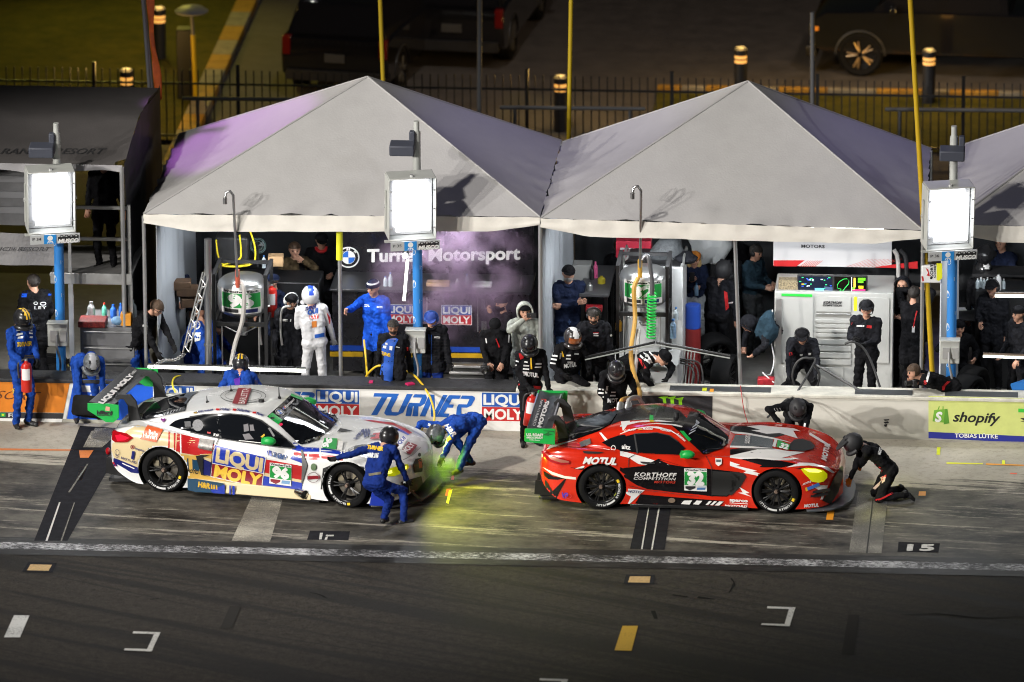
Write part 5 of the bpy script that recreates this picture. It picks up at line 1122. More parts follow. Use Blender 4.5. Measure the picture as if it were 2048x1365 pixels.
        for e in (-.018, .018): pr.append((W + sd * e * .6, W + hd * .085 + sd * e * 1.3, .024, .022, hand))
    for q, ft, kp, toe in ((-1, lf, lk, ltoe), (1, rf, rk, rtoe)):
        h0 = hl if q < 0 else hr_
        ft = U(ft) if isinstance(ft, Vector) else V(ft)
        A = ft + V((0, 0, .085)); K_, A = ik(h0, A, .435, .415, V(kp))
        pr += [(h0, K_, .090 * k, .068 * k, pants), (K_, A, .068 * k, .052 * k, pants)]
        td = V(toe).normalized()
        dn = V((0, 0, -1)) if abs(td.z) < .5 else (V((0, 1, 0)))
        if abs(td.z) >= .5: dn = (A - K_).normalized() * .3
        pr += [(A + dn * .045 - td * .045, A + dn * .05 + td * .13, .042, .036, shoes), (A, A + dn * .04, .045, .045, shoes)]
    # --- one continuous surface
    tb = MB()
    for p0, p1, r0, r1, m in pr: rcone(tb, p0, p1, r0, r1, m)
    me = bpy.data.meshes.new('tmp'); me.from_pydata([tuple(v) for v in tb.v], [], tb.f)
    o = bpy.data.objects.new('tmp', me); COL.objects.link(o)
    md_ = o.modifiers.new('r', 'REMESH'); md_.mode = 'VOXEL'; md_.voxel_size = .0135
    ms = o.modifiers.new('s', 'SMOOTH'); ms.iterations = 3; ms.factor = .5
    dg = bpy.context.evaluated_depsgraph_get(); ev = o.evaluated_get(dg); em = ev.to_mesh()
    nv = len(em.vertices); co = np.empty(nv * 3); em.vertices.foreach_get('co', co); co = co.reshape(-1, 3); no = np.empty(nv * 3); em.vertices.foreach_get('normal', no); no = no.reshape(-1, 3)
    faces = [tuple(p.vertices) for p in em.polygons]
    ev.to_mesh_clear(); bpy.data.objects.remove(o); bpy.data.meshes.remove(me)
    def near(c):
        best = None; idx = None
        for i, (p0, p1, r0, r1, m) in enumerate(pr):
            p0, p1 = np.array(p0), np.array(p1); d = p1 - p0; L2 = max(d @ d, 1e-9); t = np.clip(((c - p0) @ d) / L2, 0, 1)
            e = np.linalg.norm(c - p0 - t[:, None] * d, axis=1) - (r0 + (r1 - r0) * t)
            if best is None: best, idx = e, np.zeros(len(c), int)
            else: w_ = e < best; best = np.where(w_, e, best); idx = np.where(w_, i, idx)
        return idx
    vi = near(co); isc = np.array([m not in (skin, hand) for *_, m in pr])[vi]
    sd_ = (hash(key) % 97) * .37 if False else sum(map(ord, key)) * .13
    for i in np.nonzero(isc)[0]:
        c = co[i]; f1 = noise.noise((c[0] * 9 + sd_, c[1] * 9, c[2] * 13)); f2 = noise.noise((c[0] * 24, c[1] * 24 + sd_, c[2] * 30))
        co[i] = c + no[i] * (.018 * f1 + .010 * f2) * s * (.5 if top in (CL_WHITE, CL_GREY) else 1)
    fc = np.array([co[list(f)].mean(axis=0) for f in faces]); fi = near(fc)
    t = thing('person', label, 'person', base); REG[key] = t
    mb = MB(); mb.v = [L(V(c)) for c in co]; mats = [m for *_, m in pr]
    for f, i in zip(faces, fi): mb.f.append(list(f)); mb.m.append(mb.mi(mats[i]))
    # fingers
    for q, (W, hd, E) in hands.items():
        fw = RC @ V((0, 1, 0)); sd = hd.cross(fw if abs(hd.dot(fw)) < .9 else V((1, 0, 0))).normalized(); pn = sd.cross(hd).normalized()
        if pn.dot(V((-q, .2, 0))) < 0: pn = -pn
        for j, (e, ln) in enumerate(((-.033, .060), (-.011, .072), (.011, .068), (.033, .055))):
            p0 = W + hd * .088 + sd * e; c1, c2 = curl * .6, curl * 1.3
            p1 = p0 + (hd * math.cos(c1) + pn * math.sin(c1)) * ln * .55; p2 = p1 + (hd * math.cos(c2) + pn * math.sin(c2)) * ln * .5
            mb.tube([L(p0 - hd * .02), L(p0), L(p1), L(p2)], [.0105 * s, .0105 * s, .0095 * s, .007 * s], hand, 6)
        tsd = sd if sd.dot(fw) > 0 else -sd
        p0 = W + hd * .03 + tsd * .03; p1 = p0 + (hd * .6 + tsd * .7 + pn * .3) * .035; p2 = p1 + (hd * .9 + pn * .4) * .032
        mb.tube([L(p0), L(p1), L(p2)], [.013 * s, .011 * s, .008 * s], hand, 6)
    fwdw = lambda p: L(p)
    # face
    if not any(g[0] in ('helmet',) for g in gear):
        for e in (-.033, .033):
            mb.sph(L(F(e, .087, .008)), .0115 * s, EYE, 8); mb.tube([L(F(e - .02, .090, .026)), L(F(e, .096, .031)), L(F(e + .02, .090, .027))], .005 * s, beard or HAIRD, 5)
        mb.tube([L(F(-.022, .078, -.052)), L(F(0, .087, -.050)), L(F(.022, .078, -.052))], .006 * s, LIP, 5)
    body = obj('body', mb, t, ang=75)
    hm_ = lambda p: L(hc + RH @ V(p))
    M3 = RZ @ RH
    def hpart(name, fn, par=None):
        b_ = MB(); fn(b_); return obj(name, b_, par or t, ang=60)
    def shell(b_, rx, ry, rz, keep, mat, nz=0.0, c=(0, 0, .02), n=22):
        tmp = MB(); tmp.sph((0, 0, 0), (rx, ry, rz), mat, n)
        vs = [v + V(c) for v in tmp.v]; fs = [f for f in tmp.f if keep(sum((vs[i] for i in f), V()) / len(f))]
        if nz: vs = [v * (1 + nz * noise.noise(v * 28 + V((sd_, 0, 0)))) for v in vs]
        b_.add([hm_(v) for v in vs], fs, mat)
    if beard:
        hpart('beard', lambda b_: shell(b_, .062, .088, .075, lambda p: p.y > .02 and p.z < -.042, beard, .05, (0, .018, -.045)))
    for g in gear:
        kd = g[0]
        if kd == 'hair':
            m = g[1]; lim = g[2] if len(g) > 2 else -.05
            hpart('hair', lambda b_: shell(b_, .099, .112, .104, lambda p: (p.z > .058 or p.y < .012) and p.z > lim + .2 * max(0, p.y), m, .07, (0, -.006, .03)))
            if lim < -.1: hpart('hair', lambda b_: [b_.tube([hm_((e, -.03, -.02)), hm_((e * 1.1, -.01, -.12)), hm_((e * .95, .03, -.24))], [.04 * s, .042 * s, .022 * s], m, 8, 4) for e in (-.075, .075)])
        elif kd == 'beanie':
            m, m2 = g[1], g[2] if len(g) > 2 else g[1]
            def bn(b_):
                shell(b_, .104, .116, .112, lambda p: p.z > .045 - .25 * max(0, -p.y) * .5, m, .03, (0, -.004, .03)); b_.lathe([(1, 0), (1.05, .02), (1.02, .055), (.97, .05), (.96, 0)], (0, 0, 0), m2, n=20)
                k0 = len(b_.v) - 100
                for i in range(k0, len(b_.v)): v = b_.v[i]; b_.v[i] = hm_((v.x * .103, v.y * .114 - .002, .035 + v.z))
            hpart('beanie', bn)
            if len(g) > 3: hpart('beanie_stripe', lambda b_: shell(b_, .106, .118, .114, lambda p: .085 < p.z < .105, g[3], 0, (0, -.004, .03), 30))
        elif kd == 'cap':
            m = g[1]
            def cp(b_):
                shell(b_, .103, .115, .105, lambda p: p.z > .048, m, .0, (0, -.002, .03), 26)
                pts = [(.085 * math.cos(R(q)), .085 + .105 * math.sin(R(q)), .050 - .018 * math.sin(R(q))) for q in range(0, 181, 20)]
                b_.prism([hm_(p) for p in pts], M3 @ V((0, 0, -.008 * s)), g[2] if len(g) > 2 else m)
            hpart('cap', cp)
        elif kd == 'headset':
            m = g[1] if len(g) > 1 else PADB
            def hs(b_):
                for e in (-1, 1): b_.lathe([(0, .115), (.03, .114), (.042, .10), (.044, .085), (.035, .075)], hm_((0, 0, 0)), m, M3 @ V((e, 0, -.02)), 14); 
                nb = [(.112 * math.cos(R(q)), -.01, .03 + .115 * math.sin(R(q))) for q in range(-10, 191, 20)]
                b_.tube([hm_(p) for p in nb], .010 * s, m, 6); b_.tube([hm_((-.10, .02, -.03)), hm_((-.08, .08, -.06)), hm_((-.02, .115, -.06))], .006 * s, m, 6, 4)
            hpart('headset', hs)
        elif kd == 'glasses':
            hpart('glasses', lambda b_: ([b_.tube([hm_(((e * .034) + .026 * math.cos(q), .104 - .01 * abs(math.cos(q)), .008 + .019 * math.sin(q))) for q in np.linspace(0, 6.283, 11)], .0035 * s, BLACK, 5) for e in (-1, 1)], [b_.tube([hm_((e * .06, .095, .014)), hm_((e * .088, .0, .016))], .0035 * s, BLACK, 5) for e in (-1, 1)]))
        elif kd == 'hood':
            hpart('hood', lambda b_: (shell(b_, .128, .14, .145, lambda p: (p.y < .035 + .2 * max(0, p.z)) and p.z > -.16, g[1], .04, (0, -.015, .01), 26), b_.tube([hm_((.12 * math.cos(q), .06 + .02 * math.sin(q), .0 + .135 * math.sin(q))) for q in np.linspace(0, 6.283, 17)], .016 * s, g[1], 7)))
        elif kd == 'collar':
            hpart('collar', lambda b_: b_.tube([L(neck + RC @ V((.085 * math.cos(q), .01 + .075 * math.sin(q), -.01 + .02 * math.cos(q * 2)))) for q in np.linspace(0, 6.283, 15)], .026 * s, g[1], 8))
        elif kd == 'helmet':
            m = g[1]; st = g[2] if len(g) > 2 else None; bare = g[3] if len(g) > 3 else VISOR
            hb_ = MB()
            tmp = MB(); tmp.sph((0, 0, 0), (.132, .158, .150), m, 30)
            face = lambda p: p.y > .055 and -.055 < p.z < .045 and abs(p.x) < .11
            for f in tmp.f:
                c = sum((tmp.v[i] for i in f), V()) / len(f)
                if c.z < -.135: continue
                mm_ = m
                if face(c): mm_ = bare
                elif st and abs(c.x) < .045 and c.z > .03: mm_ = (YELT if abs(abs(c.x) - .024) < .014 else st) if st is HELM_M else st
                hb_.add([hm_(tmp.v[i] + V((0, .008, .005))) for i in f], [tuple(range(len(f)))], mm_)
            h_ = obj('helmet', hb_, t, ang=60)
            bm = bmesh.new(); bm.from_mesh(h_.data); bmesh.ops.remove_doubles(bm, verts=bm.verts, dist=1e-4); bm.to_mesh(h_.data); bm.free()
            for p in h_.data.polygons: p.use_smooth = True
            hpart('chin_bar', lambda b_: b_.tube([hm_((.118 * math.cos(R(q)), .03 + .135 * math.sin(R(q)), -.095)) for q in range(0, 181, 15)], [.034 * s] * 13, m, 8), h_)
            hpart('helmet_vent', lambda b_: [b_.box(hm_((e * .06, .06, .135)), (.03 * s, .05 * s, .02 * s), HELM_M, M3) for e in (-1, 1)], h_)
            if len(g) > 4 and g[4] == 'peak': hpart('helmet_peak', lambda b_: b_.prism([hm_(p) for p in ((-.115, .06, .10), (-.09, .20, .075), (-.04, .27, .06), (.04, .27, .06), (.09, .20, .075), (.115, .06, .10))], M3 @ V((0, 0, .016 * s)), m), h_)
        elif kd == 'scarf':
            hpart('face_mask', lambda b_: shell(b_, .075, .1, .075, lambda p: p.y > -.02 and p.z < -.015, g[1], .03, (0, .02, -.05)))
    bv = bvh_of(mb)
    for name, items, X in marks:
        decal(name, t, items, on_mesh(bv), X, off=.006, step=6)
    t['_hands'] = [tuple(L(hands[q][0] + hands[q][1] * .1)) for q in (-1, 1)]
    return t
def hand_of(key, q): return Vector(REG[key]['_hands'][0 if q < 0 else 1])
A4, A5, A6, A7, A8, A9 = crop(0, 440, 2.967), crop(320, 440, 3.792), crop(660, 440, 3.791), crop(1000, 440, 2.9675), crop(1350, 440, 2.9675), crop(1698, 440, 2.9686)
F6 = crop(540, 740, 4.0145); F5 = crop(1360, 760, 4.096)
def patches(mat, lst): return [Q([(x, y), (x + w_, y + sk), (x + w_ - .15 * h_, y + h_ + sk), (x - .15 * h_, y + h_)], mat) for x, y, w_, h_, sk in lst]
# ---------------------------------------------------------------- who stands where
TY = M('print_yellow', (.72, .46, .02), .5); TWH = M('print_white', (.68, .68, .68), .5)
# crew in front of the wall, left
person('fire', 'person in blue race suit and striped black helmet holding a red fire extinguisher', base=(-7.50, -.26), az=42, H=1.88, top=CL_BLUE, pants=CL_BLUE, hand=GLOVE, gear=(('helmet', HELM, HELM_M),), hp=-12 * -1, lh=(-.10, .30, 1.02), rh=(.13, .28, .98), curl=1.1, ltoe=(-.4, 1, 0),
       marks=(('suit_lettering', [T('TURNER', (102, 752), (186, 745), 24, TY, .06, .2)] + patches(TWH, [(98, 652, 30, 10, -4), (98, 675, 38, 12, -4), (105, 694, 34, 12, -4), (165, 650, 26, 10, 2), (172, 668, 22, 10, 2), (175, 690, 18, 12, 2), (20, 650, 24, 12, 10), (10, 670, 22, 14, 10)]) + [T('TURNER', (68, 1090), (88, 1000), (-14, 2), TY, .05)], A4),))
person('tyre_left', "person in blue suit and silver helmet bending over a tyre behind the rear wing", at=(186, 716), Zt=1.22, az=20, H=1.75, top=CL_BLUE, pants=CL_BLUE, hand=GLOVE, gear=(('helmet', M('helmet_silver', (.10, .11, .12), .35, coat=.4, var=.6, vscale=24), M('helmet_stripe_grey', (.3, .3, .32), .4)), ('collar', YELT)), hip=(0, -.25, .86), lean=62, curve=18, hp=48, lh=(-.16, .48, .34), rh=(.20, .44, .36), lf=(-.16, -.12, 0), rf=(.16, .0, 0), curl=1.0,
       marks=(('suit_lettering', [T('TURNER', (655, 850), (740, 880), (-14, 26), TY, .05)] + patches(TWH, [(630, 935, 24, 10, -8), (700, 850, 22, 30, 4)]), A4),))
# behind the wall, left to right
person('leader_back', 'person in black team jacket seen from behind at the far left', at=(66, 548), az=205, H=1.80, top=CL_BLK, pants=CL_BLK, gear=(('hair', HAIRD),), bulk=1.12, hy=35, coat=.2, lh=(-.22, .2, .95), rh=(.22, .2, .95), marks=(('jacket_lettering', [T('LEY', (203, 530), (275, 528), 16, TWH, .02, 0, 1.3)] + ringp(255, 498, 18, 11, 5, TWH, 14) + ringp(212, 496, 14, 9, 4, TWH, 12), A4), ('jacket_panel', patches(CL_ROYAL, [(135, 415, 30, 45, 0), (290, 405, 30, 45, 0)]), A4)))
person('platform', 'person in dark clothes standing on the upper deck under the awning', at=(206, 308), Zt=3.86, az=-10, H=1.84, top=CL_BLK, pants=CL_BLK, gear=(('hair', HAIRD),), lh=(-.30, .0, .86), rh=(.24, .12, .9), skin=SKIN2, coat=.15)
person('glasses', 'person in black jacket and glasses leaning over a standing tyre', at=(320, 603), az=56, H=1.86, top=CL_BLK, pants=CL_BLUE, hand=GLOVE, gear=(('hair', HAIRB, -.02), ('glasses',), ('collar', CL_BLK)), hip=(0, -.1, .94), lean=24, curve=14, hp=30, lh=(-.10, .62, .82), rh=(.16, .55, .72), rf=(.13, -.1, 0), coat=.12, marks=(('jacket_lettering', patches(TWH, [(848, 622, 30, 12, 4), (900, 642, 14, 14, 0)]), A4),))
person('jackman', 'person in blue suit with white back number leaning beside the chrome boom post', at=(402, 611), Zt=1.42, az=215, H=1.76, top=CL_BLUE, pants=CL_BLUE, hand=GLOVE, skin=SKIN2, gear=(('cap', CL_BLK), ('headset',)), hip=(0, -.1, .92), lean=24, curve=14, hp=26, hy=-40, lh=(-.25, .4, .9), rh=(.05, .4, .8), marks=(('suit_patch', [Q([(240, 855), (310, 855), (305, 915), (265, 925), (245, 895)], TWH), ('p', ell(280, 800, 26, 32, 14), TWH), ('p', ell(280, 800, 18, 22, 14), CL_BLUE), Q([(245, 875), (275, 872), (272, 890), (250, 892)], TB)], A5),))
person('tankman', 'person in blue suit crouching behind the number 96 fuel tank', at=(440, 640), Zt=1.2, az=70, H=1.74, top=CL_BLUED, pants=CL_BLUED, hand=GLOVE, gear=(('beanie', CL_BLK),), hip=(0, -.2, .62), lean=35, hp=20, lh=(-.1, .55, .7), rh=(.2, .5, .65), lf=(-.14, -.1, 0), rf=(.14, .1, 0))
person('fueller96', "person in blue suit and yellow striped helmet behind the white car's roof", at=(482, 708), Zt=1.46, az=182, H=1.76, top=CL_BLUE, pants=CL_BLUE, hand=GLOVE, gear=(('helmet', HELM, HELM_M),), hip=(0, -.08, .90), lean=18, curve=20, hp=38, lh=(-.2, .42, .95), rh=(.22, .42, .95), marks=(('suit_patch', [Q([(560, 1210), (610, 1195), (605, 1260), (570, 1265)], M('patch_purple', (.12, .03, .4), .5)), Q([(715, 1215), (755, 1215), (760, 1250), (718, 1250)], NVY)], A5),))
person('headset96', 'person in black jacket with glasses, black beanie and white headset', at=(583, 588), az=22, H=1.74, top=CL_BLK2, pants=CL_BLK, hand=GLOVE, gear=(('beanie', CL_BLK), ('headset', WHT), ('glasses',), ('collar', CL_BLK2)), bulk=1.14, coat=.16, lh=(-.27, .12, .82), rh=(.30, .10, .86), hp=14, marks=(('jacket_lettering', patches(TWH, [(928, 752, 42, 6, 2), (928, 763, 40, 5, 2), (1018, 752, 40, 6, 2), (1018, 763, 44, 5, 2), (988, 752, 8, 20, 0)]) + [Q([(1122, 775), (1148, 770), (1155, 800), (1128, 805)], REDT)], A5),))
person('driver96', 'driver in white race suit and blue and white helmet seen from behind', at=(620, 571), az=192, H=1.84, top=CL_WHITE, pants=CL_WHITE, hand=GLOVEW, gear=(('helmet', M('helmet_white', (.6, .6, .62), .3, coat=.6), M('helmet_blue', (.02, .06, .4), .3)),), hip=(0, 0, .95), hp=10, side=-4, rh=(.34, .14, .80), lh=(-.2, .3, .95), lf=(-.14, 0, 0), rf=(.14, .04, 0),
       marks=(('suit_lettering', [T('TURNER', (1100, 690), (1182, 668), (6, -26), NVY, .06, .2), T('QUI', (1118, 722), (1195, 706), (2, -36), LQ_BLUE, .06), Q([(1132, 728), (1202, 714), (1202, 748), (1134, 756)], LQ_RED), T('OLY', (1136, 752), (1198, 745), (2, -30), WHT, .05), Q([(1148, 772), (1188, 765), (1188, 812), (1152, 818)], M('patch_orange', (.6, .2, .03), .5)), Q([(1172, 870), (1270, 850), (1272, 880), (1174, 898)], LQ_BLUE), Q([(1262, 700), (1300, 760), (1318, 770), (1285, 790)], REDT), Q([(1238, 618), (1260, 618), (1290, 660), (1275, 660)], LQ_BLUE)], A5),))
person('brown', 'person in brown jacket raising a hand in front of the face', at=(589, 484), az=18, H=1.80, top=CL_BROWN, pants=CL_BLK, gear=(('hair', HAIRB),), lh=(-.06, .34, 1.56), rh=(.12, .30, 1.08), lp=(-.8, -.1, -.6), bulk=1.05, coat=.1, curl=.3, hy=-8, marks=(('shirt_front', [Q([(1050, 320), (1090, 305), (1105, 470), (1065, 460)], CL_BLK)], A5),))
person('redcollar', 'person in black cap and jacket with red collar at the back of the tent', at=(643, 466), az=10, H=1.80, top=CL_BLK, pants=CL_BLK, gear=(('cap', CL_BLK), ('collar', REDT)), lh=(-.14, .28, 1.12), rh=(.24, .1, .9), hp=10)
person('royal', 'person in bright blue jacket and striped beanie gesturing with an open hand', at=(745, 560), az=-32, H=1.86, top=CL_ROYAL, pants=CL_BLK, gear=(('beanie', CL_NAVY, CL_NAVY, TWH), ('collar', CL_ROYAL)), bulk=1.15, coat=.16, rh=P(690, 624, 1.35), rp=(.6, -.3, -.6), lh=(-.30, .10, .88), curl=.35, hp=8, marks=(('jacket_lettering', patches(TWH, [(262, 642, 36, 5, 4), (262, 652, 40, 5, 4), (358, 655, 12, 12, 2), (374, 655, 26, 5, 2), (374, 664, 28, 4, 2)]), A6),))
person('hoseman', 'dark haired person in open black jacket over a blue shirt holding the yellow air hose', at=(786, 640), az=4, H=1.66, top=CL_BLK2, pants=CL_BLK, hand=GLOVE, skin=SKIN2, gear=(('hair', HAIRD),), bulk=1.06, coat=.1, rh=P(757, 726, .56), lh=P(822, 748, .52), curl=1.2, hp=10, beard=HAIRD, marks=(('shirt_front', [Q([(440, 905), (500, 895), (520, 905), (490, 960), (480, 1100), (470, 1230), (375, 1210), (395, 1080), (395, 950)], M('shirt_blue', (.012, .08, .42), .7, var=.2, vscale=10)), Q([(455, 905), (500, 905), (475, 925), (455, 920)], YELT)] + patches(TWH, [(420, 930, 22, 14, 4), (405, 952, 24, 20, 4), (455, 955, 20, 30, 4)]) + [T('TURNER', (395, 1022), (460, 1040), (0, -24), TY, .05, .15), Q([(578, 965), (606, 962), (610, 988), (582, 992)], REDT), Q([(498, 958), (530, 965), (528, 972), (497, 966)], TWH)], A6),))
person('puffer', 'person in black quilted jacket with blue cap and blue headset', at=(862, 624), az=0, H=1.70, top=CL_BLK2, pants=CL_BLUED, hand=GLOVE, gear=(('cap', M('cap_blue', (.015, .05, .28), .7)), ('headset', M('pad_blue', (.02, .09, .4), .4)), ('collar', CL_BLK2)), bulk=1.16, coat=.1, rh=(.30, .08, .80), lh=(-.31, .06, .80), hp=14, marks=(('jacket_seams', [Q([(680 + 6 * math.sin(k), 868 + k * 24), (888, 872 + k * 24), (888, 876 + k * 24), (680, 872 + k * 24)], M('seam_dark', (.006, .006, .008), .8)) for k in range(9)] + [Q([(765, 872), (772, 872), (772, 1100), (766, 1100)], LQ_BLUE), Q([(748, 870), (754, 870), (756, 940), (752, 940)], LQ_BLUE)] + patches(TWH, [(790, 884, 12, 12, 0), (806, 884, 28, 5, 2), (806, 893, 26, 4, 2), (892, 870, 22, 26, 0), (640, 870, 14, 20, 0)]), A6),))
person('photo_dark', 'person in dark clothes and beanie photographing with a raised hand inside the tent', at=(1003, 592), az=-55, H=1.70, top=CL_BLK, pants=CL_BLK, gear=(('beanie', CL_BLK), ('scarf', CL_BLK)), rh=P(973, 612, 1.45), lh=(-.1, .4, 1.2), curl=.9)
person('camera_cap', 'person in black cap looking down at a camera held at the waist', at=(990, 642), az=5, H=1.66, top=CL_BLK, pants=CL_BLK, gear=(('cap', CL_BLK),), hp=38, rh=(.10, .32, 1.0), lh=(-.10, .32, 1.0), curl=1.1, coat=.1, marks=(('jacket_piping', [Q([(1176, 900), (1186, 900), (1192, 935), (1182, 935)], TWH), Q([(1255, 905), (1262, 903), (1288, 965), (1280, 968)], REDT), Q([(1352, 870), (1362, 872), (1356, 930), (1348, 930)], TWH)], A6),))
person('grey_hoodie', 'person in pale grey hoodie taking a picture with a phone', at=(1049, 606), az=12, H=1.78, top=CL_GREY, pants=CL_KHAKI, gear=(('hood', CL_GREY), ('beanie', CL_BLK)), rh=P(1050, 640, .62), rp=(.9, -.1, -.6), lh=(-.18, .3, 1.0), bulk=1.08, curl=1.0, coat=.1)
person('navy_crossed', 'person in navy coat and black cap standing with arms crossed', at=(1137, 530), Zt=2.06, az=12, H=1.9, top=CL_NAVY, pants=CL_JEAN, gear=(('cap', CL_BLK), ('collar', CL_NAVY)), rh=(-.13, .24, 1.24), lh=(.16, .22, 1.20), rp=(.8, -.1, -.7), lp=(-.8, -.1, -.7), bulk=1.14, coat=.14, beard=M('beard_grey', (.3, .28, .26), .7))
person('beard', 'bearded person in black jacket with black headset beside the fuel rig', at=(1187, 617), az=8, H=1.80, top=CL_BLK2, pants=CL_BLK, hand=GLOVE, gear=(('hair', HAIRD), ('headset',), ('collar', CL_BLK2)), bulk=1.14, lh=(-.28, .12, .82), rh=(.27, .14, .9), hp=18, hy=-8, beard=HAIRD, marks=(('jacket_lettering', patches(TWH, [(553, 672, 30, 6, 2), (556, 682, 28, 8, 2)]) + [Q([(553, 668), (585, 668), (585, 673), (553, 673)], REDT), ('p', ell(658, 688, 7, 8, 10), TWH)], A7),))
# the black suited crew of the red car
def suit_marks(X, P_): return [('suit_lettering', P_, X)]
person('fire32', 'person in black and red race suit with a fire extinguisher standing behind the rear wing', base=(.33, -.66), az=18, H=1.76, top=CL_BLK, pants=CL_BLK, hand=GLOVE, gear=(('helmet', HELM, None),), hp=24, hy=-25, rh=(.08, .26, .98), lh=(-.27, .14, .86), curl=1.1,
       marks=(('suit_lettering', [T('MOTUL', (140, 925), (228, 935), 24, TWH, .06), Q([(85, 970), (120, 975), (95, 1010), (88, 1200), (80, 1200)], REDT), Q([(195, 985), (240, 988), (238, 1010), (205, 1010)], REDT), Q([(110, 795), (135, 790), (140, 820), (120, 832)], REDT), Q([(180, 815), (188, 815), (190, 885), (182, 885)], YELT)] + patches(TWH, [(85, 830, 26, 9, 8), (70, 850, 30, 10, 8), (66, 875, 28, 10, 6), (140, 860, 34, 8, 2), (138, 880, 36, 9, 2), (135, 900, 34, 6, 2), (145, 840, 20, 8, 2), (210, 850, 36, 9, 0), (205, 870, 38, 9, 0)]), A7),))
person('sitting', 'person in black race suit and patterned helmet sitting on the wall', at=(1147, 656), Zt=1.58, az=28, H=1.80, top=CL_BLK, pants=CL_BLK, hand=GLOVE, gear=(('helmet', M('helmet_pattern', (.03, .025, .025), .3, coat=.4, var=1.0, vscale=30), WHT, M('visor_amber', (.35, .10, .03), .1, coat=1)),), hip=(0, 0, .80), lean=10, curve=8, hp=14, rh=(.20, .38, .90), lh=(-.22, .36, .92), lf=(-.16, .52, .25), rf=(.20, .34, .05), lk=(-.1, 1, .8), rk=(.25, 1, .6),
       marks=(('suit_lettering', [T('MOTUL', (380, 880), (452, 868), 24, TWH, .06)] + patches(TWH, [(312, 800, 30, 10, 4), (305, 822, 32, 10, 4), (300, 845, 30, 10, 4), (395, 800, 26, 9, 0), (392, 820, 28, 9, 0), (400, 840, 34, 8, 0), (440, 792, 26, 9, 0), (355, 790, 12, 36, 0)]) + [Q([(365, 780), (372, 780), (380, 815), (372, 815)], YELT)], A7),))
person('fueller32', 'person in black race suit and black helmet pushing the fuel hoses into the red car', at=(1234, 730), Zt=1.44, az=8, H=1.78, top=CL_BLK, pants=CL_BLK, hand=GLOVE, gear=(('helmet', HELM, None, M('visor_clear', (.12, .12, .12), .1, coat=1)),), hip=(0, -.1, .90), lean=22, curve=18, hp=45, rh=(.10, .46, .95), lh=(-.16, .46, .98), curl=1.2,
       marks=(('suit_lettering', [T('MOT', (640, 1085), (700, 1080), 22, TWH, .06)] + patches(TWH, [(588, 1000, 28, 10, 4), (586, 1022, 30, 10, 4), (590, 1045, 28, 9, 4), (660, 1018, 28, 8, 0), (655, 1038, 32, 9, 0), (650, 1058, 28, 8, 0), (632, 985, 12, 44, 0)]), A7),))
person('stooping', 'person in black suit with white sleeve panels bending under the green hose', at=(1336, 706), Zt=1.18, az=58, H=1.76, top=CL_BLK, pants=CL_BLK, hand=GLOVE, gear=(('beanie', CL_BLK), ('glasses',)), hip=(0, -.2, .88), lean=68, curve=10, hp=40, rh=(.15, .50, .55), lh=(-.1, .5, .7), coat=.05,
       marks=(('suit_patch', patches(TWH, [(832, 800, 30, 12, 26), (860, 820, 30, 12, 26), (885, 780, 26, 10, 24), (905, 800, 24, 10, 24), (930, 870, 26, 8, 14)]) + [Q([(820, 820), (840, 830), (870, 880), (855, 885)], REDT), Q([(850, 790), (880, 800), (905, 850), (880, 850)], WHT)], A7),))
person('blonde', 'person with long blonde hair and orange beanie looking at a phone', at=(1389, 505), az=6, H=1.68, top=CL_NAVY, pants=CL_LGREY, shoes=M('shoe_white', (.5, .5, .5), .5), gear=(('beanie', M('beanie_orange', (.55, .19, .02), .8, bump=.3)), ('hair', HAIRY, -.16)), rh=(.06, .30, 1.30), lh=(-.06, .30, 1.18), slim=.9, bulk=.98, hp=16)
person('helmet_back', 'person in black suit and open black helmet standing sideways behind the tyre stack', at=(1446, 520), az=150, H=1.84, top=CL_BLK2, pants=CL_BLK, gear=(('helmet', HELM_M, None),), lh=(-.22, .2, .85), rh=(.3, .05, .8), lean=6, marks=(('suit_lettering', patches(TWH, [(318, 330, 36, 16, 6), (382, 410, 30, 8, 2)]) + [Q([(290, 420), (310, 430), (318, 520), (300, 540)], REDT), Q([(318, 490), (345, 485), (345, 495), (318, 498)], TWH)], A8),))
person('teal_hoodie', 'person in dark teal hoodie with headset holding a pad', at=(1515, 490), az=58, H=1.80, top=CL_TEAL, pants=CL_KHAKI, gear=(('hair', HAIRD), ('headset',)), rh=(.10, .34, 1.12), lh=(-.06, .36, 1.15), hp=12, bulk=1.08)
person('bent_tyre', 'person in black hooded jacket bent over a tyre, seen from behind', at=(1485, 640), Zt=1.22, az=-64, H=1.80, top=CL_BLK2, pants=CL_BLK, hand=SKIN, gear=(('hood', CL_BLK2),), hip=(0, -.15, .92), lean=72, curve=8, hp=50, rh=(.2, .55, .62), lh=(-.2, .55, .62), coat=.12, bulk=1.1)
person('squatting', 'person in black overall and cap crouching with the coiled air hose', at=(1604, 658), Zt=1.26, az=0, H=1.78, top=CL_BLK2, pants=CL_BLK, hand=GLOVE, skin=SKIN2, gear=(('cap', CL_BLK), ('headset',)), hip=(0, -.2, .62), lean=32, curve=8, hp=20, rh=(.20, .40, .52), lh=(-.22, .40, .54), lf=(-.2, -.1, 0), rf=(.2, -.05, 0), curl=1.1, marks=(('suit_lettering', patches(TWH, [(742, 795, 16, 12, 0), (792, 790, 14, 12, 0)]) + [Q([(676, 790), (692, 785), (696, 802), (680, 806)], REDT)], A8),))
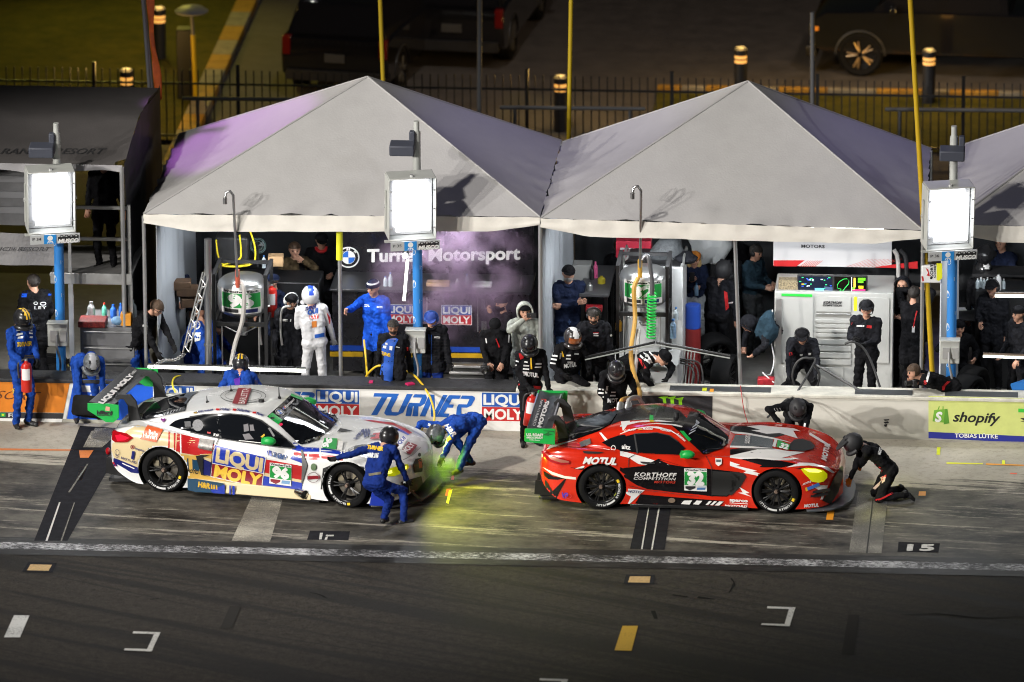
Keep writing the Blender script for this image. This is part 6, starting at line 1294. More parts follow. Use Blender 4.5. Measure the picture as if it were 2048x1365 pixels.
person('standing32', 'smiling person in black overall, cap and headset holding a black hose', at=(1733, 601), az=-14, H=1.80, top=CL_BLK2, pants=CL_BLK, hand=GLOVE, gear=(('cap', CL_BLK), ('headset',), ('glasses',)), rh=P(1708, 685, 1.05), lh=P(1727, 695, 1.0), curl=1.2, hy=15, marks=(('suit_lettering', patches(TWH, [(1080, 625, 44, 8, 2)]) + [Q([(1138, 625), (1168, 628), (1168, 645), (1136, 642)], REDT), Q([(1040, 605), (1055, 610), (1050, 622), (1036, 616)], REDT)], A8),))
person('lanyard', 'person in long black coat with red lanyard holding a phone up high', at=(1829, 572), az=155, H=1.74, top=CL_BLK, pants=CL_BLK, gear=(('hair', HAIRD, -.16),), rh=(.10, .34, 1.72), lh=(-.12, .36, 1.66), coat=.35, bulk=1.1, marks=(('lanyard', [Q([(400, 540), (408, 540), (392, 600), (386, 640), (380, 640), (388, 590)], REDT), Q([(376, 632), (392, 632), (390, 668), (374, 668)], TWH)], A9),))
person('photographer', 'photographer with brown hair leaning on the wall and aiming a black camera', at=(1826, 728), Zt=1.16, az=-62, H=1.78, top=CL_BLK, pants=CL_BLK, gear=(('hair', HAIRB),), hip=(0, -.35, .86), lean=66, curve=2, hp=6, rh=P(1820, 764, .42), lh=P(1836, 768, .36), rp=(.6, -.2, -.6), lp=(-.6, -.2, -.6), curl=1.1, marks=(('bib_piping', [Q([(455, 960), (470, 900), (500, 866), (600, 915), (605, 928), (500, 878), (482, 905), (468, 965)], TWH), T('S', (446, 976), (462, 976), 22, REDT, .05), Q([(550, 990), (580, 960), (600, 962), (572, 985), (565, 1010), (555, 1010)], REDT)], A9),))
person('right_black', 'person in black jacket and beanie standing at the right edge', at=(2037, 612), az=-50, H=1.76, top=CL_BLK2, pants=CL_BLK, gear=(('beanie', CL_BLK), ('collar', CL_BLK2)), lh=(-.2, .22, .95), rh=(.22, .2, .95), bulk=1.1, coat=.12)
person('seated', 'seated person in dark clothes with a raised hand under the round table', at=(1918, 640), Zt=1.18, az=12, H=1.74, top=CL_BLK, pants=CL_BLK, gear=(('beanie', CL_BLK),), hip=(0, 0, .46), lean=14, rh=(.12, .34, .95), lh=(-.24, .36, .62), lf=(-.18, .42, 0), rf=(.18, .42, 0), lk=(-.2, 1, .8), rk=(.2, 1, .8))
person('table_right', 'person in dark jacket behind the round table in the right tent', at=(2003, 470), az=-30, H=1.80, top=CL_NAVY, pants=CL_BLK, gear=(('hair', HAIRD),), lh=(-.2, .3, 1.0), rh=(.2, .3, 1.0))
person('tall_back', "person in black jacket whose head is hidden by the right tent's valance", at=(1462, 452), az=180, H=1.86, top=CL_BLK, pants=CL_BLK, gear=(('hair', HAIRD),), bulk=1.1, coat=.15)
person('back_left', 'person in dark jacket half hidden at the back behind the chrome boom post', at=(352, 520), az=30, H=1.74, top=CL_NAVY, pants=CL_BLK, gear=(('beanie', CL_BLK),), rh=(.1, .34, 1.1))
# at the cars
person('runner', "person in blue suit and black helmet running past the white car's front wheel", base=(-1.66, -4.55), az=150, H=1.80, top=CL_BLUED, pants=CL_BLUED, hand=GLOVE, gear=(('helmet', HELM, None),), hip=(0, 0, .62), lean=28, side=-6, curve=12, hp=22, hy=-10, lh=P(668, 918, -4.35), rh=P(826, 988, -4.2), lp=(-.5, -.5, -.6), rp=(.5, -.6, -.2), lf=P(768, 1040, -4.75) + Vector((0, 0, -.05)), rf=P(808, 1043, -4.55) + Vector((0, 0, -.05)), ltoe=(-.2, 1, -.1), rtoe=(.6, .8, 0), lk=(-.2, 1, .1), rk=(.3, 1, .1),
       marks=(('suit_lettering', [T('TURNER', (778, 634), (905, 652), (8, -28), TY, .07, .1), T('H&R', (775, 700), (832, 705), (4, -34), TWH, .06)] + [Q([(836 + k * 13, 706), (845 + k * 13, 706), (848 + k * 13, 672), (840 + k * 13, 672)], TWH) for k in range(3)] + [Q([(792, 835), (890, 818), (892, 838), (796, 856)], M('belt', (.12, .10, .06), .6))], F6),))
person('front96', 'person in blue race suit bending down at the front corner of the white car', base=(-.62, -2.05), az=-50, H=1.80, top=CL_BLUE, pants=CL_BLUE, hand=GLOVE, gear=(('helmet', M('helmet_silver', (.10, .11, .12), .35, coat=.4, var=.6, vscale=24), M('helmet_stripe_dark', (.03, .03, .03), .4), VISOR),), hip=(0, -.26, .72), lean=82, curve=24, hp=66, hy=4, rh=P(822, 875, -2.3), lh=P(872, 945, -3.05), rp=(.6, -.3, .3), lp=(-.6, -.2, -.2), lf=P(905, 975, -2.8) + Vector((0, 0, -.02)), rf=P(940, 932, -2.2), lk=(-.1, 1, .1), rk=(.1, 1, .1),
       marks=(('suit_lettering', [T('TURNER', (1352, 470), (1428, 580), (34, -16), TY, .06), T('H&R', (1400, 452), (1468, 540), (34, -16), TWH, .05)] + patches(TWH, [(1270, 430, 20, 18, 6)]) + [Q([(1440, 690), (1455, 630), (1475, 620), (1480, 640), (1450, 710)], FY)], F6),))
person('wiper', "person in black suit and helmet reaching over the red car's bonnet", base=(4.40, -1.36), az=4, H=1.76, top=CL_BLK, pants=CL_BLK, hand=GLOVE, gear=(('helmet', HELM_M, None),), hip=(0, -.25, .72), lean=50, curve=24, hp=52, hy=5, rh=P(1556, 850, -1.75), lh=P(1606, 878, -2.05), rp=(.9, -.1, .4), lp=(-.7, -.1, .1), curl=1.2,
       marks=(('suit_patch', patches(TWH, [(770, 232, 22, 10, 34), (790, 228, 22, 9, 34), (815, 228, 18, 8, 26), (1018, 355, 14, 30, 4)]), F5),))
person('kneeling', 'person in black and red suit kneeling in front of the red car with orange gloves', base=(5.73, -3.05), az=-78, H=1.76, top=CL_BLK, pants=CL_BLK, hand=GLOVEO, gear=(('helmet', HELM_M, None, HELM, 'peak'),), hip=(0, -.12, .50), lean=38, curve=22, hp=36, rh=P(1697, 968, -3.1), lh=P(1712, 950, -2.7), rp=(.4, -.5, -.6), lp=(-.4, -.5, -.6), lf=(-.14, -.36, .05), rf=(.12, -.34, .05), lk=(-.1, 1, -.5), rk=(.1, 1, -.5), ltoe=(0, -.6, -.6), rtoe=(0, -.6, -.6), curl=.9,
       marks=(('suit_panel', [Q([(1600, 690), (1650, 720), (1660, 745), (1640, 780), (1590, 765), (1585, 730)], REDT), Q([(1640, 800), (1690, 778), (1680, 830), (1600, 900), (1580, 890), (1650, 820)], M('panel_tan', (.5, .38, .30), .6)), Q([(1655, 800), (1692, 775), (1690, 800), (1650, 830)], REDT), Q([(1530, 925), (1545, 935), (1575, 985), (1640, 970), (1740, 925), (1745, 935), (1640, 985), (1570, 995), (1530, 965)], REDT), T('MOTUL', (1618, 608), (1632, 555), (22, 6), TWH, .05)] + patches(TWH, [(1530, 680, 26, 8, -4), (1520, 700, 26, 8, -4)]), F5),))
person('crowd_right', 'person in dark jacket and cap standing right of the round table', at=(1985, 560), az=-20, H=1.78, top=CL_BLK2, pants=CL_BLK, gear=(('cap', CL_BLK), ('headset',)), bulk=1.08, coat=.12, rh=(.1, .32, 1.1))
person('crowd_helmet', 'person in black suit and white topped helmet waiting deep in the right tent', at=(1968, 520), az=20, H=1.80, top=CL_BLK, pants=CL_BLK, gear=(('helmet', HELM, WHT),))
person('crowd_mid', 'person in dark coat turned away behind the number 32 fuel tank', at=(1240, 478), az=160, H=1.80, top=CL_BLK2, pants=CL_BLK, gear=(('hair', HAIRB),), bulk=1.1, coat=.2)
person('crowd_rig', 'person in dark blue jacket behind the chrome tank number 96', at=(545, 548), az=-40, H=1.72, top=CL_NAVY, pants=CL_BLK, gear=(('beanie', CL_NAVY),), coat=.12, rh=(.1, .34, 1.1))
person('crowd_corner', 'person in black hooded jacket between the tool cabinet and the yellow post', at=(1806, 555), az=-15, H=1.76, top=CL_BLK2, pants=CL_BLK, gear=(('hood', CL_BLK2),), coat=.15, lh=(-.1, .34, 1.2), rh=(.1, .34, 1.2))
# ================================================================ THINGS IN THE PITS
STEEL = M('steel', (.50, .50, .50), .3, metal=.95); ALU = M('aluminium', (.58, .58, .57), .4, metal=.85, var=.1); BFR = M('frame_black', (.015, .015, .016), .4, var=.3); PLB = M('plastic_black', (.02, .02, .022), .45, var=.3); CABW = M('cabinet_grey', (.44, .44, .42), .45, var=.05)
YH = M('hose_yellow', (.72, .47, .02), .4); YC = M('cable_yellow', (.75, .60, .02), .45); HG = M('hose_grey', (.42, .40, .38), .45); HB = M('hose_black', (.035, .035, .036), .45); HGN = M('hose_green', (.02, .55, .08), .35); HOO = M('hose_tan', (.55, .30, .06), .5)
LEDM = M('led_tube', '#ffffff', .3, emit='#fbfff0', es=4.0); LEDD = M('led_dim', (.1, .1, .1), .4, emit='#fbfff0', es=.25); CARD = M('cardboard', (.42, .27, .14), .8, var=.1)
def add(name, label, cat, mb, group=None, bevel=0.0, base=None):
    """a thing that is one mesh, standing at its own base"""
    lo = Vector((sum(v.x for v in mb.v) / len(mb.v), sum(v.y for v in mb.v) / len(mb.v), min(v.z for v in mb.v)))
    mb.v = [v - lo for v in mb.v]; o = obj(name, mb, None, bevel=bevel); o.location = lo; return tag(o, label, cat, group)
def hose(name, label, pts, r, mat, cat='hose', smooth=7, n=8, grp=None): return add(name, label, cat, MB().tube(pts, r, mat, n, smooth), grp)
def led(name, label, a, b, r=.022, body=None, grp='LED light bars over the pit boxes', lm=LEDM):
    t = thing(name, label, 'light bar', (a + b) / 2, grp)
    obj('diffuser', MB().cyl(a, b, r, lm, n=10), t); obj('bar', MB().cyl(a + Vector((0, .035, .03)), b + Vector((0, .035, .03)), .02, body or BFR, n=8), t)
    return t
# --- work lights under the canopies
def worklight(label, a, b, watts, tgt):
    t = thing('work_light', label, 'work light', (Vector(a) + Vector(b)) / 2, 'strip lights under the tent roofs')
    obj('tube', MB().cyl(a, b, .03, LEDM, n=8), t); obj('shade', MB().box((Vector(a) + Vector(b)) / 2 + Vector((0, 0, .05)), (abs(b[0] - a[0]) + .1, .12, .03), ALU), t)
    l = bpy.data.lights.new('work_light', 'AREA'); l.shape = 'RECTANGLE'; l.size = abs(b[0] - a[0]); l.size_y = .15; l.energy = watts; l.color = (.93, .97, 1)
    o = bpy.data.objects.new('work_light', l); COL.objects.link(o); o.location = (Vector(a) + Vector(b)) / 2 - Vector((0, 0, .05)); o.rotation_euler = Vector(tgt).to_track_quat('-Z', 'Y').to_euler(); attach(o, t)
worklight('strip light under the roof of the left big tent', (-4.6, 1.15, 3.0), (-3.0, 1.15, 3.0), 62, (0, .45, -1))
worklight('strip light under the roof over the black pit cart', (-2.0, 1.15, 3.0), (-.4, 1.15, 3.0), 40, (0, .45, -1))
worklight('strip light under the roof over the white fuel cart', (1.3, 1.15, 2.98), (2.9, 1.15, 2.98), 60, (0, .5, -1))
worklight('strip light under the roof over the grey tool cabinet', (4.0, 1.15, 2.98), (5.6, 1.15, 2.98), 58, (0, .5, -1))
worklight('strip light under the tent roof at the right edge', (7.0, 1.2, 2.95), (8.4, 1.2, 2.95), 32, (0, .5, -1))
worklight('added strip light hidden under the deck of the left pit cart', (-7.2, 1.35, 1.92), (-6.35, 1.35, 1.92), 26, (0, .4, -1))  # added lamp, tucked behind the deck edge to light the cart
# --- wheels waiting in the pits: one tyre with its rim, then copies
def spare():
    t = thing('spare_wheel', 'black slick tyre standing on edge beside the person with glasses', 'tyre', (0, 0, 0), 'slick tyres waiting behind the wall')
    pr = [(.235, -.12), (.29, -.155), (.325, -.15), (.35, -.11), (.35, .11), (.325, .15), (.29, .155), (.237, .12)]
    mb = MB(); mb.lathe(pr, (0, 0, 0), RUBBER, (0, -1, 0), 36); obj('tyre', mb, t, local=True)
    mb = MB(); mb.lathe([(.24, .12), (.225, .08), (.22, -.12), (.24, -.12)], (0, 0, 0), RIM, (0, -1, 0), 30)
    for k in range(10): mb.tube([(.05 * math.cos(k * .628), -.05, .05 * math.sin(k * .628)), (.22 * math.cos(k * .628 + .1), -.08, .22 * math.sin(k * .628 + .1))], .014, STEEL if False else RIM, 6)
    mb.cyl((0, -.03, 0), (0, -.07, 0), .06, RIM, n=14); obj('rim', mb, t, local=True); return t
SP = spare()
def put(loc, eul, label, first=False):
    o = SP if first else copy_tree(SP); o.location = loc; o.rotation_euler = eul; o['label'] = label; return o
q = P(333, 692, .8); put((q.x, q.y, .36), (0, 0, R(62)), 'black slick tyre standing on edge beside the person with glasses', True)
q = G(165, 745, .16); put((q.x, q.y, .16), (R(90), 0, 0), 'large slick tyre lying flat at the foot of the left blue pole')
q = G(92, 738, .15); put((q.x, q.y, .16), (R(90), 0, .4), 'slick tyre lying flat behind the person with the fire extinguisher')
q = P(190, 815, -.95); put((q.x, -.95, q.z), (R(68), 0, R(-14)), 'slick tyre carried behind the rear wing of the white car')
q = P(1428, 655, 3.0); put((q.x, 2.9, .40), (R(14), 0, R(28)), 'big slick tyre leaning under the person in the black open helmet')
q = P(1452, 725, 2.0); put((q.x, 1.9, .36), (0, 0, R(75)), 'slick tyre upright in front of the bent person in the black hooded jacket')
q = P(1935, 725, 1.1); put((q.x, 1.1, .36), (R(6), 0, R(58)), 'slick tyre with visible rim standing right of the blue pole P 36')
q = P(1905, 735, 1.5); put((q.x + .3, 1.55, .36), (R(4), 0, R(62)), 'second slick tyre tucked behind the one right of the blue pole P 36')
# --- fire extinguishers held by the two crew members, one on the fuel rig
def extinguisher(label, top, tilt, first=None):
    t = thing('fire_extinguisher', label, 'fire extinguisher', top, 'red fire extinguishers'); rt = Matrix.Rotation(R(tilt), 3, 'Y')
    q = lambda x, y, z: Vector(top) + rt @ Vector((x, y, z))
    RE = M('extinguisher_red', (.52, .02, .012), .3, coat=.5)
    mb = MB(); mb.lathe([(0, -.52), (.078, -.52), (.085, -.50), (.085, -.13), (.07, -.08), (.03, -.06), (.025, -.03)], top, RE, rt @ Vector((0, 0, 1)), 20); obj('cylinder', mb, t)
    mb = MB(); mb.cyl(q(0, 0, -.04), q(0, 0, .0), .025, ALU, n=10); mb.box(q(.05, 0, .02), (.16, .025, .02), BFR, rt); mb.box(q(.05, 0, .05), (.14, .02, .015), BFR, rt); obj('valve', mb, t)
    obj('nozzle_hose', MB().tube([q(-.03, 0, -.01), q(-.12, -.02, -.08), q(-.11, -.03, -.3)], .014, HB, 8, 5), t)
    mb = MB(); mb.grid(lambda u, v: q(-.087 * math.sin((u - .5) * 1.6), -.087 * math.cos((u - .5) * 1.6), -.32 + v * .18), 8, 1, WHT); obj('paper_label', mb, t)
    return t
extinguisher('red fire extinguisher held by the person in the blue suit', P(52, 718, -.55), 0)
extinguisher('red fire extinguisher hanging tilted from the hand behind the rear wing', P(1066, 785, -.98), 8)
extinguisher('red fire extinguisher strapped beside the number 96 fuel tank', P(543, 568, 1.5), 0)
# --- fuel rigs
def fuelrig(label, px0, px1, ytop, ybot, Y, num, legs, arm):
    a, b = P(px0, ybot, Y), P(px1, ytop, Y); cx, rr = (a.x + b.x) / 2, (b.x - a.x) / 2
    t = thing('fuel_rig', label, 'fuel rig', (cx, Y + rr, 0), 'overhead fuel tanks')
    mb = MB(); h = b.z - a.z; mb.lathe([(0, 0), (rr * .7, 0), (rr * .93, h * .10), (rr, h * .25), (rr, h * .72), (rr * .95, h * .85), (rr * .75, h * .95), (0, h)], (cx, Y + rr, a.z), STEEL, n=36); mb.lathe([(rr * 1.012, h * .70), (rr * 1.012, h * .75)], (cx, Y + rr, a.z), ALU, n=36); tk = obj('tank', mb, t)
    pts = lambda u, v: Vector((cx - rr * 1.01 * math.sin((.5 - u) * 1.7), Y + rr - rr * 1.01 * math.cos((.5 - u) * 1.7), a.z + h * (.16 + .62 * v)))
    def hit(x, y):
        p = pts(x, y); return p, (p - Vector((cx, Y + rr, p.z))).normalized()
    def sub(u0, v0, u1, v1, m, n=8): return [Q([(u0 + (u1 - u0) * k / n, v0), (u0 + (u1 - u0) * (k + 1) / n, v0), (u0 + (u1 - u0) * (k + 1) / n, v1), (u0 + (u1 - u0) * k / n, v1)], m) for k in range(n)]
    decal('number_plate', tk, sub(0, 0, 1, 1, WHP) + sub(.02, .25, .98, .85, NGRN) + [('t', 'WeatherTech', (.08, .89), (.92, .89), (0, .07), BLACK, .05, 0, 1.0), ('t', num, (.22, .31), (.78, .31), (0, .48), WHITE, .07, 0, 1.0)] + sub(.1, .05, .45, .2, BLACK, 3) + sub(.55, .05, .9, .2, NAVY, 3), hit, off=.002)
    mb = MB(); f = rr * 1.0
    for sx in (-1, 1):
        for sy in (-.2, 1.9): mb.box((cx + sx * f, Y + rr * sy, a.z / 2 + h * .5 if sy > 1 else (b.z + .12 + .0) / 2), (.05, .05, (a.z + h + .3) if sy > 1 else b.z + .12), BFR)
        mb.box((cx + sx * f, Y + rr * .85, a.z - .03), (.048, rr * 2.1, .05), BFR); mb.box((cx + sx * f, Y + rr * .85, b.z + .12), (.06, rr * 2.2, .04), BFR)
    mb.box((cx, Y - rr * .2, a.z - .04), (2 * f - .05, .045, .06), BFR); mb.box((cx, Y + rr * 1.9, b.z + .1), (2 * f - .05, .045, .05), BFR); mb.box((cx, Y + rr * .8, .45), (2 * f + .2, rr * 2, .04), BFR); obj('frame', mb, t)
    m0, m1 = arm
    mb = MB(); mb.tube([m0, m1, m1 + Vector((0, 0, .08)), m1 + Vector((-.05, 0, .15)), m1 + Vector((-.11, 0, .13)), m1 + Vector((-.13, 0, .03))], .022, STEEL, 10); mb.cyl(m1 + Vector((-.13, 0, .04)), m1 + Vector((-.13, 0, -.05)), .035, STEEL, n=10); mb.cyl(m0 - Vector((0, 0, .12)), m0 + Vector((0, 0, .16)), .035, M('vent_coupling_' + num, (.5, .10, .06) if num == '96' else (.55, .30, .04), .4), n=12); obj('vent_mast', mb, t)
    mb = MB(); c = Vector((cx, Y + rr, a.z)); mb.cyl(c, c - Vector((0, 0, .35)), .06, ALU, n=14); mb.cyl(c - Vector((0, 0, .2)), c - Vector((0, 0, .26)), .09, STEEL, n=14); mb.box(c + Vector((.12, -.02, -.2)), (.22, .03, .04), M('valve_yellow', (.7, .55, .02), .4)); obj('valve', mb, t)
    mb = MB()
    for sx in (-.6, .6): mb.tube([(cx + sx * rr * 1.2, Y - .05, a.z - .05), (cx + sx * rr * 1.2, Y - .05, .47)], .012, ALU, 6); mb.tube([(cx + sx * rr * 1.3, Y - .06, a.z - .05), (cx, Y + .1, a.z - .26)], .010, ALU, 6)
    obj('brace', mb, t); return t
fuelrig('chrome fuel tank number 96 in a black frame under the left big tent', 430, 532, 565, 640, .95, '96', 0, (P(475, 560, .85), P(467, 402, .50)))
fuelrig('chrome fuel tank number 32 on a white cart under the right big tent', 1236, 1335, 548, 620, 1.1, '32', 0, (P(1280, 540, .9), P(1282, 392, .50)))
hose('fuel_hose', 'grey fuel hose hanging from the number 96 tank to the fueller', [P(478, 560, .9), P(488, 580, .85), P(485, 640, .8), P(470, 690, .7), P(462, 740, .3), P(470, 775, -.5)], .035, HG)
hose('fuel_hose', 'tan fuel hose curving down from the number 32 tank to the red car roof', [P(1276, 555, 1.0), P(1268, 580, .95), P(1270, 640, .9), P(1262, 700, .6), P(1266, 740, .2), P(1280, 790, -1.3), P(1262, 797, -1.7), P(1245, 800, -2.1), P(1240, 815, -2.3)], .035, HOO)
hose('vent_hose', 'pale grey vent hose beside the tan fuel hose', [P(1277, 660, .9), P(1273, 720, .5), P(1268, 775, -.2), P(1288, 812, -1.6), P(1275, 795, -1.9), P(1258, 800, -2.2), P(1256, 815, -2.35)], .032, HG)
mb = MB(); mb.cyl(P(1241, 808, -2.3), P(1239, 826, -2.45), .055, ALU, n=14); mb.cyl(P(1257, 808, -2.3), P(1255, 826, -2.45), .055, ALU, n=14); add('fuel_coupling', 'pair of metal fuel couplings plugged into the roof edge of the red car', 'coupling', mb)
mb = MB(); pts = []
c0, c1 = P(1304, 588, .8), P(1302, 676, .6)
for i in range(141):
    u = i / 140; c = c0.lerp(c1, u); an = i * 2 * math.pi / 10; pts.append(c + Vector((math.cos(an) * .065, math.sin(an) * .065, 0)))
hg = add('coiled_air_hose', 'bright green coiled air hose hanging from the boom', 'air hose', MB().tube(pts, .014, HGN, 6))
add('hose_guide', 'black curved hose guide over the green coil', 'hose guide', MB().tube([P(1285, 520, .85), P(1293, 512, .85), P(1298, 520, .82), P(1304, 560, .8), P(1304, 590, .8)], .035, M('guide_grey', (.18, .18, .19), .3, metal=.5), 10, 6))
hose('air_hose', 'yellow air hose held up by the dark haired person and falling over the wall', [P(738, 765, .62), P(733, 752, .6), P(757, 732, .55), P(788, 740, .54), P(822, 747, .5), P(845, 770, .1), P(862, 800, -.3), P(869, 835, -.8), P(860, 870, -1.4), P(852, 900, -1.9)], .017, YH)
hose('air_hose', 'yellow air hose lying along the pit cart behind the blue jacket', [P(728, 680, 1.6), P(732, 720, 1.4), P(735, 764, .8)], .016, YH)
hose('air_hose', 'black coiled air hose held by the crouching person', [P(1735, 790, .2)] + [P(1612 + 27 * math.cos(t), 752 + 36 * math.sin(t), .62) for t in np.linspace(-.6, 5.4, 14)] + [P(1590, 790, .1), P(1570, 802, -.6), P(1535, 835, -1.4)], .017, HB)
hose('air_hose', 'black hose held by the smiling person', [P(1690, 688, .95), P(1705, 684, .92), P(1727, 697, .95), P(1745, 730, .9), P(1760, 775, .8)], .018, HB)
hose('air_hose', 'thin black hose from the coil over the wall to the reaching person', [P(1640, 735, .9), P(1680, 760, .8), P(1708, 775, .7)], .014, HB)
for k, (x, y) in enumerate(((1404, 724), (1396, 728), (1388, 732))): hose('air_hose', 'black hose looping off the end of the white fuel cart', [P(1360, y - 6, 1.0), P(x - 10, y, .95), P(x, y + 16, .9), P(x + 3 - 3 * k, 775, .8)], .014, HB, grp='black hoses looping off the fuel cart')
hose('cord', 'thin red cord hanging over the white wall', [P(1481, 772, .3), P(1483, 788, -.05), P(1488, 820, -.06), P(1497, 852, -.2)], .006, REDT, 'cord')
hose('air_hose', 'yellow hose lying over the wall behind the roof of the white car', [P(378, 752, .5), P(352, 754, .2), P(345, 770, -.1), P(358, 800, -.3)], .014, YC)
hose('air_hose', 'dark hose looping over the wall behind the rear wing of the white car', [P(322, 752, .3), P(330, 770, -.06), P(322, 800, -.08), P(335, 815, -.4)], .013, HB)
# --- booms
t = thing('boom_post', 'chrome boom post with lattice arm at the left edge of the number 96 stall', 'boom', (P(415, 770, .7).x, .7, 0))
b0, b1 = P(417, 800, .7), P(416, 478, .7); obj('post', MB().cyl(b0, b1, .055, STEEL, n=18), t); obj('collar', MB().cyl(P(417, 692, .7), P(417, 688, .7), .075, STEEL, n=18), t)
mb = MB(); A, B = P(412, 545, .68), P(372, 705, -.1)
for e in (-.05, .05): mb.cyl(A + Vector((e, 0, 0)), B + Vector((e, 0, 0)), .012, ALU, n=8)
mb.cyl(A + Vector((0, .06, .06)), B + Vector((0, .06, .06)), .012, ALU, n=8)
for i in range(12):
    p, q = A.lerp(B, i / 12), A.lerp(B, (i + 1) / 12); s = -.05 if i % 2 else .05; mb.cyl(p + Vector((s, 0, 0)), q + Vector((-s, 0, 0)), .007, ALU, n=6); mb.cyl(p + Vector((s, 0, 0)), q + Vector((0, .06, .06)), .006, ALU, n=6)
obj('lattice_arm', mb, t)
mb = MB(); ch = catmull([P(370, 708, -.1), P(350, 720, -.3), P(325, 722, -.5), P(302, 738, -.8)], 8)
for i in range(len(ch) - 1): mb.lathe([(.022 + .007 * math.cos(k), .007 * math.sin(k)) for k in np.linspace(0, 5.2, 6)], (ch[i] + ch[i + 1]) / 2, ALU, Vector((0, 1, .3)) if i % 2 else Vector((.2, .2, 1)), 8, closed=True)
obj('chain', mb, t)
led('light_bar', 'long white light bar stretched above the wall behind the white car', P(296, 734, -.3), P(611, 742, -.3), .026)
led('light_bar', 'thin black light bar reaching over the seated person in black', P(1170, 720, .3), P(1310, 690, .5), .010, lm=LEDD)
led('light_bar', 'thin black light bar reaching right from the green coil', P(1312, 690, .5), P(1460, 717, .3), .010, lm=LEDD)
led('light_bar', 'light bar entering from the right edge beside the round table', P(1990, 592, .9), P(2100, 594, .9), .022, M('bar_brown', (.10, .07, .05), .5))
led('light_bar', 'light bar entering from the right edge beside the upright tyre', P(1966, 713, .6), P(2100, 718, .6), .018, M('bar_brown', (.10, .07, .05), .5))
mb = MB(); A, B = P(815, 520, .9), P(808, 602, .7); mb.cyl(A, B, .022, LEDM, n=8); add('light_wand', 'short white light wand hanging beside the middle blue pole', 'light wand', mb)
mb = MB(); mb.sph(P(810, 512, .8), .045, M('spot_lens', '#ffffff', .2, emit='#f2f6ff', es=14), 10); mb.cyl(P(810, 512, .83), P(812, 505, .95), .05, BFR, n=10); add('work_lamp', 'small glaring work lamp under the middle floodlight', 'lamp', mb)
# --- black pit cart with the team name
BC = M('cart_black', (.012, .011, .014), .28, coat=.35, var=.15); YST = M('stripe_yellow', (.62, .36, .01), .4); BST = M('stripe_blue', (.01, .06, .38), .4)
a, b = P(664, 577, 2.55), P(1058, 582, 2.55); ztop = (a.z + b.z) / 2
t = thing('pit_cart', 'long black pit cart with white team lettering, blue and yellow stripes', 'pit cart', ((a.x + b.x) / 2, 3, 0))
mb = MB(); mb.span((a.x, 2.55, .12), (b.x, 3.6, ztop - .04), BC); obj('cabinet', mb, t, bevel=.01)
mb = MB(); mb.span((a.x - .03, 2.48, ztop - .04), (b.x + .03, 3.6, ztop), M('cart_counter', (.03, .03, .033), .3)); obj('counter', mb, t, bevel=.006)
mb = MB(); mb.span((a.x, 3.45, ztop), (b.x, 3.6, P(800, 440, 3.45).z), BC); bb = obj('backboard', mb, t)
h = on_plane(Y=3.45)
decal('lettering', bb, [T('Turner Motorsport', (282, 318), (1440, 298), (2, -92), WHITE, .035)] + ringp(140, 284, 84, 80, 10, WHITE, 28) + ringp(140, 284, 52, 50, 3, WHITE, 24) + [('p', ell(140, 284, 49, 47, 10, 0, 90) + [(140, 284)], TB), ('p', ell(140, 284, 49, 47, 10, 90, 180) + [(140, 284)], WHITE), ('p', ell(140, 284, 49, 47, 10, 180, 270) + [(140, 284)], TB), ('p', ell(140, 284, 49, 47, 10, 270, 360) + [(140, 284)], WHITE), T('B', (88, 258), (104, 240), (-14, -14), WHITE, .03), T('M', (126, 232), (152, 230), 18, WHITE, .03), T('W', (174, 240), (194, 258), (14, -14), WHITE, .03)], h, A6, off=.004)
h = on_plane(Y=2.55)
decal('stripe_blue', t, [Q([(0, 950), (1500, 970), (1500, 1010), (0, 990)], BST)], h, A6); decal('stripe_yellow', t, [Q([(0, 998), (1500, 1018), (1500, 1052), (0, 1036)], YST)], h, A6)
liqui(842, 645, 1077, 795, h, t, A6, sk=.012); liqui(430, 640, 645, 788, h, t, A6, sk=.012)
mb = MB()
for x, y in ((735, 590), (1120, 590)):
    p, q = P(*A6(x, y), 2.54), P(*A6(x, y + 260), 2.54); mb.span((p.x - .006, 2.53, q.z), (p.x + .006, 2.548, p.z), ALU)
for k in range(2):
    for j in range(3): p = P(*A6(1150, 600 + 170 * k), 2.54); mb.span((p.x + j * .03, 2.53, p.z - .16), (p.x + j * .03 + .012, 2.548, p.z), ALU)
obj('cabinet_trim', mb, t)
mb = MB()
for k in range(3): p, q = P(*A6(905, 1108 + 48 * k), 2.4), P(*A6(1210, 1112 + 48 * k), 2.4); mb.span((p.x, 2.36, p.z - .02), (q.x, 2.56, p.z + .02), ALU)
obj('step', mb, t, bevel=.006)
def bottle(label, p, h, r, mat, cap, cat='bottle', grp=None):
    mb = MB(); mb.lathe([(0, 0), (r, 0), (r, h * .62), (r * .85, h * .72), (r * .4, h * .84), (r * .38, h * .93)], p, mat, n=12); t = thing('bottle', label, cat, p, grp); obj('bottle_body', mb, t); mb = MB(); mb.cyl(Vector(p) + Vector((0, 0, h * .9)), Vector(p) + Vector((0, 0, h)), r * .45, cap, n=10); obj('bottle_cap', mb, t); return t
WATER = M('water_bottle', (.45, .52, .56), .15, coat=.5); CANM = M('can_silver', (.5, .5, .5), .3, metal=.8); CBLUE = M('cap_plain_blue', (.05, .2, .5), .5)
def ontop(x, y, Yd): return P(x, y, Yd)
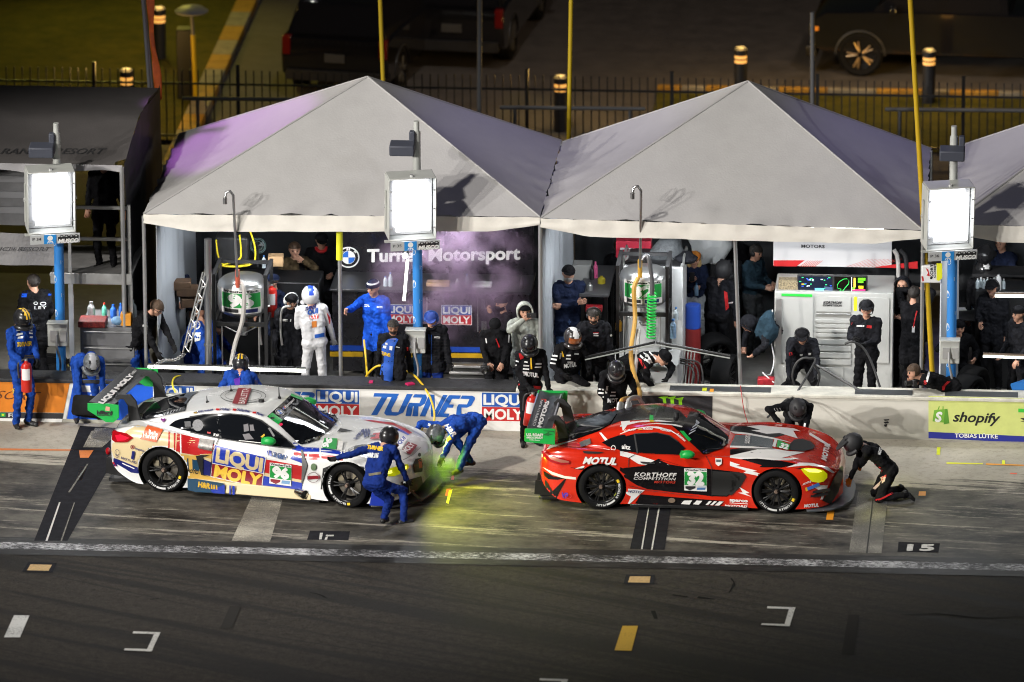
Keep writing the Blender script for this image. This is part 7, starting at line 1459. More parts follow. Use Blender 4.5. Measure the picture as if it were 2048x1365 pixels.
for lab, x, y, h_, r_, m in (('silver drink can on the black pit cart counter', 915, 581, .15, .035, CANM), ('clear water bottle right of the can on the black cart counter', 934, 582, .22, .035, WATER), ('clear water bottle beside the striped beanie on the cart counter', 781, 578, .22, .035, WATER), ('small clear bottle left of the water bottle behind the blue jacket', 771, 578, .16, .035, WATER), ('dark spray bottle at the right end of the black cart counter', 1043, 580, .22, .03, PLB)):
    bottle(lab, (P(x, y, 2.7).x, 2.7, ztop), h_, r_, m, CBLUE if m is WATER else m, grp='drinks on the black pit cart')
mb = MB(); p = P(945, 576, 2.75); mb.span((p.x, 2.7, ztop), (p.x + .3, 2.9, ztop + .05), WHT); add('towel', 'folded white towel on the black cart counter', 'towel', mb, bevel=.015)
mb = MB(); p = P(853, 576, 2.75); mb.span((p.x, 2.7, ztop), (p.x + .36, 2.9, ztop + .06), CARD); add('tray', 'shallow brown tray on the black cart counter', 'tray', mb, bevel=.01)
t = thing('wall_pad', 'pink pad lying on the black wall cap', 'pad', P(742, 765, .2), 'pink pads on the wall cap'); obj('pad', MB().box(G(742, 764, .70), (.06, .09, .02), M('pad_pink', (.6, .02, .12), .5)), t)
t = thing('wall_pad', 'dark pink rag lying on the black wall cap beside the hose holder', 'rag', P(820, 768, .2), 'pink pads on the wall cap'); obj('pad', MB().box(G(820, 768, .70), (.12, .10, .02), M('pad_pink', (.6, .02, .12), .5), Matrix.Rotation(.6, 3, 'Z')), t)
mb = MB(); mb.cyl(P(679, 520, .88), P(679, 466, .88), .05, M('pad_lime', (.72, .72, .02), .5), n=12); add('post_pad', 'yellow pad round the tent pole beside the roundel', 'pole pad', mb)
# --- behind the number 96 rig
mb = MB(); p = P(500, 560, 2.6); mb.span((P(400, 560, 2.6).x, 2.5, 0), (P(640, 560, 2.6).x, 3.2, p.z), BFR); add('equipment_shelf', 'black equipment shelf behind the number 96 fuel tank', 'shelf', mb, bevel=.02)
zs = p.z
def boxat(name, label, cat, x, y, Yd, sz, mat, rz=0, bevel=.012, grp=None):
    q = P(x, y, Yd); mb = MB(); mb.box((q.x, q.y, q.z + sz[2] / 2), sz, mat, Matrix.Rotation(R(rz), 3, 'Z')); return add(name, label, cat, mb, grp, bevel)
boxat('equipment_case', 'large black equipment case wrapped with yellow cable', 'case', 466, 522, 2.6, (.52, .3, .42), PLB, 0, .03)
hose('cable', 'yellow cable looped over the black equipment case', [P(432, 480, 2.4), P(437, 515, 2.42), P(450, 530, 2.4), P(480, 532, 2.38), P(507, 525, 2.4), P(510, 495, 2.4), P(500, 462, 2.4)], .014, YC, 'cable')
hose('cable', 'second yellow cable lying in loops under the case', [P(440, 527, 2.3), P(470, 524, 2.3), P(500, 530, 2.28), P(470, 534, 2.26), P(445, 531, 2.3), P(478, 519, 2.3), P(482, 500, 2.3), P(479, 470, 2.3)], .014, YC, 'cable')
boxat('cardboard_box', 'small brown cardboard box left of the person in the brown jacket', 'box', 552, 531, 2.6, (.24, .2, .17), CARD, 4)
bottle('clear water bottle left of the cardboard box', P(528, 536, 2.6), .20, .033, WATER, CBLUE)
t = thing('fan', 'grey desk fan standing right of the black equipment case', 'fan', P(516, 530, 2.7)); c = P(516, 492, 2.7)
mb = MB()
for r_ in (.07, .105, .125): mb.lathe([(r_ + .006 * math.cos(k), .006 * math.sin(k)) for k in np.linspace(0, 5.2, 6)], c, M('fan_teal', (.06, .10, .10), .4), (0, -1, 0), 22, closed=True)
obj('guard', mb, t); mb = MB()
for k in range(4): a_ = k * 1.57; mb.poly([c, c + Vector((.1 * math.cos(a_), -.01, .1 * math.sin(a_))), c + Vector((.1 * math.cos(a_ + .8), .015, .1 * math.sin(a_ + .8)))], PLB)
obj('blade', mb, t); obj('stand', MB().cyl(c, P(516, 534, 2.7), .02, PLB, n=8), t)
for k, (x, y) in enumerate(((375, 590), (362, 578), (382, 612))): boxat('parts_crate', ('brown crate on the shelf behind the chrome boom post', 'upper brown crate behind the chrome boom post', 'lower brown crate behind the chrome boom post')[k], 'crate', x, y, 2.2, (.32, .25, .14), M('crate_brown', (.12, .07, .04), .7, var=.3), 6 * k)
mb = MB()
for s in (0, .32): mb.tube([P(523, 690, 1.2) + Vector((s, 0, 0)), P(520, 660, 1.2) + Vector((s, 0, 0)), P(523, 618, 1.2) + Vector((s, 0, 0)), P(540, 612, 1.2) + Vector((s, 0, 0))], .018, ALU, 8, 4)
add('hand_rail', 'bent silver rail right of the number 96 fuel rig', 'rail', mb)
t = thing('hand_truck', 'dark tool trolley under the number 96 fuel tank', 'trolley', P(470, 720, .95)); p = P(470, 745, 1.05)
mb = MB(); mb.box((p.x, 1.05, .42), (.75, .5, .05), BFR); mb.box((p.x, 1.05, .2), (.75, .5, .04), BFR); obj('shelf', mb, t, bevel=.01); mb = MB(); mb.sph((p.x + .18, .95, .5), (.14, .1, .07), M('glove_box_red', (.45, .05, .02), .5), 12); obj('red_bag', mb, t)
# --- left pit cart under the awning
GS = M('cart_grey', (.16, .16, .165), .45, var=.15); DK = M('deck_grey', (.24, .235, .23), .6, var=.2); LDR = M('drawer_grey', (.14, .14, .145), .4, var=.15)
t = thing('pit_cart', 'two level grey pit cart with an upper deck at the left', 'pit cart', (-7, 1.4, 0))
x0, x1 = P(140, 545, 1.05).x, P(262, 552, 1.05).x; zd = P(200, 548, 1.05).z
mb = MB(); mb.span((x0 - .3, 1.05, zd - .06), (x1, 2.6, zd), DK); obj('deck', mb, t, bevel=.01)
mb = MB(); mb.span((x0 - .3, 1.0, zd - .16), (x1 + .02, 1.05, zd + .02), ALU); obj('deck_edge', mb, t, bevel=.008)
for i, x in enumerate((x0, x1 - .02)):
    mb = MB(); mb.box((x, 1.1, zd / 2 - .04), (.07, .07, zd - .1), ALU); obj('post', mb, t); mb = MB(); mb.box((x, 1.08, zd + .55), (.05, .05, 1.1), ALU); obj('rail_post', mb, t)
for z in (.55, 1.05): mb = MB(); mb.box(((x0 + x1) / 2, 1.08, zd + z), (x1 - x0 - .02, .04, .05), ALU); obj('hand_rail', mb, t)
zc = P(210, 655, .95).z; xa, xb = P(160, 655, .95).x, P(272, 655, .95).x
mb = MB(); mb.span((xa, .95, .1), (xb, 1.9, zc), GS); dr = obj('drawer_cabinet', mb, t, bevel=.01)
for k in range(4):
    z1_, z0_ = zc - .05 - k * (zc - .2) / 4, zc - .05 - (k + 1) * (zc - .2) / 4 + .02
    mb = MB(); mb.span((xa + .03, .93, z0_), (xb - .03, .949, z1_), LDR); mb.span((xa + .06, .915, z1_ - .03), (xb - .06, .93, z1_ - .01), ALU); obj('drawer', mb, t, bevel=.004)
mb = MB(); mb.span((-13, 2.0, 2.55), (x0 - .3, 2.1, 3.8), GS)
for z in (2.75, 3.0, 3.25, 3.5): mb.span((-13, 1.96, z), (x0 - .3, 2.0, z + .1), M('cart_rib', (.24, .24, .25), .4))
obj('back_panel', mb, t)
p = P(60, 500, .85)
mb = MB(); mb.grid(lambda u, v: Vector((-13 + u * (P(112, 500, .85).x + 13), .85 + .03 * math.sin(u * 40) + .02 * noise.noise(Vector((u * 20, v * 4, 0))), 2.76 - v * .54 - .03 * math.sin(u * 12) * v)), 60, 10, M('drape_grey', (.22, .215, .22), .7, bump=.4, bscale=18)); bn = obj('draped_banner', mb, t)
decal('lettering', bn, [T('RANCH RESORT', (-100, 184), (300, 186), (5, -24), M('ink_grey', (.05, .05, .055), .7), .01, .25)], on_plane(Y=.80), A4)
PTS = (('white_spray_bottle', 'silver ribbed bottle on the left drawer cabinet', 180, 628, .26, .06, ALU), ('g', 'small green spray bottle on the left drawer cabinet', 206, 618, .24, .04, M('spray_green', (.10, .42, .28), .4)), ('b', 'blue spray bottle on the left drawer cabinet', 224, 612, .22, .05, M('spray_blue', (.02, .12, .5), .4)), ('b2', 'narrow blue bottle right of the blue spray bottle', 239, 612, .24, .035, M('spray_blue', (.02, .12, .5), .4)), ('w', 'clear jar at the right end of the left drawer cabinet', 262, 612, .3, .07, WATER))
for k, lab, x, y, h_, r_, m in PTS: bottle(lab, (P(x, y, 1.3).x, 1.45, zc), h_, r_, m, M('cap_red', (.55, .04, .02), .4) if k == 'g' else m, grp='bottles on the left drawer cabinet')
boxat('tool_case', 'open red and black tool case on the left drawer cabinet', 'tool case', 186, 650, 1.05, (.42, .35, .10), M('case_dark_red', (.16, .015, .012), .5, var=.9, vscale=30)); boxat('tool_bag', 'orange tool bag on the left drawer cabinet', 'tool bag', 253, 650, 1.05, (.17, .16, .20), M('bag_orange', (.62, .25, .02), .6, var=.2))
q = P(235, 648, 1.02); mb = MB(); mb.sph((q.x, q.y, q.z + .05), (.10, .08, .07), M('rag_blue', (.16, .30, .48), .8, bump=.8, bscale=30), 12); add('rag', 'pale blue crumpled rag beside the orange tool bag', 'rag', mb)
# --- right big tent
def cart32():
    a_, b_ = P(1232, 742, .95), P(1356, 742, .95); t = thing('fuel_cart', 'white fuel cart under the number 32 tank with black bags on top', 'cart', ((a_.x + b_.x) / 2, 1.4, 0)); WC = M('cart_white', (.52, .53, .53), .4, var=.08); zt = P(1300, 520, 2.3).z
    mb = MB(); mb.span((a_.x - .05, .98, .06), (b_.x, 1.9, .80), WC); obj('lower_body', mb, t, bevel=.02); mb = MB(); mb.span((a_.x + .05, 1.9, .2), (b_.x + .02, 2.9, zt), WC); obj('upper_body', mb, t, bevel=.02)
    mb = MB(); mb.span((a_.x + .1, 1.95, zt), (b_.x - .03, 2.85, zt + .02), PLB); obj('top_mat', mb, t)
    for s in (a_.x + .05, b_.x + .02): mb = MB(); mb.tube([(s, 1.92, zt), (s, 2.1, zt + .1), (s, 2.7, zt + .1), (s, 2.9, zt)], .02, ALU, 8); obj('rail', mb, t)
    mb = MB(); mb.span((a_.x + .1, .97, .2), (a_.x + .5, .985, .55), WC); mb.span((a_.x + .6, .97, .2), (b_.x - .05, .985, .55), WC); obj('hatch', mb, t, bevel=.006)
    for k in range(4): mb = MB(); mb.tube([(b_.x + .02 + .05 * k, 1.0 + .02 * k, .05), (b_.x + .10 + .05 * k, 1.1, 1.0)], .012, ALU, 6); obj('ladder_rail', mb, t)
    return zt
zt = cart32()
def blob(name, label, cat, x, y, Yd, r, mat): q = P(x, y, Yd); mb = MB(); mb.sph((q.x, q.y, q.z + r[2]), r, mat, 16); mb.v = [v + Vector((1, 1, 1)) * .05 * min(r) / .1 * noise.noise(v * 7) for v in mb.v]; return add(name, label, cat, mb)
blob('duffel_bag', 'round grey duffel bag on the white fuel cart', 'bag', 1335, 530, 2.4, (.26, .2, .2), M('bag_grey', (.045, .05, .055), .8, bump=.5)); blob('jacket_pile', 'black jacket thrown over the right end of the fuel cart', 'jacket', 1370, 527, 2.3, (.2, .2, .09), CL_BLK2)
boxat('red_case', 'red bag with a pale stripe behind the fuel mast', 'bag', 1268, 512, 3.2, (.55, .3, .28), M('case_red', (.50, .02, .05), .5, var=.15)); decal('stripe', bpy.data.objects['red_case'], [Q([(712, 165), (885, 172), (885, 184), (712, 178)], WHT)], on_plane(Y=3.04), A7)
blob('helmet_bag', 'dark bag with a red dot on the fuel cart left of the mast', 'bag', 1262, 548, 2.1, (.16, .14, .11), PLB)
a_, b_ = P(1148, 570, 2.3), P(1214, 580, 2.3); t = thing('work_table', 'dark table with bottles left of the white fuel cart', 'table', (a_.x + .2, 2.6, 0)); zt2 = P(1180, 585, 2.1).z
mb = MB(); mb.span((a_.x + .1, 2.0, zt2 - .05), (b_.x + .05, 3.6, zt2), M('table_grey', (.08, .08, .085), .5)); obj('table_top', mb, t, bevel=.008)
for x in (a_.x + .15, b_.x): 
    for y in (2.05, 3.55): mb = MB(); mb.box((x, y, zt2 / 2 - .025), (.05, .05, zt2 - .05), BFR); obj('leg', mb, t)
for lab, x, Yd, h_, r_, m in (('pink aerosol can on the dark table left of the fuel cart', 1191, 2.9, .26, .035, M('can_pink', (.5, .08, .2), .4)), ('black aerosol can left of the pink one', 1184, 2.8, .22, .033, PLB), ('yellow lidded tub on the dark table', 1203, 2.6, .12, .06, M('tub_yellow', (.5, .42, .02), .5)), ('grey can at the front of the dark table', 1180, 2.2, .13, .04, ALU)):
    bottle(lab, (P(x, 570, Yd).x, Yd, zt2), h_, r_, m, m, grp='cans on the dark table')
boxat('storage_box', 'grey ribbed storage box behind the person with crossed arms', 'box', 1165, 560, 3.0, (.3, .3, .28), M('box_grey', (.3, .3, .29), .5))
boxat('parts_tray', 'red tray of tools on the dark table', 'tray', 1190, 592, 2.2, (.3, .16, .05), M('tray_red', (.42, .02, .03), .5, var=.6, vscale=25)); boxat('parts_tray', 'lower red tray hanging at the front of the dark table', 'tray', 1188, 622, 1.98, (.26, .16, .08), M('tray_red', (.42, .02, .03), .5, var=.6, vscale=25))
bottle('blue bottle standing on the lower part of the fuel cart', P(1346, 676, 1.05), .30, .05, M('spray_pale', (.25, .4, .6), .3), CBLUE); bottle('amber bottle on the left end of the fuel cart', P(1238, 662, 1.05), .2, .05, M('bottle_amber', (.5, .26, .02), .3), BLACK); bottle('clear bottle at the right end of the fuel cart', P(1352, 640, 1.5), .2, .04, WATER, CBLUE)
t = thing('sofa', 'white padded seat with a black back cushion behind the blonde person', 'seat', P(1430, 640, 4)); p = P(1425, 500, 4.2)
blob('coat_heap', 'white puffed coat thrown over the seat behind the blonde person', 'coat', 1421, 530, 4.55, (.36, .2, .45), M('coat_white', (.55, .57, .58), .6, bump=.4, bscale=12)); mb = MB(); p = P(1432, 610, 3.7); mb.box((p.x + .1, 4.75, p.z + .2), (.5, .2, .4), PLB); mb.box((p.x + .1, 4.6, p.z), (.55, .4, .12), PLB); mb.box((p.x + .1, 4.6, p.z / 2), (.5, .35, max(.1, p.z - .1)), PLB); obj('cushion', mb, t, bevel=.03)
t = thing('cooler_jug', 'blue cooler jug with red base beside the fuel cart', 'cooler', P(1386, 660, 2.5)); p = P(1386, 656, 2.6); mb = MB(); mb.cyl((p.x, 2.6, p.z), (p.x, 2.6, p.z + .38), .12, M('cooler_blue', (.02, .08, .45), .4), n=18); obj('jug', mb, t, bevel=.01); mb = MB(); mb.cyl((p.x, 2.6, 0), (p.x, 2.6, p.z), .12, M('cooler_red', (.25, .02, .02), .5), n=18); obj('base', mb, t)
# tool cabinet with the two screens
a_, b_ = P(1548, 770, 2.2), P(1785, 770, 2.2); zc2 = P(1650, 585, 2.2).z
t = thing('tool_cabinet', 'light grey tool cabinet with drawers carrying two screens', 'cabinet', ((a_.x + b_.x) / 2, 2.6, 0))
mb = MB(); mb.span((a_.x, 2.2, .1), (b_.x, 3.2, zc2), CABW); obj('carcass', mb, t, bevel=.015); h = on_plane(Y=2.2)
def cab(name, x0, y0, x1, y1, mat, d=.018, bv=.005):
    p, q = P(*A8(x0, y0), 2.19), P(*A8(x1, y1), 2.19); mb = MB(); mb.span((p.x, 2.198 - d, q.z), (q.x, 2.198, p.z), mat); return obj(name, mb, t, bevel=bv)
cab('door', 628, 452, 818, 850, CABW); cab('flap', 835, 452, 1045, 548, CABW)
for k in range(4): cab('drawer', 835, 590 + k * 28, 1045, 614 + k * 28, CABW)
for k in range(4): cab('drawer', 835, 706 + k * 40, 1045, 742 + k * 40, CABW)
cab('door', 1060, 460, 1270, 850, CABW); cab('handle_rail', 838, 553, 1042, 566, ALU, .03); cab('foot_panel', 640, 870, 1000, 990, CABW); cab('tape', 1062, 458, 1080, 540, FY, .02, 0)
mb = MB(); p, q = P(*A8(600, 470), 2.18), P(*A8(608, 850), 2.18); mb.span((p.x, 2.15, q.z), (q.x + .06, 2.197, p.z), ALU); obj('corner_rail', mb, t)
decal('lettering', t, [T('KORTHOFF', (880, 497), (992, 500), 14, BLACK, .04, .2), T('COMPETITION', (878, 512), (990, 515), 11, BLACK, .03, .2)], on_plane(Y=2.176), A8)
mb = MB(); mb.poly([P(*A8(x, y), 2.168) for x, y in ((632, 438), (815, 443), (815, 458), (632, 452))][::-1], M('tape_green', (.02, .55, .05), .5)); obj('tape', mb, t)
SCR = {'a': M('screen_race', (.01, .015, .03), .15), 'b': M('screen_map', (.004, .006, .004), .15)}
def screen(label, x0, y0, x1, y1, items, m):
    Yd = 2.3; p, q = P(*A8(x0, y0), Yd), P(*A8(x1, y1), Yd); t = thing('monitor', label, 'monitor', ((p.x + q.x) / 2, Yd, q.z), 'screens on the tool cabinet')
    mb = MB(); mb.span((p.x, Yd, q.z), (q.x, Yd + .05, p.z), PLB); obj('casing', mb, t, bevel=.008); mb = MB(); mb.span((p.x + .02, Yd - .004, q.z + .02), (q.x - .02, Yd - .001, p.z - .02), m); s = obj('screen', mb, t)
    mb = MB(); mb.cyl(((p.x + q.x) / 2, Yd + .04, zc2), ((p.x + q.x) / 2, Yd + .04, q.z + .05), .03, PLB, n=8); obj('stand', mb, t); decal('screen_image', s, items, on_plane(Y=Yd - .006), A8)
def em(n, c, e=1.2): return M('glow_' + n, c, .4, emit=c, es=e)
rs = random.Random(4)
screen('left screen showing a dark race picture on the tool cabinet', 725, 328, 938, 440, [Q([(830, 405), (885, 405), (885, 432), (830, 432)], em('sky', '#5a9be0')), Q([(885, 395), (935, 400), (935, 425), (890, 415)], em('slate', '#394a66', .8))] + [Q([(x, y), (x + w_, y), (x + w_, y + 5), (x, y + 5)], em(c, h_)) for x, y, w_, c, h_ in [(rs.uniform(735, 920), rs.uniform(338, 425), rs.uniform(6, 16), *rs.choice([('white', '#c8d8f0'), ('blue', '#3558d0'), ('green', '#30c070'), ('amber', '#d8b040')])) for _ in range(26)]], SCR['a'])
trk = [(985, 410), (965, 405), (962, 385), (975, 365), (1000, 350), (1020, 348), (1032, 360), (1028, 380), (1010, 400), (995, 420), (975, 422)]
screen('right screen showing a green track map and timing bars', 938, 330, 1142, 442, sum([[Q([trk[i], trk[(i + 1) % 11], (trk[(i + 1) % 11][0] + 2, trk[(i + 1) % 11][1] + 3), (trk[i][0] + 2, trk[i][1] + 3)], em('map', '#30b050'))] for i in range(11)], []) + [Q([(1046, 340), (1050, 340), (1050, 434), (1046, 434)], em('white', '#c8d8f0')), Q([(1086, 345), (1130, 345), (1130, 360), (1086, 360)], em('lime', '#60e020')), Q([(1086, 364), (1118, 364), (1118, 374), (1086, 374)], em('lime', '#60e020')), Q([(1090, 392), (1118, 392), (1118, 408), (1090, 408)], em('yel', '#e0d020')), Q([(1052, 400), (1068, 400), (1068, 418), (1052, 418)], em('lime', '#60e020')), Q([(1060, 345), (1072, 345), (1072, 400), (1060, 400)], em('amber', '#d8b040', .6)), Q([(1052, 412), (1130, 412), (1130, 420), (1052, 420)], em('mag', '#b03070'))], SCR['b'])
boxat('parts_bin', 'small bin of coloured parts left of the screens', 'bin', 1580, 578, 2.4, (.35, .2, .16), M('bin_mixed', (.25, .2, .12), .6, var=1.0, vscale=40))
t = thing('team_banner', 'white team banner with red stripes hanging above the screens', 'banner', P(1665, 540, 3.3)); Yd = 3.2; p, q = P(1547, 470, Yd), P(1783, 536, Yd); mb = MB(); mb.span((p.x, Yd, q.z), (q.x, Yd + .03, p.z), M('banner_white', (.58, .57, .58), .5)); b_ = obj('banner', mb, t)
decal('lettering', b_, [T('MOTORS', (750, 165), (888, 168), 18, BLACK, .03), Q([(585, 240), (770, 240), (720, 277), (585, 275)], REDT), Q([(1190, 280), (1440, 245), (1440, 290), (1180, 282)], REDT)] + [Q([(790 + k * 14, 242), (794 + k * 14, 242), (744 + k * 14, 278), (738 + k * 14, 278)], RT) for k in range(7)] + [Q([(1020 + k * 24, 278), (1150 + k * 24, 232), (1153 + k * 24, 232), (1026 + k * 24, 278)], RT) for k in range(9)], on_plane(Y=Yd), A8, off=.003)
p = P(1583, 756, 1.6); t = thing('trolley_wheel', 'small black wheel with silver rim left of the crouching person', 'wheel', (p.x, 1.6, 0)); mb = MB(); mb.lathe([(.11, -.07), (.16, -.09), (.2, -.06), (.2, .06), (.16, .09), (.12, .07)], (p.x, 1.6, .2), RUBBER, (.25, -1, 0), 28); obj('tyre', mb, t); mb = MB(); mb.lathe([(0, .08), (.04, .08), (.05, .05), (.11, .05), (.125, .08), (.125, -.07)], (p.x, 1.6, .2), ALU, (.25, -1, 0), 28); obj('rim', mb, t)
boxat('impact_gun_box', 'small red tool box behind the wall left of the trolley wheel', 'tool box', 1532, 768, 1.1, (.26, .16, .10), M('box_red', (.4, .02, .03), .4, var=.4, vscale=20)); p = G(1656, 770, 0); t = thing('gas_bottle', 'small brass gas bottle beside the tool cabinet foot', 'gas bottle', p); mb = MB(); mb.lathe([(0, 0), (.07, 0), (.075, .02), (.075, .22), (.04, .28), (.02, .30)], p, M('brass', (.45, .32, .05), .35, metal=.7), n=16); obj('cylinder', mb, t)
hose('cable', 'white cable hanging down the side of the tool cabinet', [P(1545, 620, 2.0), P(1542, 680, 2.0), P(1548, 720, 1.9), P(1540, 750, 1.5), P(1525, 745, 1.2), P(1548, 766, 1.0)], .010, WHT, 'cable')
blob('backpack', 'dark blue backpack hanging left of the tool cabinet', 'backpack', 1535, 690, 2.0, (.16, .14, .26), CL_TEAL)
t = thing('air_hose_reel', 'tall grey air duct in the right corner of the right big tent', 'duct', P(1795, 600, 3)); mb = MB(); mb.tube([P(1788, 500, 3.2), P(1796, 520, 3.2), P(1797, 590, 3.2)], .035, HG, 8, 4); mb.tube([P(1800, 500, 3.2), P(1812, 520, 3.2), P(1812, 600, 3.2)], .035, PLB, 8, 4); obj('duct', mb, t)
# --- right: yellow post, round table
p = P(1856, 760, .75); t = thing('yellow_post', 'tall leaning yellow post with a sponsor pad at the right tent corner', 'post', (p.x, .75, 0)); obj('post', MB().cyl(P(1868, 805, .75), P(1817, -60, .75), .04, M('post_yellow', (.50, .32, .008), .45), n=14), t); a_, b_ = P(1843, 530, .7), P(1884, 566, .7); mb = MB(); mb.span((a_.x, .66, b_.z), (b_.x, .74, a_.z), WHT); pd = obj('pad', mb, t, bevel=.02)
decal('lettering', pd, [Q([(520, 258), (552, 258), (554, 345), (535, 362), (520, 358)], M('pad_lime', (.72, .72, .02), .5)), T('KORT', (498, 345), (500, 262), (-16, 0), BLACK, .03), T('COMP', (514, 345), (516, 265), (-11, 0), BLACK, .02), Q([(430, 335), (440, 335), (445, 362), (436, 366)], REDT), Q([(455, 285), (470, 295), (480, 335), (460, 330), (470, 315)], REDT), Q([(482, 340), (494, 340), (494, 352), (482, 352)], BLACK)], on_plane(Y=.66), A9)
p = G(1950, 622, 1.05); t = thing('round_table', 'round black table with papers in the right tent', 'table', (p.x, p.y, 0)); mb = MB(); mb.lathe([(0, 1.02), (.48, 1.02), (.5, 1.035), (.48, 1.05), (0, 1.05)], (p.x, p.y, 0), PLB, n=36); obj('table_top', mb, t); obj('leg', MB().cyl((p.x, p.y, 0), (p.x, p.y, 1.02), .045, BFR, n=12), t)
for k, (dx, dy, rz) in enumerate(((-.26, .05, 10), (.02, .16, -14), (.22, .02, 24))): mb = MB(); mb.box((p.x + dx, p.y + dy, 1.056), (.24, .17, .008), WHT, Matrix.Rotation(R(rz), 3, 'Z')); add('paper', 'white paper sheets lying on the round black table', 'paper', mb, 'papers on the round table')
bottle('blue drink bottle on the round black table', (p.x - .08, p.y + .1, 1.052), .18, .04, M('spray_pale', (.25, .4, .6), .3), CBLUE)
mb = MB(); a_ = P(1952, 575, 2.9); mb.span((a_.x, 2.7, 0), (a_.x + 1.2, 3.3, a_.z), PLB); add('side_table', 'dark counter at the back of the right tent', 'counter', mb, bevel=.01)
for k in range(9): q = P(1955 + k * 6.5, 578, 2.85); bottle('clear water bottle in the row on the dark counter', (q.x, 2.85 + .06 * (k % 2), a_.z), .16, .03, WATER, WHT, grp='water bottles on the dark counter')
bottle('white spray bottle behind the round table', P(1996, 580, 2.75), .28, .05, WHT, PLB); blob('dark_helmet_bag', 'black crash helmet on the shelf at the back of the right tent', 'helmet', 1968, 528, 3.2, (.17, .15, .15), HELM)
mb = MB(); a_ = P(1945, 545, 3.3); mb.span((a_.x, 3.2, a_.z - .04), (a_.x + 1.4, 3.7, a_.z), PLB); mb.span((a_.x, 3.66, 0), (a_.x + 1.4, 3.7, a_.z - .04), PLB); add('rear_shelf', 'dark shelf at the back of the right tent', 'shelf', mb)
mb = MB(); mb.box(P(2043, 772, .5), (.3, .1, .14), M('board_blue', (.02, .16, .5), .4), Matrix.Rotation(R(-20), 3, 'Y')); add('blue_board', 'blue and white board cut by the right edge behind the wall', 'board', mb)
# phones and cameras in hands
def phone(label, p, rz): mb = MB(); mb.box(p, (.145, .012, .075), PLB, Matrix.Rotation(R(rz), 3, 'Z')); return add('phone', label, 'phone', mb, bevel=.004)
phone('phone held up by the person in the grey hoodie', hand_of('grey_hoodie', 1) + Vector((.05, -.04, .03)), 0); q = hand_of('blonde', 1); mb = MB(); mb.box(q + Vector((-.02, -.03, .05)), (.075, .012, .145), PLB); add('phone', 'phone in the hand of the blonde person', 'phone', mb)
bottle('blue drink bottle in the lower hand of the blonde person', hand_of('blonde', -1) + Vector((0, -.05, -.1)), .2, .035, M('spray_pale', (.25, .4, .6), .3), CBLUE)
phone('phone held high by the person with the red lanyard', hand_of('lanyard', 1) + Vector((0, -.02, .05)), 10)
def camera_(label, p, az):
    t = thing('camera', label, 'camera', p); rt = Matrix.Rotation(R(az), 3, 'Z'); mb = MB(); mb.box(p, (.14, .07, .10), PLB, rt); mb.box(p + Vector((0, 0, .06)), (.06, .06, .04), PLB, rt); obj('camera_body', mb, t, bevel=.008); d = rt @ Vector((0, -1, 0)); mb = MB(); mb.lathe([(.036, .02), (.038, .10), (.044, .14), (.040, .145), (0, .13)], p, BFR, d, 18); obj('lens', mb, t)
camera_('black camera aimed along the wall by the photographer', P(1827, 765, .30), -58); camera_('camera held at the waist by the person in the black cap', hand_of('camera_cap', 1) + Vector((-.08, -.04, .0)), 0)
mb = MB(); A, B = P(1555, 846, -1.78), P(1628, 894, -2.45); mb.cyl(A, B, .012, ALU, n=8); add('cleaning_rod', 'long silver rod in the hands of the person at the bonnet', 'rod', mb)
mb = MB(); A, B = P(813, 975, -4.2), P(842, 1000, -3.9); mb.cyl(A, B, .02, HB, n=8); mb.box(A, (.09, .1, .16), BFR); add('wheel_gun', 'black wheel gun in the right hand of the running person', 'wheel gun', mb)
hose('air_hose', 'yellow air hose at the front fender of the white car', [P(848, 850, -1.7), P(842, 866, -2.2), P(846, 885, -2.5), P(856, 894, -2.6), P(862, 880, -2.4)], .02, YC)
# ================================================================ BEHIND THE TENTS
IRON = M('fence_black', (.008, .008, .009), .5)
def fence(label, x0, x1, Y, h_=1.15):
    t = thing('iron_fence', label, 'fence', ((x0 + x1) / 2, Y, 0)); n = int((x1 - x0) / 2.4)
    for i in range(n):
        a_ = x0 + (x1 - x0) * i / n; b_ = x0 + (x1 - x0) * (i + 1) / n; mb = MB(); m = 18
        for k in range(1, m): x = a_ + (b_ - a_) * k / m; mb.box((x, Y, h_ / 2 + .04), (.02, .02, h_ - .02), IRON)
        mb.box(((a_ + b_) / 2, Y, .2), (b_ - a_ - .06, .03, .035), IRON); mb.box(((a_ + b_) / 2, Y, h_ - .22), (b_ - a_ - .06, .03, .035), IRON); obj('picket_panel', mb, t)
    for i in range(n + 1): mb = MB(); mb.box((x0 + (x1 - x0) * i / n, Y, h_ / 2 + .07), (.06, .06, h_ + .14), IRON); obj('fence_post', mb, t)
fence('black iron picket fence running behind the tents', -11, 11.5, 15.9, 1.35)
PIPE = M('pipe_grey', (.10, .10, .105), .5, metal=.3)
for lab, x0, x1, y, Yd in (('grey pipe rail behind the left tent gap', 365, 640, 197, 14.4), ('grey pipe rail in the gap between the two big tents', 1000, 1290, 215, 14.2), ('grey pipe rail behind the right tents', 1770, 2100, 219, 14.4)):
    t = thing('pipe_rail', lab, 'rail', P((x0 + x1) / 2, y, Yd)); obj('rail', MB().cyl(P(x0, y, Yd), P(x1, y + 3, Yd), .035, PIPE, n=10), t); a_ = P((x0 + x1) / 2, y, Yd)
    for x in (x0 + 30, x1 - 30): p = P(x, y, Yd); obj('leg', MB().cyl((p.x, p.y, 0), (p.x, p.y, p.z - .03), .03, PIPE, n=8), t)
BOL = M('bollard_dark', (.018, .019, .024), .5); BG = M('bollard_glow', (.8, .6, .3), .4, emit='#ffb050', es=1.0)
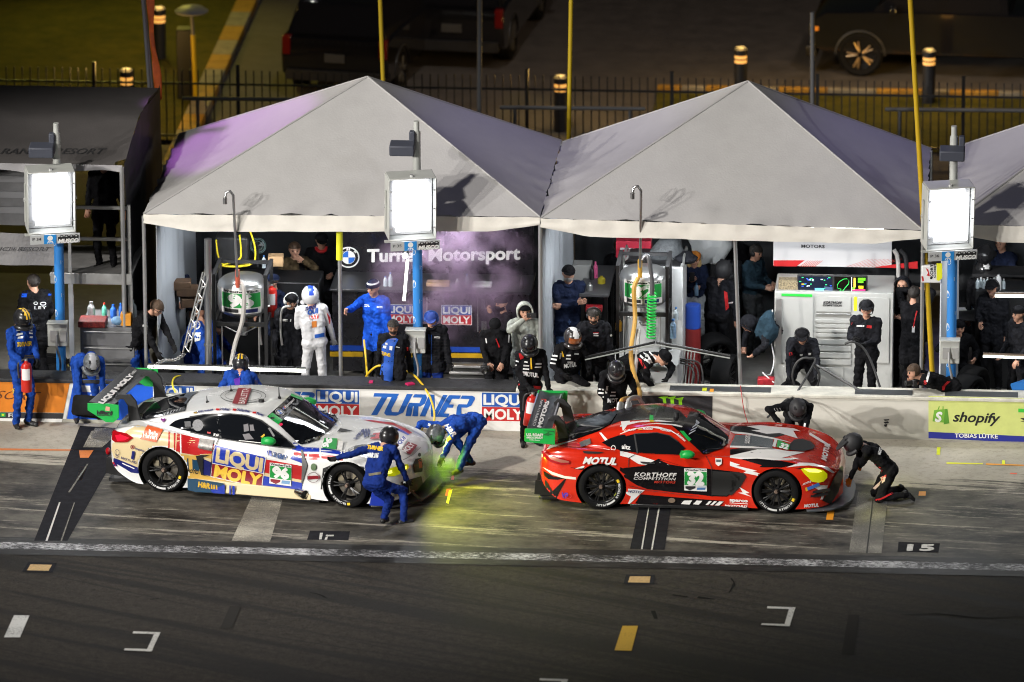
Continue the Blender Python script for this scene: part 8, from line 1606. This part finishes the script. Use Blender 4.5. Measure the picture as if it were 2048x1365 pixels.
def bollard():
    t = thing('bollard_light', 'bollard', 'bollard light', (0, 0, 0), 'lit bollards beyond the tents')
    mb = MB(); mb.cyl((0, 0, 0), (0, 0, .72), .115, BOL, n=20); obj('post', mb, t, local=True); mb = MB(); mb.cyl((0, 0, .72), (0, 0, .86), .108, BG, n=20); mb.cyl((0, 0, .785), (0, 0, .80), .13, BOL, n=20); obj('lamp_ring', mb, t, local=True)
    mb = MB(); mb.lathe([(0, 1.0), (.08, 1.0), (.12, .96), (.12, .86), (0, .86)], (0, 0, 0), BOL, n=20); obj('cap', mb, t, local=True); return t
B0 = bollard(); first = True
for lab, x, y in (('lit bollard on the lawn right of the orange flag pole', 320, 122), ('lit bollard half hidden behind the dark awning', 255, 248), ('lit bollard behind the gap between the big tents', 1121, 262), ('lit bollard behind the peak of the right big tent', 1481, 204), ('tall lit bollard on the grass strip at the right', 1857, 208)):
    g = G(x, y, 0); o = B0 if first else copy_tree(B0); first = False; o.location = (g.x, g.y, 0); o['label'] = lab
    l = bpy.data.lights.new('bollard_lamp', 'POINT'); l.energy = 48; l.color = (1, .60, .16); l.shadow_soft_size = .12; lo = bpy.data.objects.new('bollard_lamp', l); COL.objects.link(lo); lo.parent = o; lo.location = (0, -.0, 1.15)
PY = M('pole_yellow', (.42, .29, .005), .5); PGY = M('pole_grey', (.12, .12, .125), .5)
for nm, lab, a_, b_, Yd, r_, m in (('yellow_pole', 'yellow pole rising behind the peak of the left big tent', (771, 300), (758, -60), 6.3, .035, PY), ('yellow_pole', 'yellow pole rising from the gap between the two big tents', (1137, 300), (1143, -60), 6.0, .035, PY), ('grey_pole', 'thin grey pole behind the right slope of the left tent', (958, 260), (960, -60), 13.0, .04, PGY), ('grey_pole', 'thin grey pole below the black pickup', (1625, 290), (1625, 25), 12.6, .04, PGY), ('grey_pole', 'thin leaning grey pole at the side of the dark awning', (316, 420), (282, -60), 5.7, .03, PGY)):
    p, q = P(*a_, Yd), P(*b_, Yd); d = (q - p) / (q.z - p.z); mb = MB(); mb.cyl(p - d * p.z, q, r_, m, n=12); add(nm, lab, 'pole', mb, 'tall poles behind the tents')
t = thing('flag_pole', 'leaning orange and white banner pole on the left lawn', 'banner', P(305, 190, 6.3)); p, q = P(306, 200, 6.3), P(284, -40, 6.3); d = (q - p) / (q.z - p.z); obj('pole', MB().cyl(p - d * p.z, q, .03, PGY, n=10), t); FO2 = M('flag_orange', (.55, .10, .015), .6, var=.3, vscale=8); mb = MB(); mb.grid(lambda u, v: p.lerp(q, v) + Vector((.04 + (.10 + .03 * math.sin(v * 9)) * u, .02 * math.sin(v * 22 + u * 3), 0)), 4, 30, FO2); obj('banner_cloth', mb, t, solid=.006)
t = thing('lamp_post', 'disc lamp on a grey and yellow post beside a dark cabinet', 'lamp post', G(393, 212)); p = G(393, 212); q = P(372, 20, p.y); p2 = P(386, 70, p.y); obj('post', MB().cyl((p.x, p.y, 0), (p2.x, p.y, p2.z), .045, PY, n=12), t); obj('neck', MB().cyl((p2.x, p.y, p2.z), (p2.x - .02, p.y, P(385, 28, p.y).z), .03, PGY, n=10), t); z = P(385, 22, p.y).z; mb = MB(); mb.lathe([(0, z), (.28, z - .03), (.30, z), (.2, z + .07), (0, z + .1)], (p2.x - .02, p.y, 0), M('disc_grey', (.16, .16, .17), .5), n=28); obj('disc_lamp', mb, t)
p = G(368, 205); mb = MB(); a_, b_ = P(352, 60, p.y), P(383, 60, p.y); mb.span((a_.x, p.y, 0), (b_.x, p.y + .3, a_.z), M('cabinet_black', (.008, .008, .009), .5)); add('utility_cabinet', 'tall black utility cabinet beside the disc lamp', 'cabinet', mb, bevel=.02)
# dark vehicles
CARB = M('car_black', (.006, .006, .008), .12, coat=1); CGL = M('car_glass', (.008, .008, .01), .04, coat=.5); LR = M('tail_red', (.10, .004, .004), .2, emit='#ff2010', es=.01); AMB = M('lamp_amber', (.5, .2, .02), .3, emit='#ff8020', es=.25); CHR = M('trim_chrome', (.5, .5, .52), .2, metal=1)
def vehicle(name, label, cat, o, yaw, L, W, prof, cabin, rims, axles, front):
    """side profile pushed across the width with rounded shoulders; x forward"""
    t = thing(name, label, cat, (o[0], o[1], 0), rot=R(yaw)); mx = Matrix.Translation((o[0], o[1], 0)) @ Matrix.Rotation(R(yaw), 4, 'Z'); put_ = lambda nm, mb, par=t, **k: obj(nm, mbw(mx, mb), par, **k)
    mb = MB(); ys = [(-W / 2, .90), (-W / 2 + .03, .97), (-W / 2 + .14, 1.0), (W / 2 - .14, 1.0), (W / 2 - .03, .97), (W / 2, .90)]; n = len(prof); cz = .75
    vs = [(x * (.985 if s < .95 else 1), y, cz + (z - cz) * s) for y, s in ys for x, z in prof]; fs = [(i * n + k, i * n + (k + 1) % n, (i + 1) * n + (k + 1) % n, (i + 1) * n + k) for i in range(len(ys) - 1) for k in range(n)] + [tuple(range(n)), tuple(range((len(ys) - 1) * n, len(ys) * n))[::-1]]
    mb.add(vs, fs, CARB); put_('body', mb, bevel=.02)
    mb = MB(); n = len(cabin); ys = [(-W / 2 + .06, 0), (-W / 2 + .22, 1), (W / 2 - .22, 1), (W / 2 - .06, 0)]; zb = min(z for _, z in cabin); zt_ = max(z for _, z in cabin)
    vs = [(x, (W / 2 - .06 - .20 * (z - zb) / (zt_ - zb)) * s, z) for s in (-1, 1) for x, z in cabin]; fs = [(k, (k + 1) % n, n + (k + 1) % n, n + k) for k in range(n)] + [tuple(range(n)), tuple(range(n, 2 * n))[::-1]]
    mb.add(vs, fs, CARB); put_('cabin', mb, bevel=.03)
    ins = [(sum(x for x, _ in cabin) / n + (x - sum(x for x, _ in cabin) / n) * .90, zb + .06 + (z - zb) * .80) for x, z in cabin]
    for s in (-1, 1): mb = MB(); mb.poly([(x, s * (W / 2 - .06 - .20 * (z - zb) / (zt_ - zb) + .008), z) for x, z in ins], CGL); put_('side_window', mb)
    for i in (0, n - 2) if False else ():
        pass
    for (xa_, za), (xb_, zb_) in ((cabin[0], cabin[1]), (cabin[-2], cabin[-1])):
        mb = MB(); nn = Vector((zb_ - za, 0, -(xb_ - xa_))).normalized() * (-1 if (xa_ + xb_) < sum(x for x, _ in cabin) / n * 2 and (zb_ - za) > 0 else 1); nn = nn if nn.x * ((xa_ + xb_) / 2 - sum(x for x, _ in cabin) / n) > 0 else -nn
        g = lambda t_, s: Vector((xa_ + (xb_ - xa_) * t_, s * (W / 2 - .06 - .20 * ((za + (zb_ - za) * t_) - zb) / (zt_ - zb) - .08), za + (zb_ - za) * t_)) + nn * .012
        mb.poly([g(.1, -1), g(.9, -1), g(.9, 1), g(.1, 1)], CGL); put_('windshield' if ((xa_ + xb_) / 2 > 0) else 'rear_window', mb)
    for x in axles:
        for s in (-1, 1):
            c = Vector((x, s * (W / 2 - .12), .40)); w_ = thing('wheel', None, None); w_.parent = t; w_.location = c; ax = (0, s, 0)
            mb = MB(); mb.lathe([(.26, -.11), (.36, -.13), (.405, -.09), (.405, .09), (.36, .13), (.27, .11)], (0, 0, 0), RUBBER, ax, 32); obj('tyre', mb, w_, local=True); mb = MB(); mb.lathe([(.27, .1), (.26, .06), (0, .02)], (0, 0, 0), RIM, ax, 28)
            for k in range(5):
                for e in (-.16, .16): a0 = k * 1.2566; mb.tube([(.05 * math.cos(a0), s * .11, .05 * math.sin(a0)), (.25 * math.cos(a0 + e), s * .105, .25 * math.sin(a0 + e))], .022, rims, 6)
            obj('rim', mb, w_, local=True)
            mb = MB(); mb.lathe([(.43, -.13), (.46, -.1), (.46, .135), (.43, .14)], c, PLB, ax, 24, 0, math.pi); put_('wheel_arch', mb)
    xf, xr = max(x for x, _ in prof), min(x for x, _ in prof)
    for s in (-1, 1):
        mb = MB(); mb.box((xf - .06, s * (W / 2 - .22), .86), (.16, .32, .11), CHR); mb.box((xf - .09, s * (W / 2 - .04), .86), (.14, .09, .09), AMB); put_('headlight', mb, bevel=.01)
        mb = MB(); mb.box((xr + .05, s * (W / 2 - .09), .98), (.14, .14, .34), LR); put_('tail_light', mb, bevel=.01)
        mb = MB(); mb.box((cabin[-1][0] - .35, s * (W / 2 + .08), cabin[-1][1] + .06), (.12, .18, .14), CARB); put_('mirror', mb, bevel=.02)
    mb = MB(); mb.box((xf + .01, 0, .72), (.06, W * .55, .22), PLB)
    for k in range(3): mb.box((xf + .045, 0, .66 + k * .06), (.02, W * .5, .015), CHR)
    put_('grille', mb, bevel=.01); mb = MB(); mb.box((xr - .01, 0, .78), (.03, .36, .15), M('plate_white', (.06, .06, .06), .5)); mb.box((xr + .02, 0, .45), (.12, W * .9, .18), PLB); put_('number_plate', mb); mb = MB(); mb.box((xf - .02, 0, .42), (.2, W * .92, .2), PLB); put_('bumper', mb, bevel=.03)
    return t
GOLD = M('rim_gold', (.34, .24, .13), .35, metal=.6)
SUVP = [(-2.35, .45), (-2.4, .8), (-2.36, 1.12), (-1.9, 1.16), (.9, 1.10), (1.2, 1.08), (2.1, .98), (2.36, .85), (2.4, .5), (2.2, .36), (-2.2, .36)]; SUVC = [(-2.3, 1.12), (-2.02, 1.72), (-1.6, 1.80), (.0, 1.80), (.4, 1.72), (1.1, 1.08)]
g = G(722, 190); vehicle('parked_suv', 'black parked suv seen from behind above the left tent peak', 'suv', (g.x, g.y + 1.9), 80, 4.8, 1.95, SUVP, SUVC, M('rim_dark', (.05, .05, .05), .4), (-1.45, 1.45), 0)
g = G(905, 170); vehicle('parked_suv', 'second black parked vehicle right of the one seen from behind', 'suv', (g.x + .15, g.y + 3.4), 84, 4.8, 1.9, SUVP, SUVC, M('rim_dark', (.05, .05, .05), .4), (-1.45, 1.45), 0)
PKP = [(-2.9, .55), (-2.95, 1.12), (-2.85, 1.20), (-.7, 1.22), (1.0, 1.22), (1.3, 1.22), (2.5, 1.16), (2.72, 1.02), (2.76, .55), (2.5, .42), (-2.7, .45)]; PKC = [(-.75, 1.2), (-.68, 1.85), (-.4, 1.92), (.6, 1.92), (.85, 1.85), (1.6, 1.2)]
g = G(1727, 157); vehicle('parked_pickup', 'black parked pickup with gold rims at the top right', 'pickup', (g.x + 1.85, g.y + 1.0), 176, 5.6, 2.05, PKP, PKC, GOLD, (-1.85, 1.85), 0)
spot('paddock_fill_light', (-11, 30, 9), (-8.0, 20.5, 0), 2300, R(60), .9, .3, (1, .85, .14))  # unseen fill spots, added to brighten lawn, road and vehicles
spot('paddock_fill_light', (8, 14, 12), (5, 22, 0), 1500, R(85), .9, .4, (1, .80, .66))
spot('paddock_fill_light', (-2, 12, 12), (0, 24, 0), 1500, R(90), .9, .4, (1, .92, .86))
spot('coloured_light', (-7.6, 7.0, 7.6), (-4.5, 3.6, 3.6), 1300, R(28), .5, .1, (.72, .26, 1))
spot('coloured_light', (.4, 5.6, 8.6), (.35, 3.3, 3.6), 260, R(62), .8, .25, (.34, .28, 1))
spot('coloured_light', (6.4, 5.6, 8.6), (6.3, 3.3, 3.6), 260, R(62), .8, .25, (.34, .28, 1))
# --- smoke drifting in front of the black cart, and brake dust at the headlight
def smoke(name, c, r, dens, col, k=1.4, seed=0.0, lo=.48):
    m = bpy.data.materials.new(name); m.use_nodes = True; nt = m.node_tree; nt.nodes.remove(nt.nodes['Principled BSDF']); v = nt.nodes.new('ShaderNodeVolumePrincipled'); v.inputs['Color'].default_value = (*col, 1); v.inputs['Anisotropy'].default_value = .2
    tc = nt.nodes.new('ShaderNodeTexCoord'); n = nt.nodes.new('ShaderNodeTexNoise'); n.inputs['Scale'].default_value = k; n.inputs['Detail'].default_value = 5; n.inputs['Roughness'].default_value = .6; mp = nt.nodes.new('ShaderNodeMapping'); mp.inputs['Location'].default_value = (seed, seed, 0)
    nt.links.new(tc.outputs['Object'], mp.inputs[0]); nt.links.new(mp.outputs[0], n.inputs['Vector'])
    ln = nt.nodes.new('ShaderNodeVectorMath'); ln.operation = 'DIVIDE'; ln.inputs[1].default_value = r; nt.links.new(tc.outputs['Object'], ln.inputs[0]); le = nt.nodes.new('ShaderNodeVectorMath'); le.operation = 'LENGTH'; nt.links.new(ln.outputs[0], le.inputs[0])
    fa = nt.nodes.new('ShaderNodeMapRange'); fa.inputs['From Min'].default_value = 1; fa.inputs['From Max'].default_value = .2; nt.links.new(le.outputs['Value'], fa.inputs['Value'])
    ra = nt.nodes.new('ShaderNodeMapRange'); ra.inputs['From Min'].default_value = lo; ra.inputs['From Max'].default_value = .75; nt.links.new(n.outputs['Fac'], ra.inputs['Value'])
    mu = nt.nodes.new('ShaderNodeMath'); mu.operation = 'MULTIPLY'; nt.links.new(fa.outputs[0], mu.inputs[0]); nt.links.new(ra.outputs[0], mu.inputs[1]); m2 = nt.nodes.new('ShaderNodeMath'); m2.operation = 'MULTIPLY'; m2.inputs[1].default_value = dens; nt.links.new(mu.outputs[0], m2.inputs[0]); nt.links.new(m2.outputs[0], v.inputs['Density']); nt.links.new(v.outputs[0], nt.nodes['Material Output'].inputs['Volume'])
    mb = MB(); mb.sph((0, 0, 0), r, m, 24); o = obj(name, mb); o.location = c; return tag(o, None, None, None, 'stuff')
smoke('smoke', P(915, 560, 1.5), (1.45, .6, 1.15), 6.0, (.93, .64, .95), 1.7, 2.0, .44)  # purple of the light is put into the smoke colour
smoke('brake_dust', P(858, 945, -3.2), (.5, .42, .36), 9.0, (.50, .95, .10), 5.5, 5.0, .46)  # yellow-green of the headlight is put into the dust colour
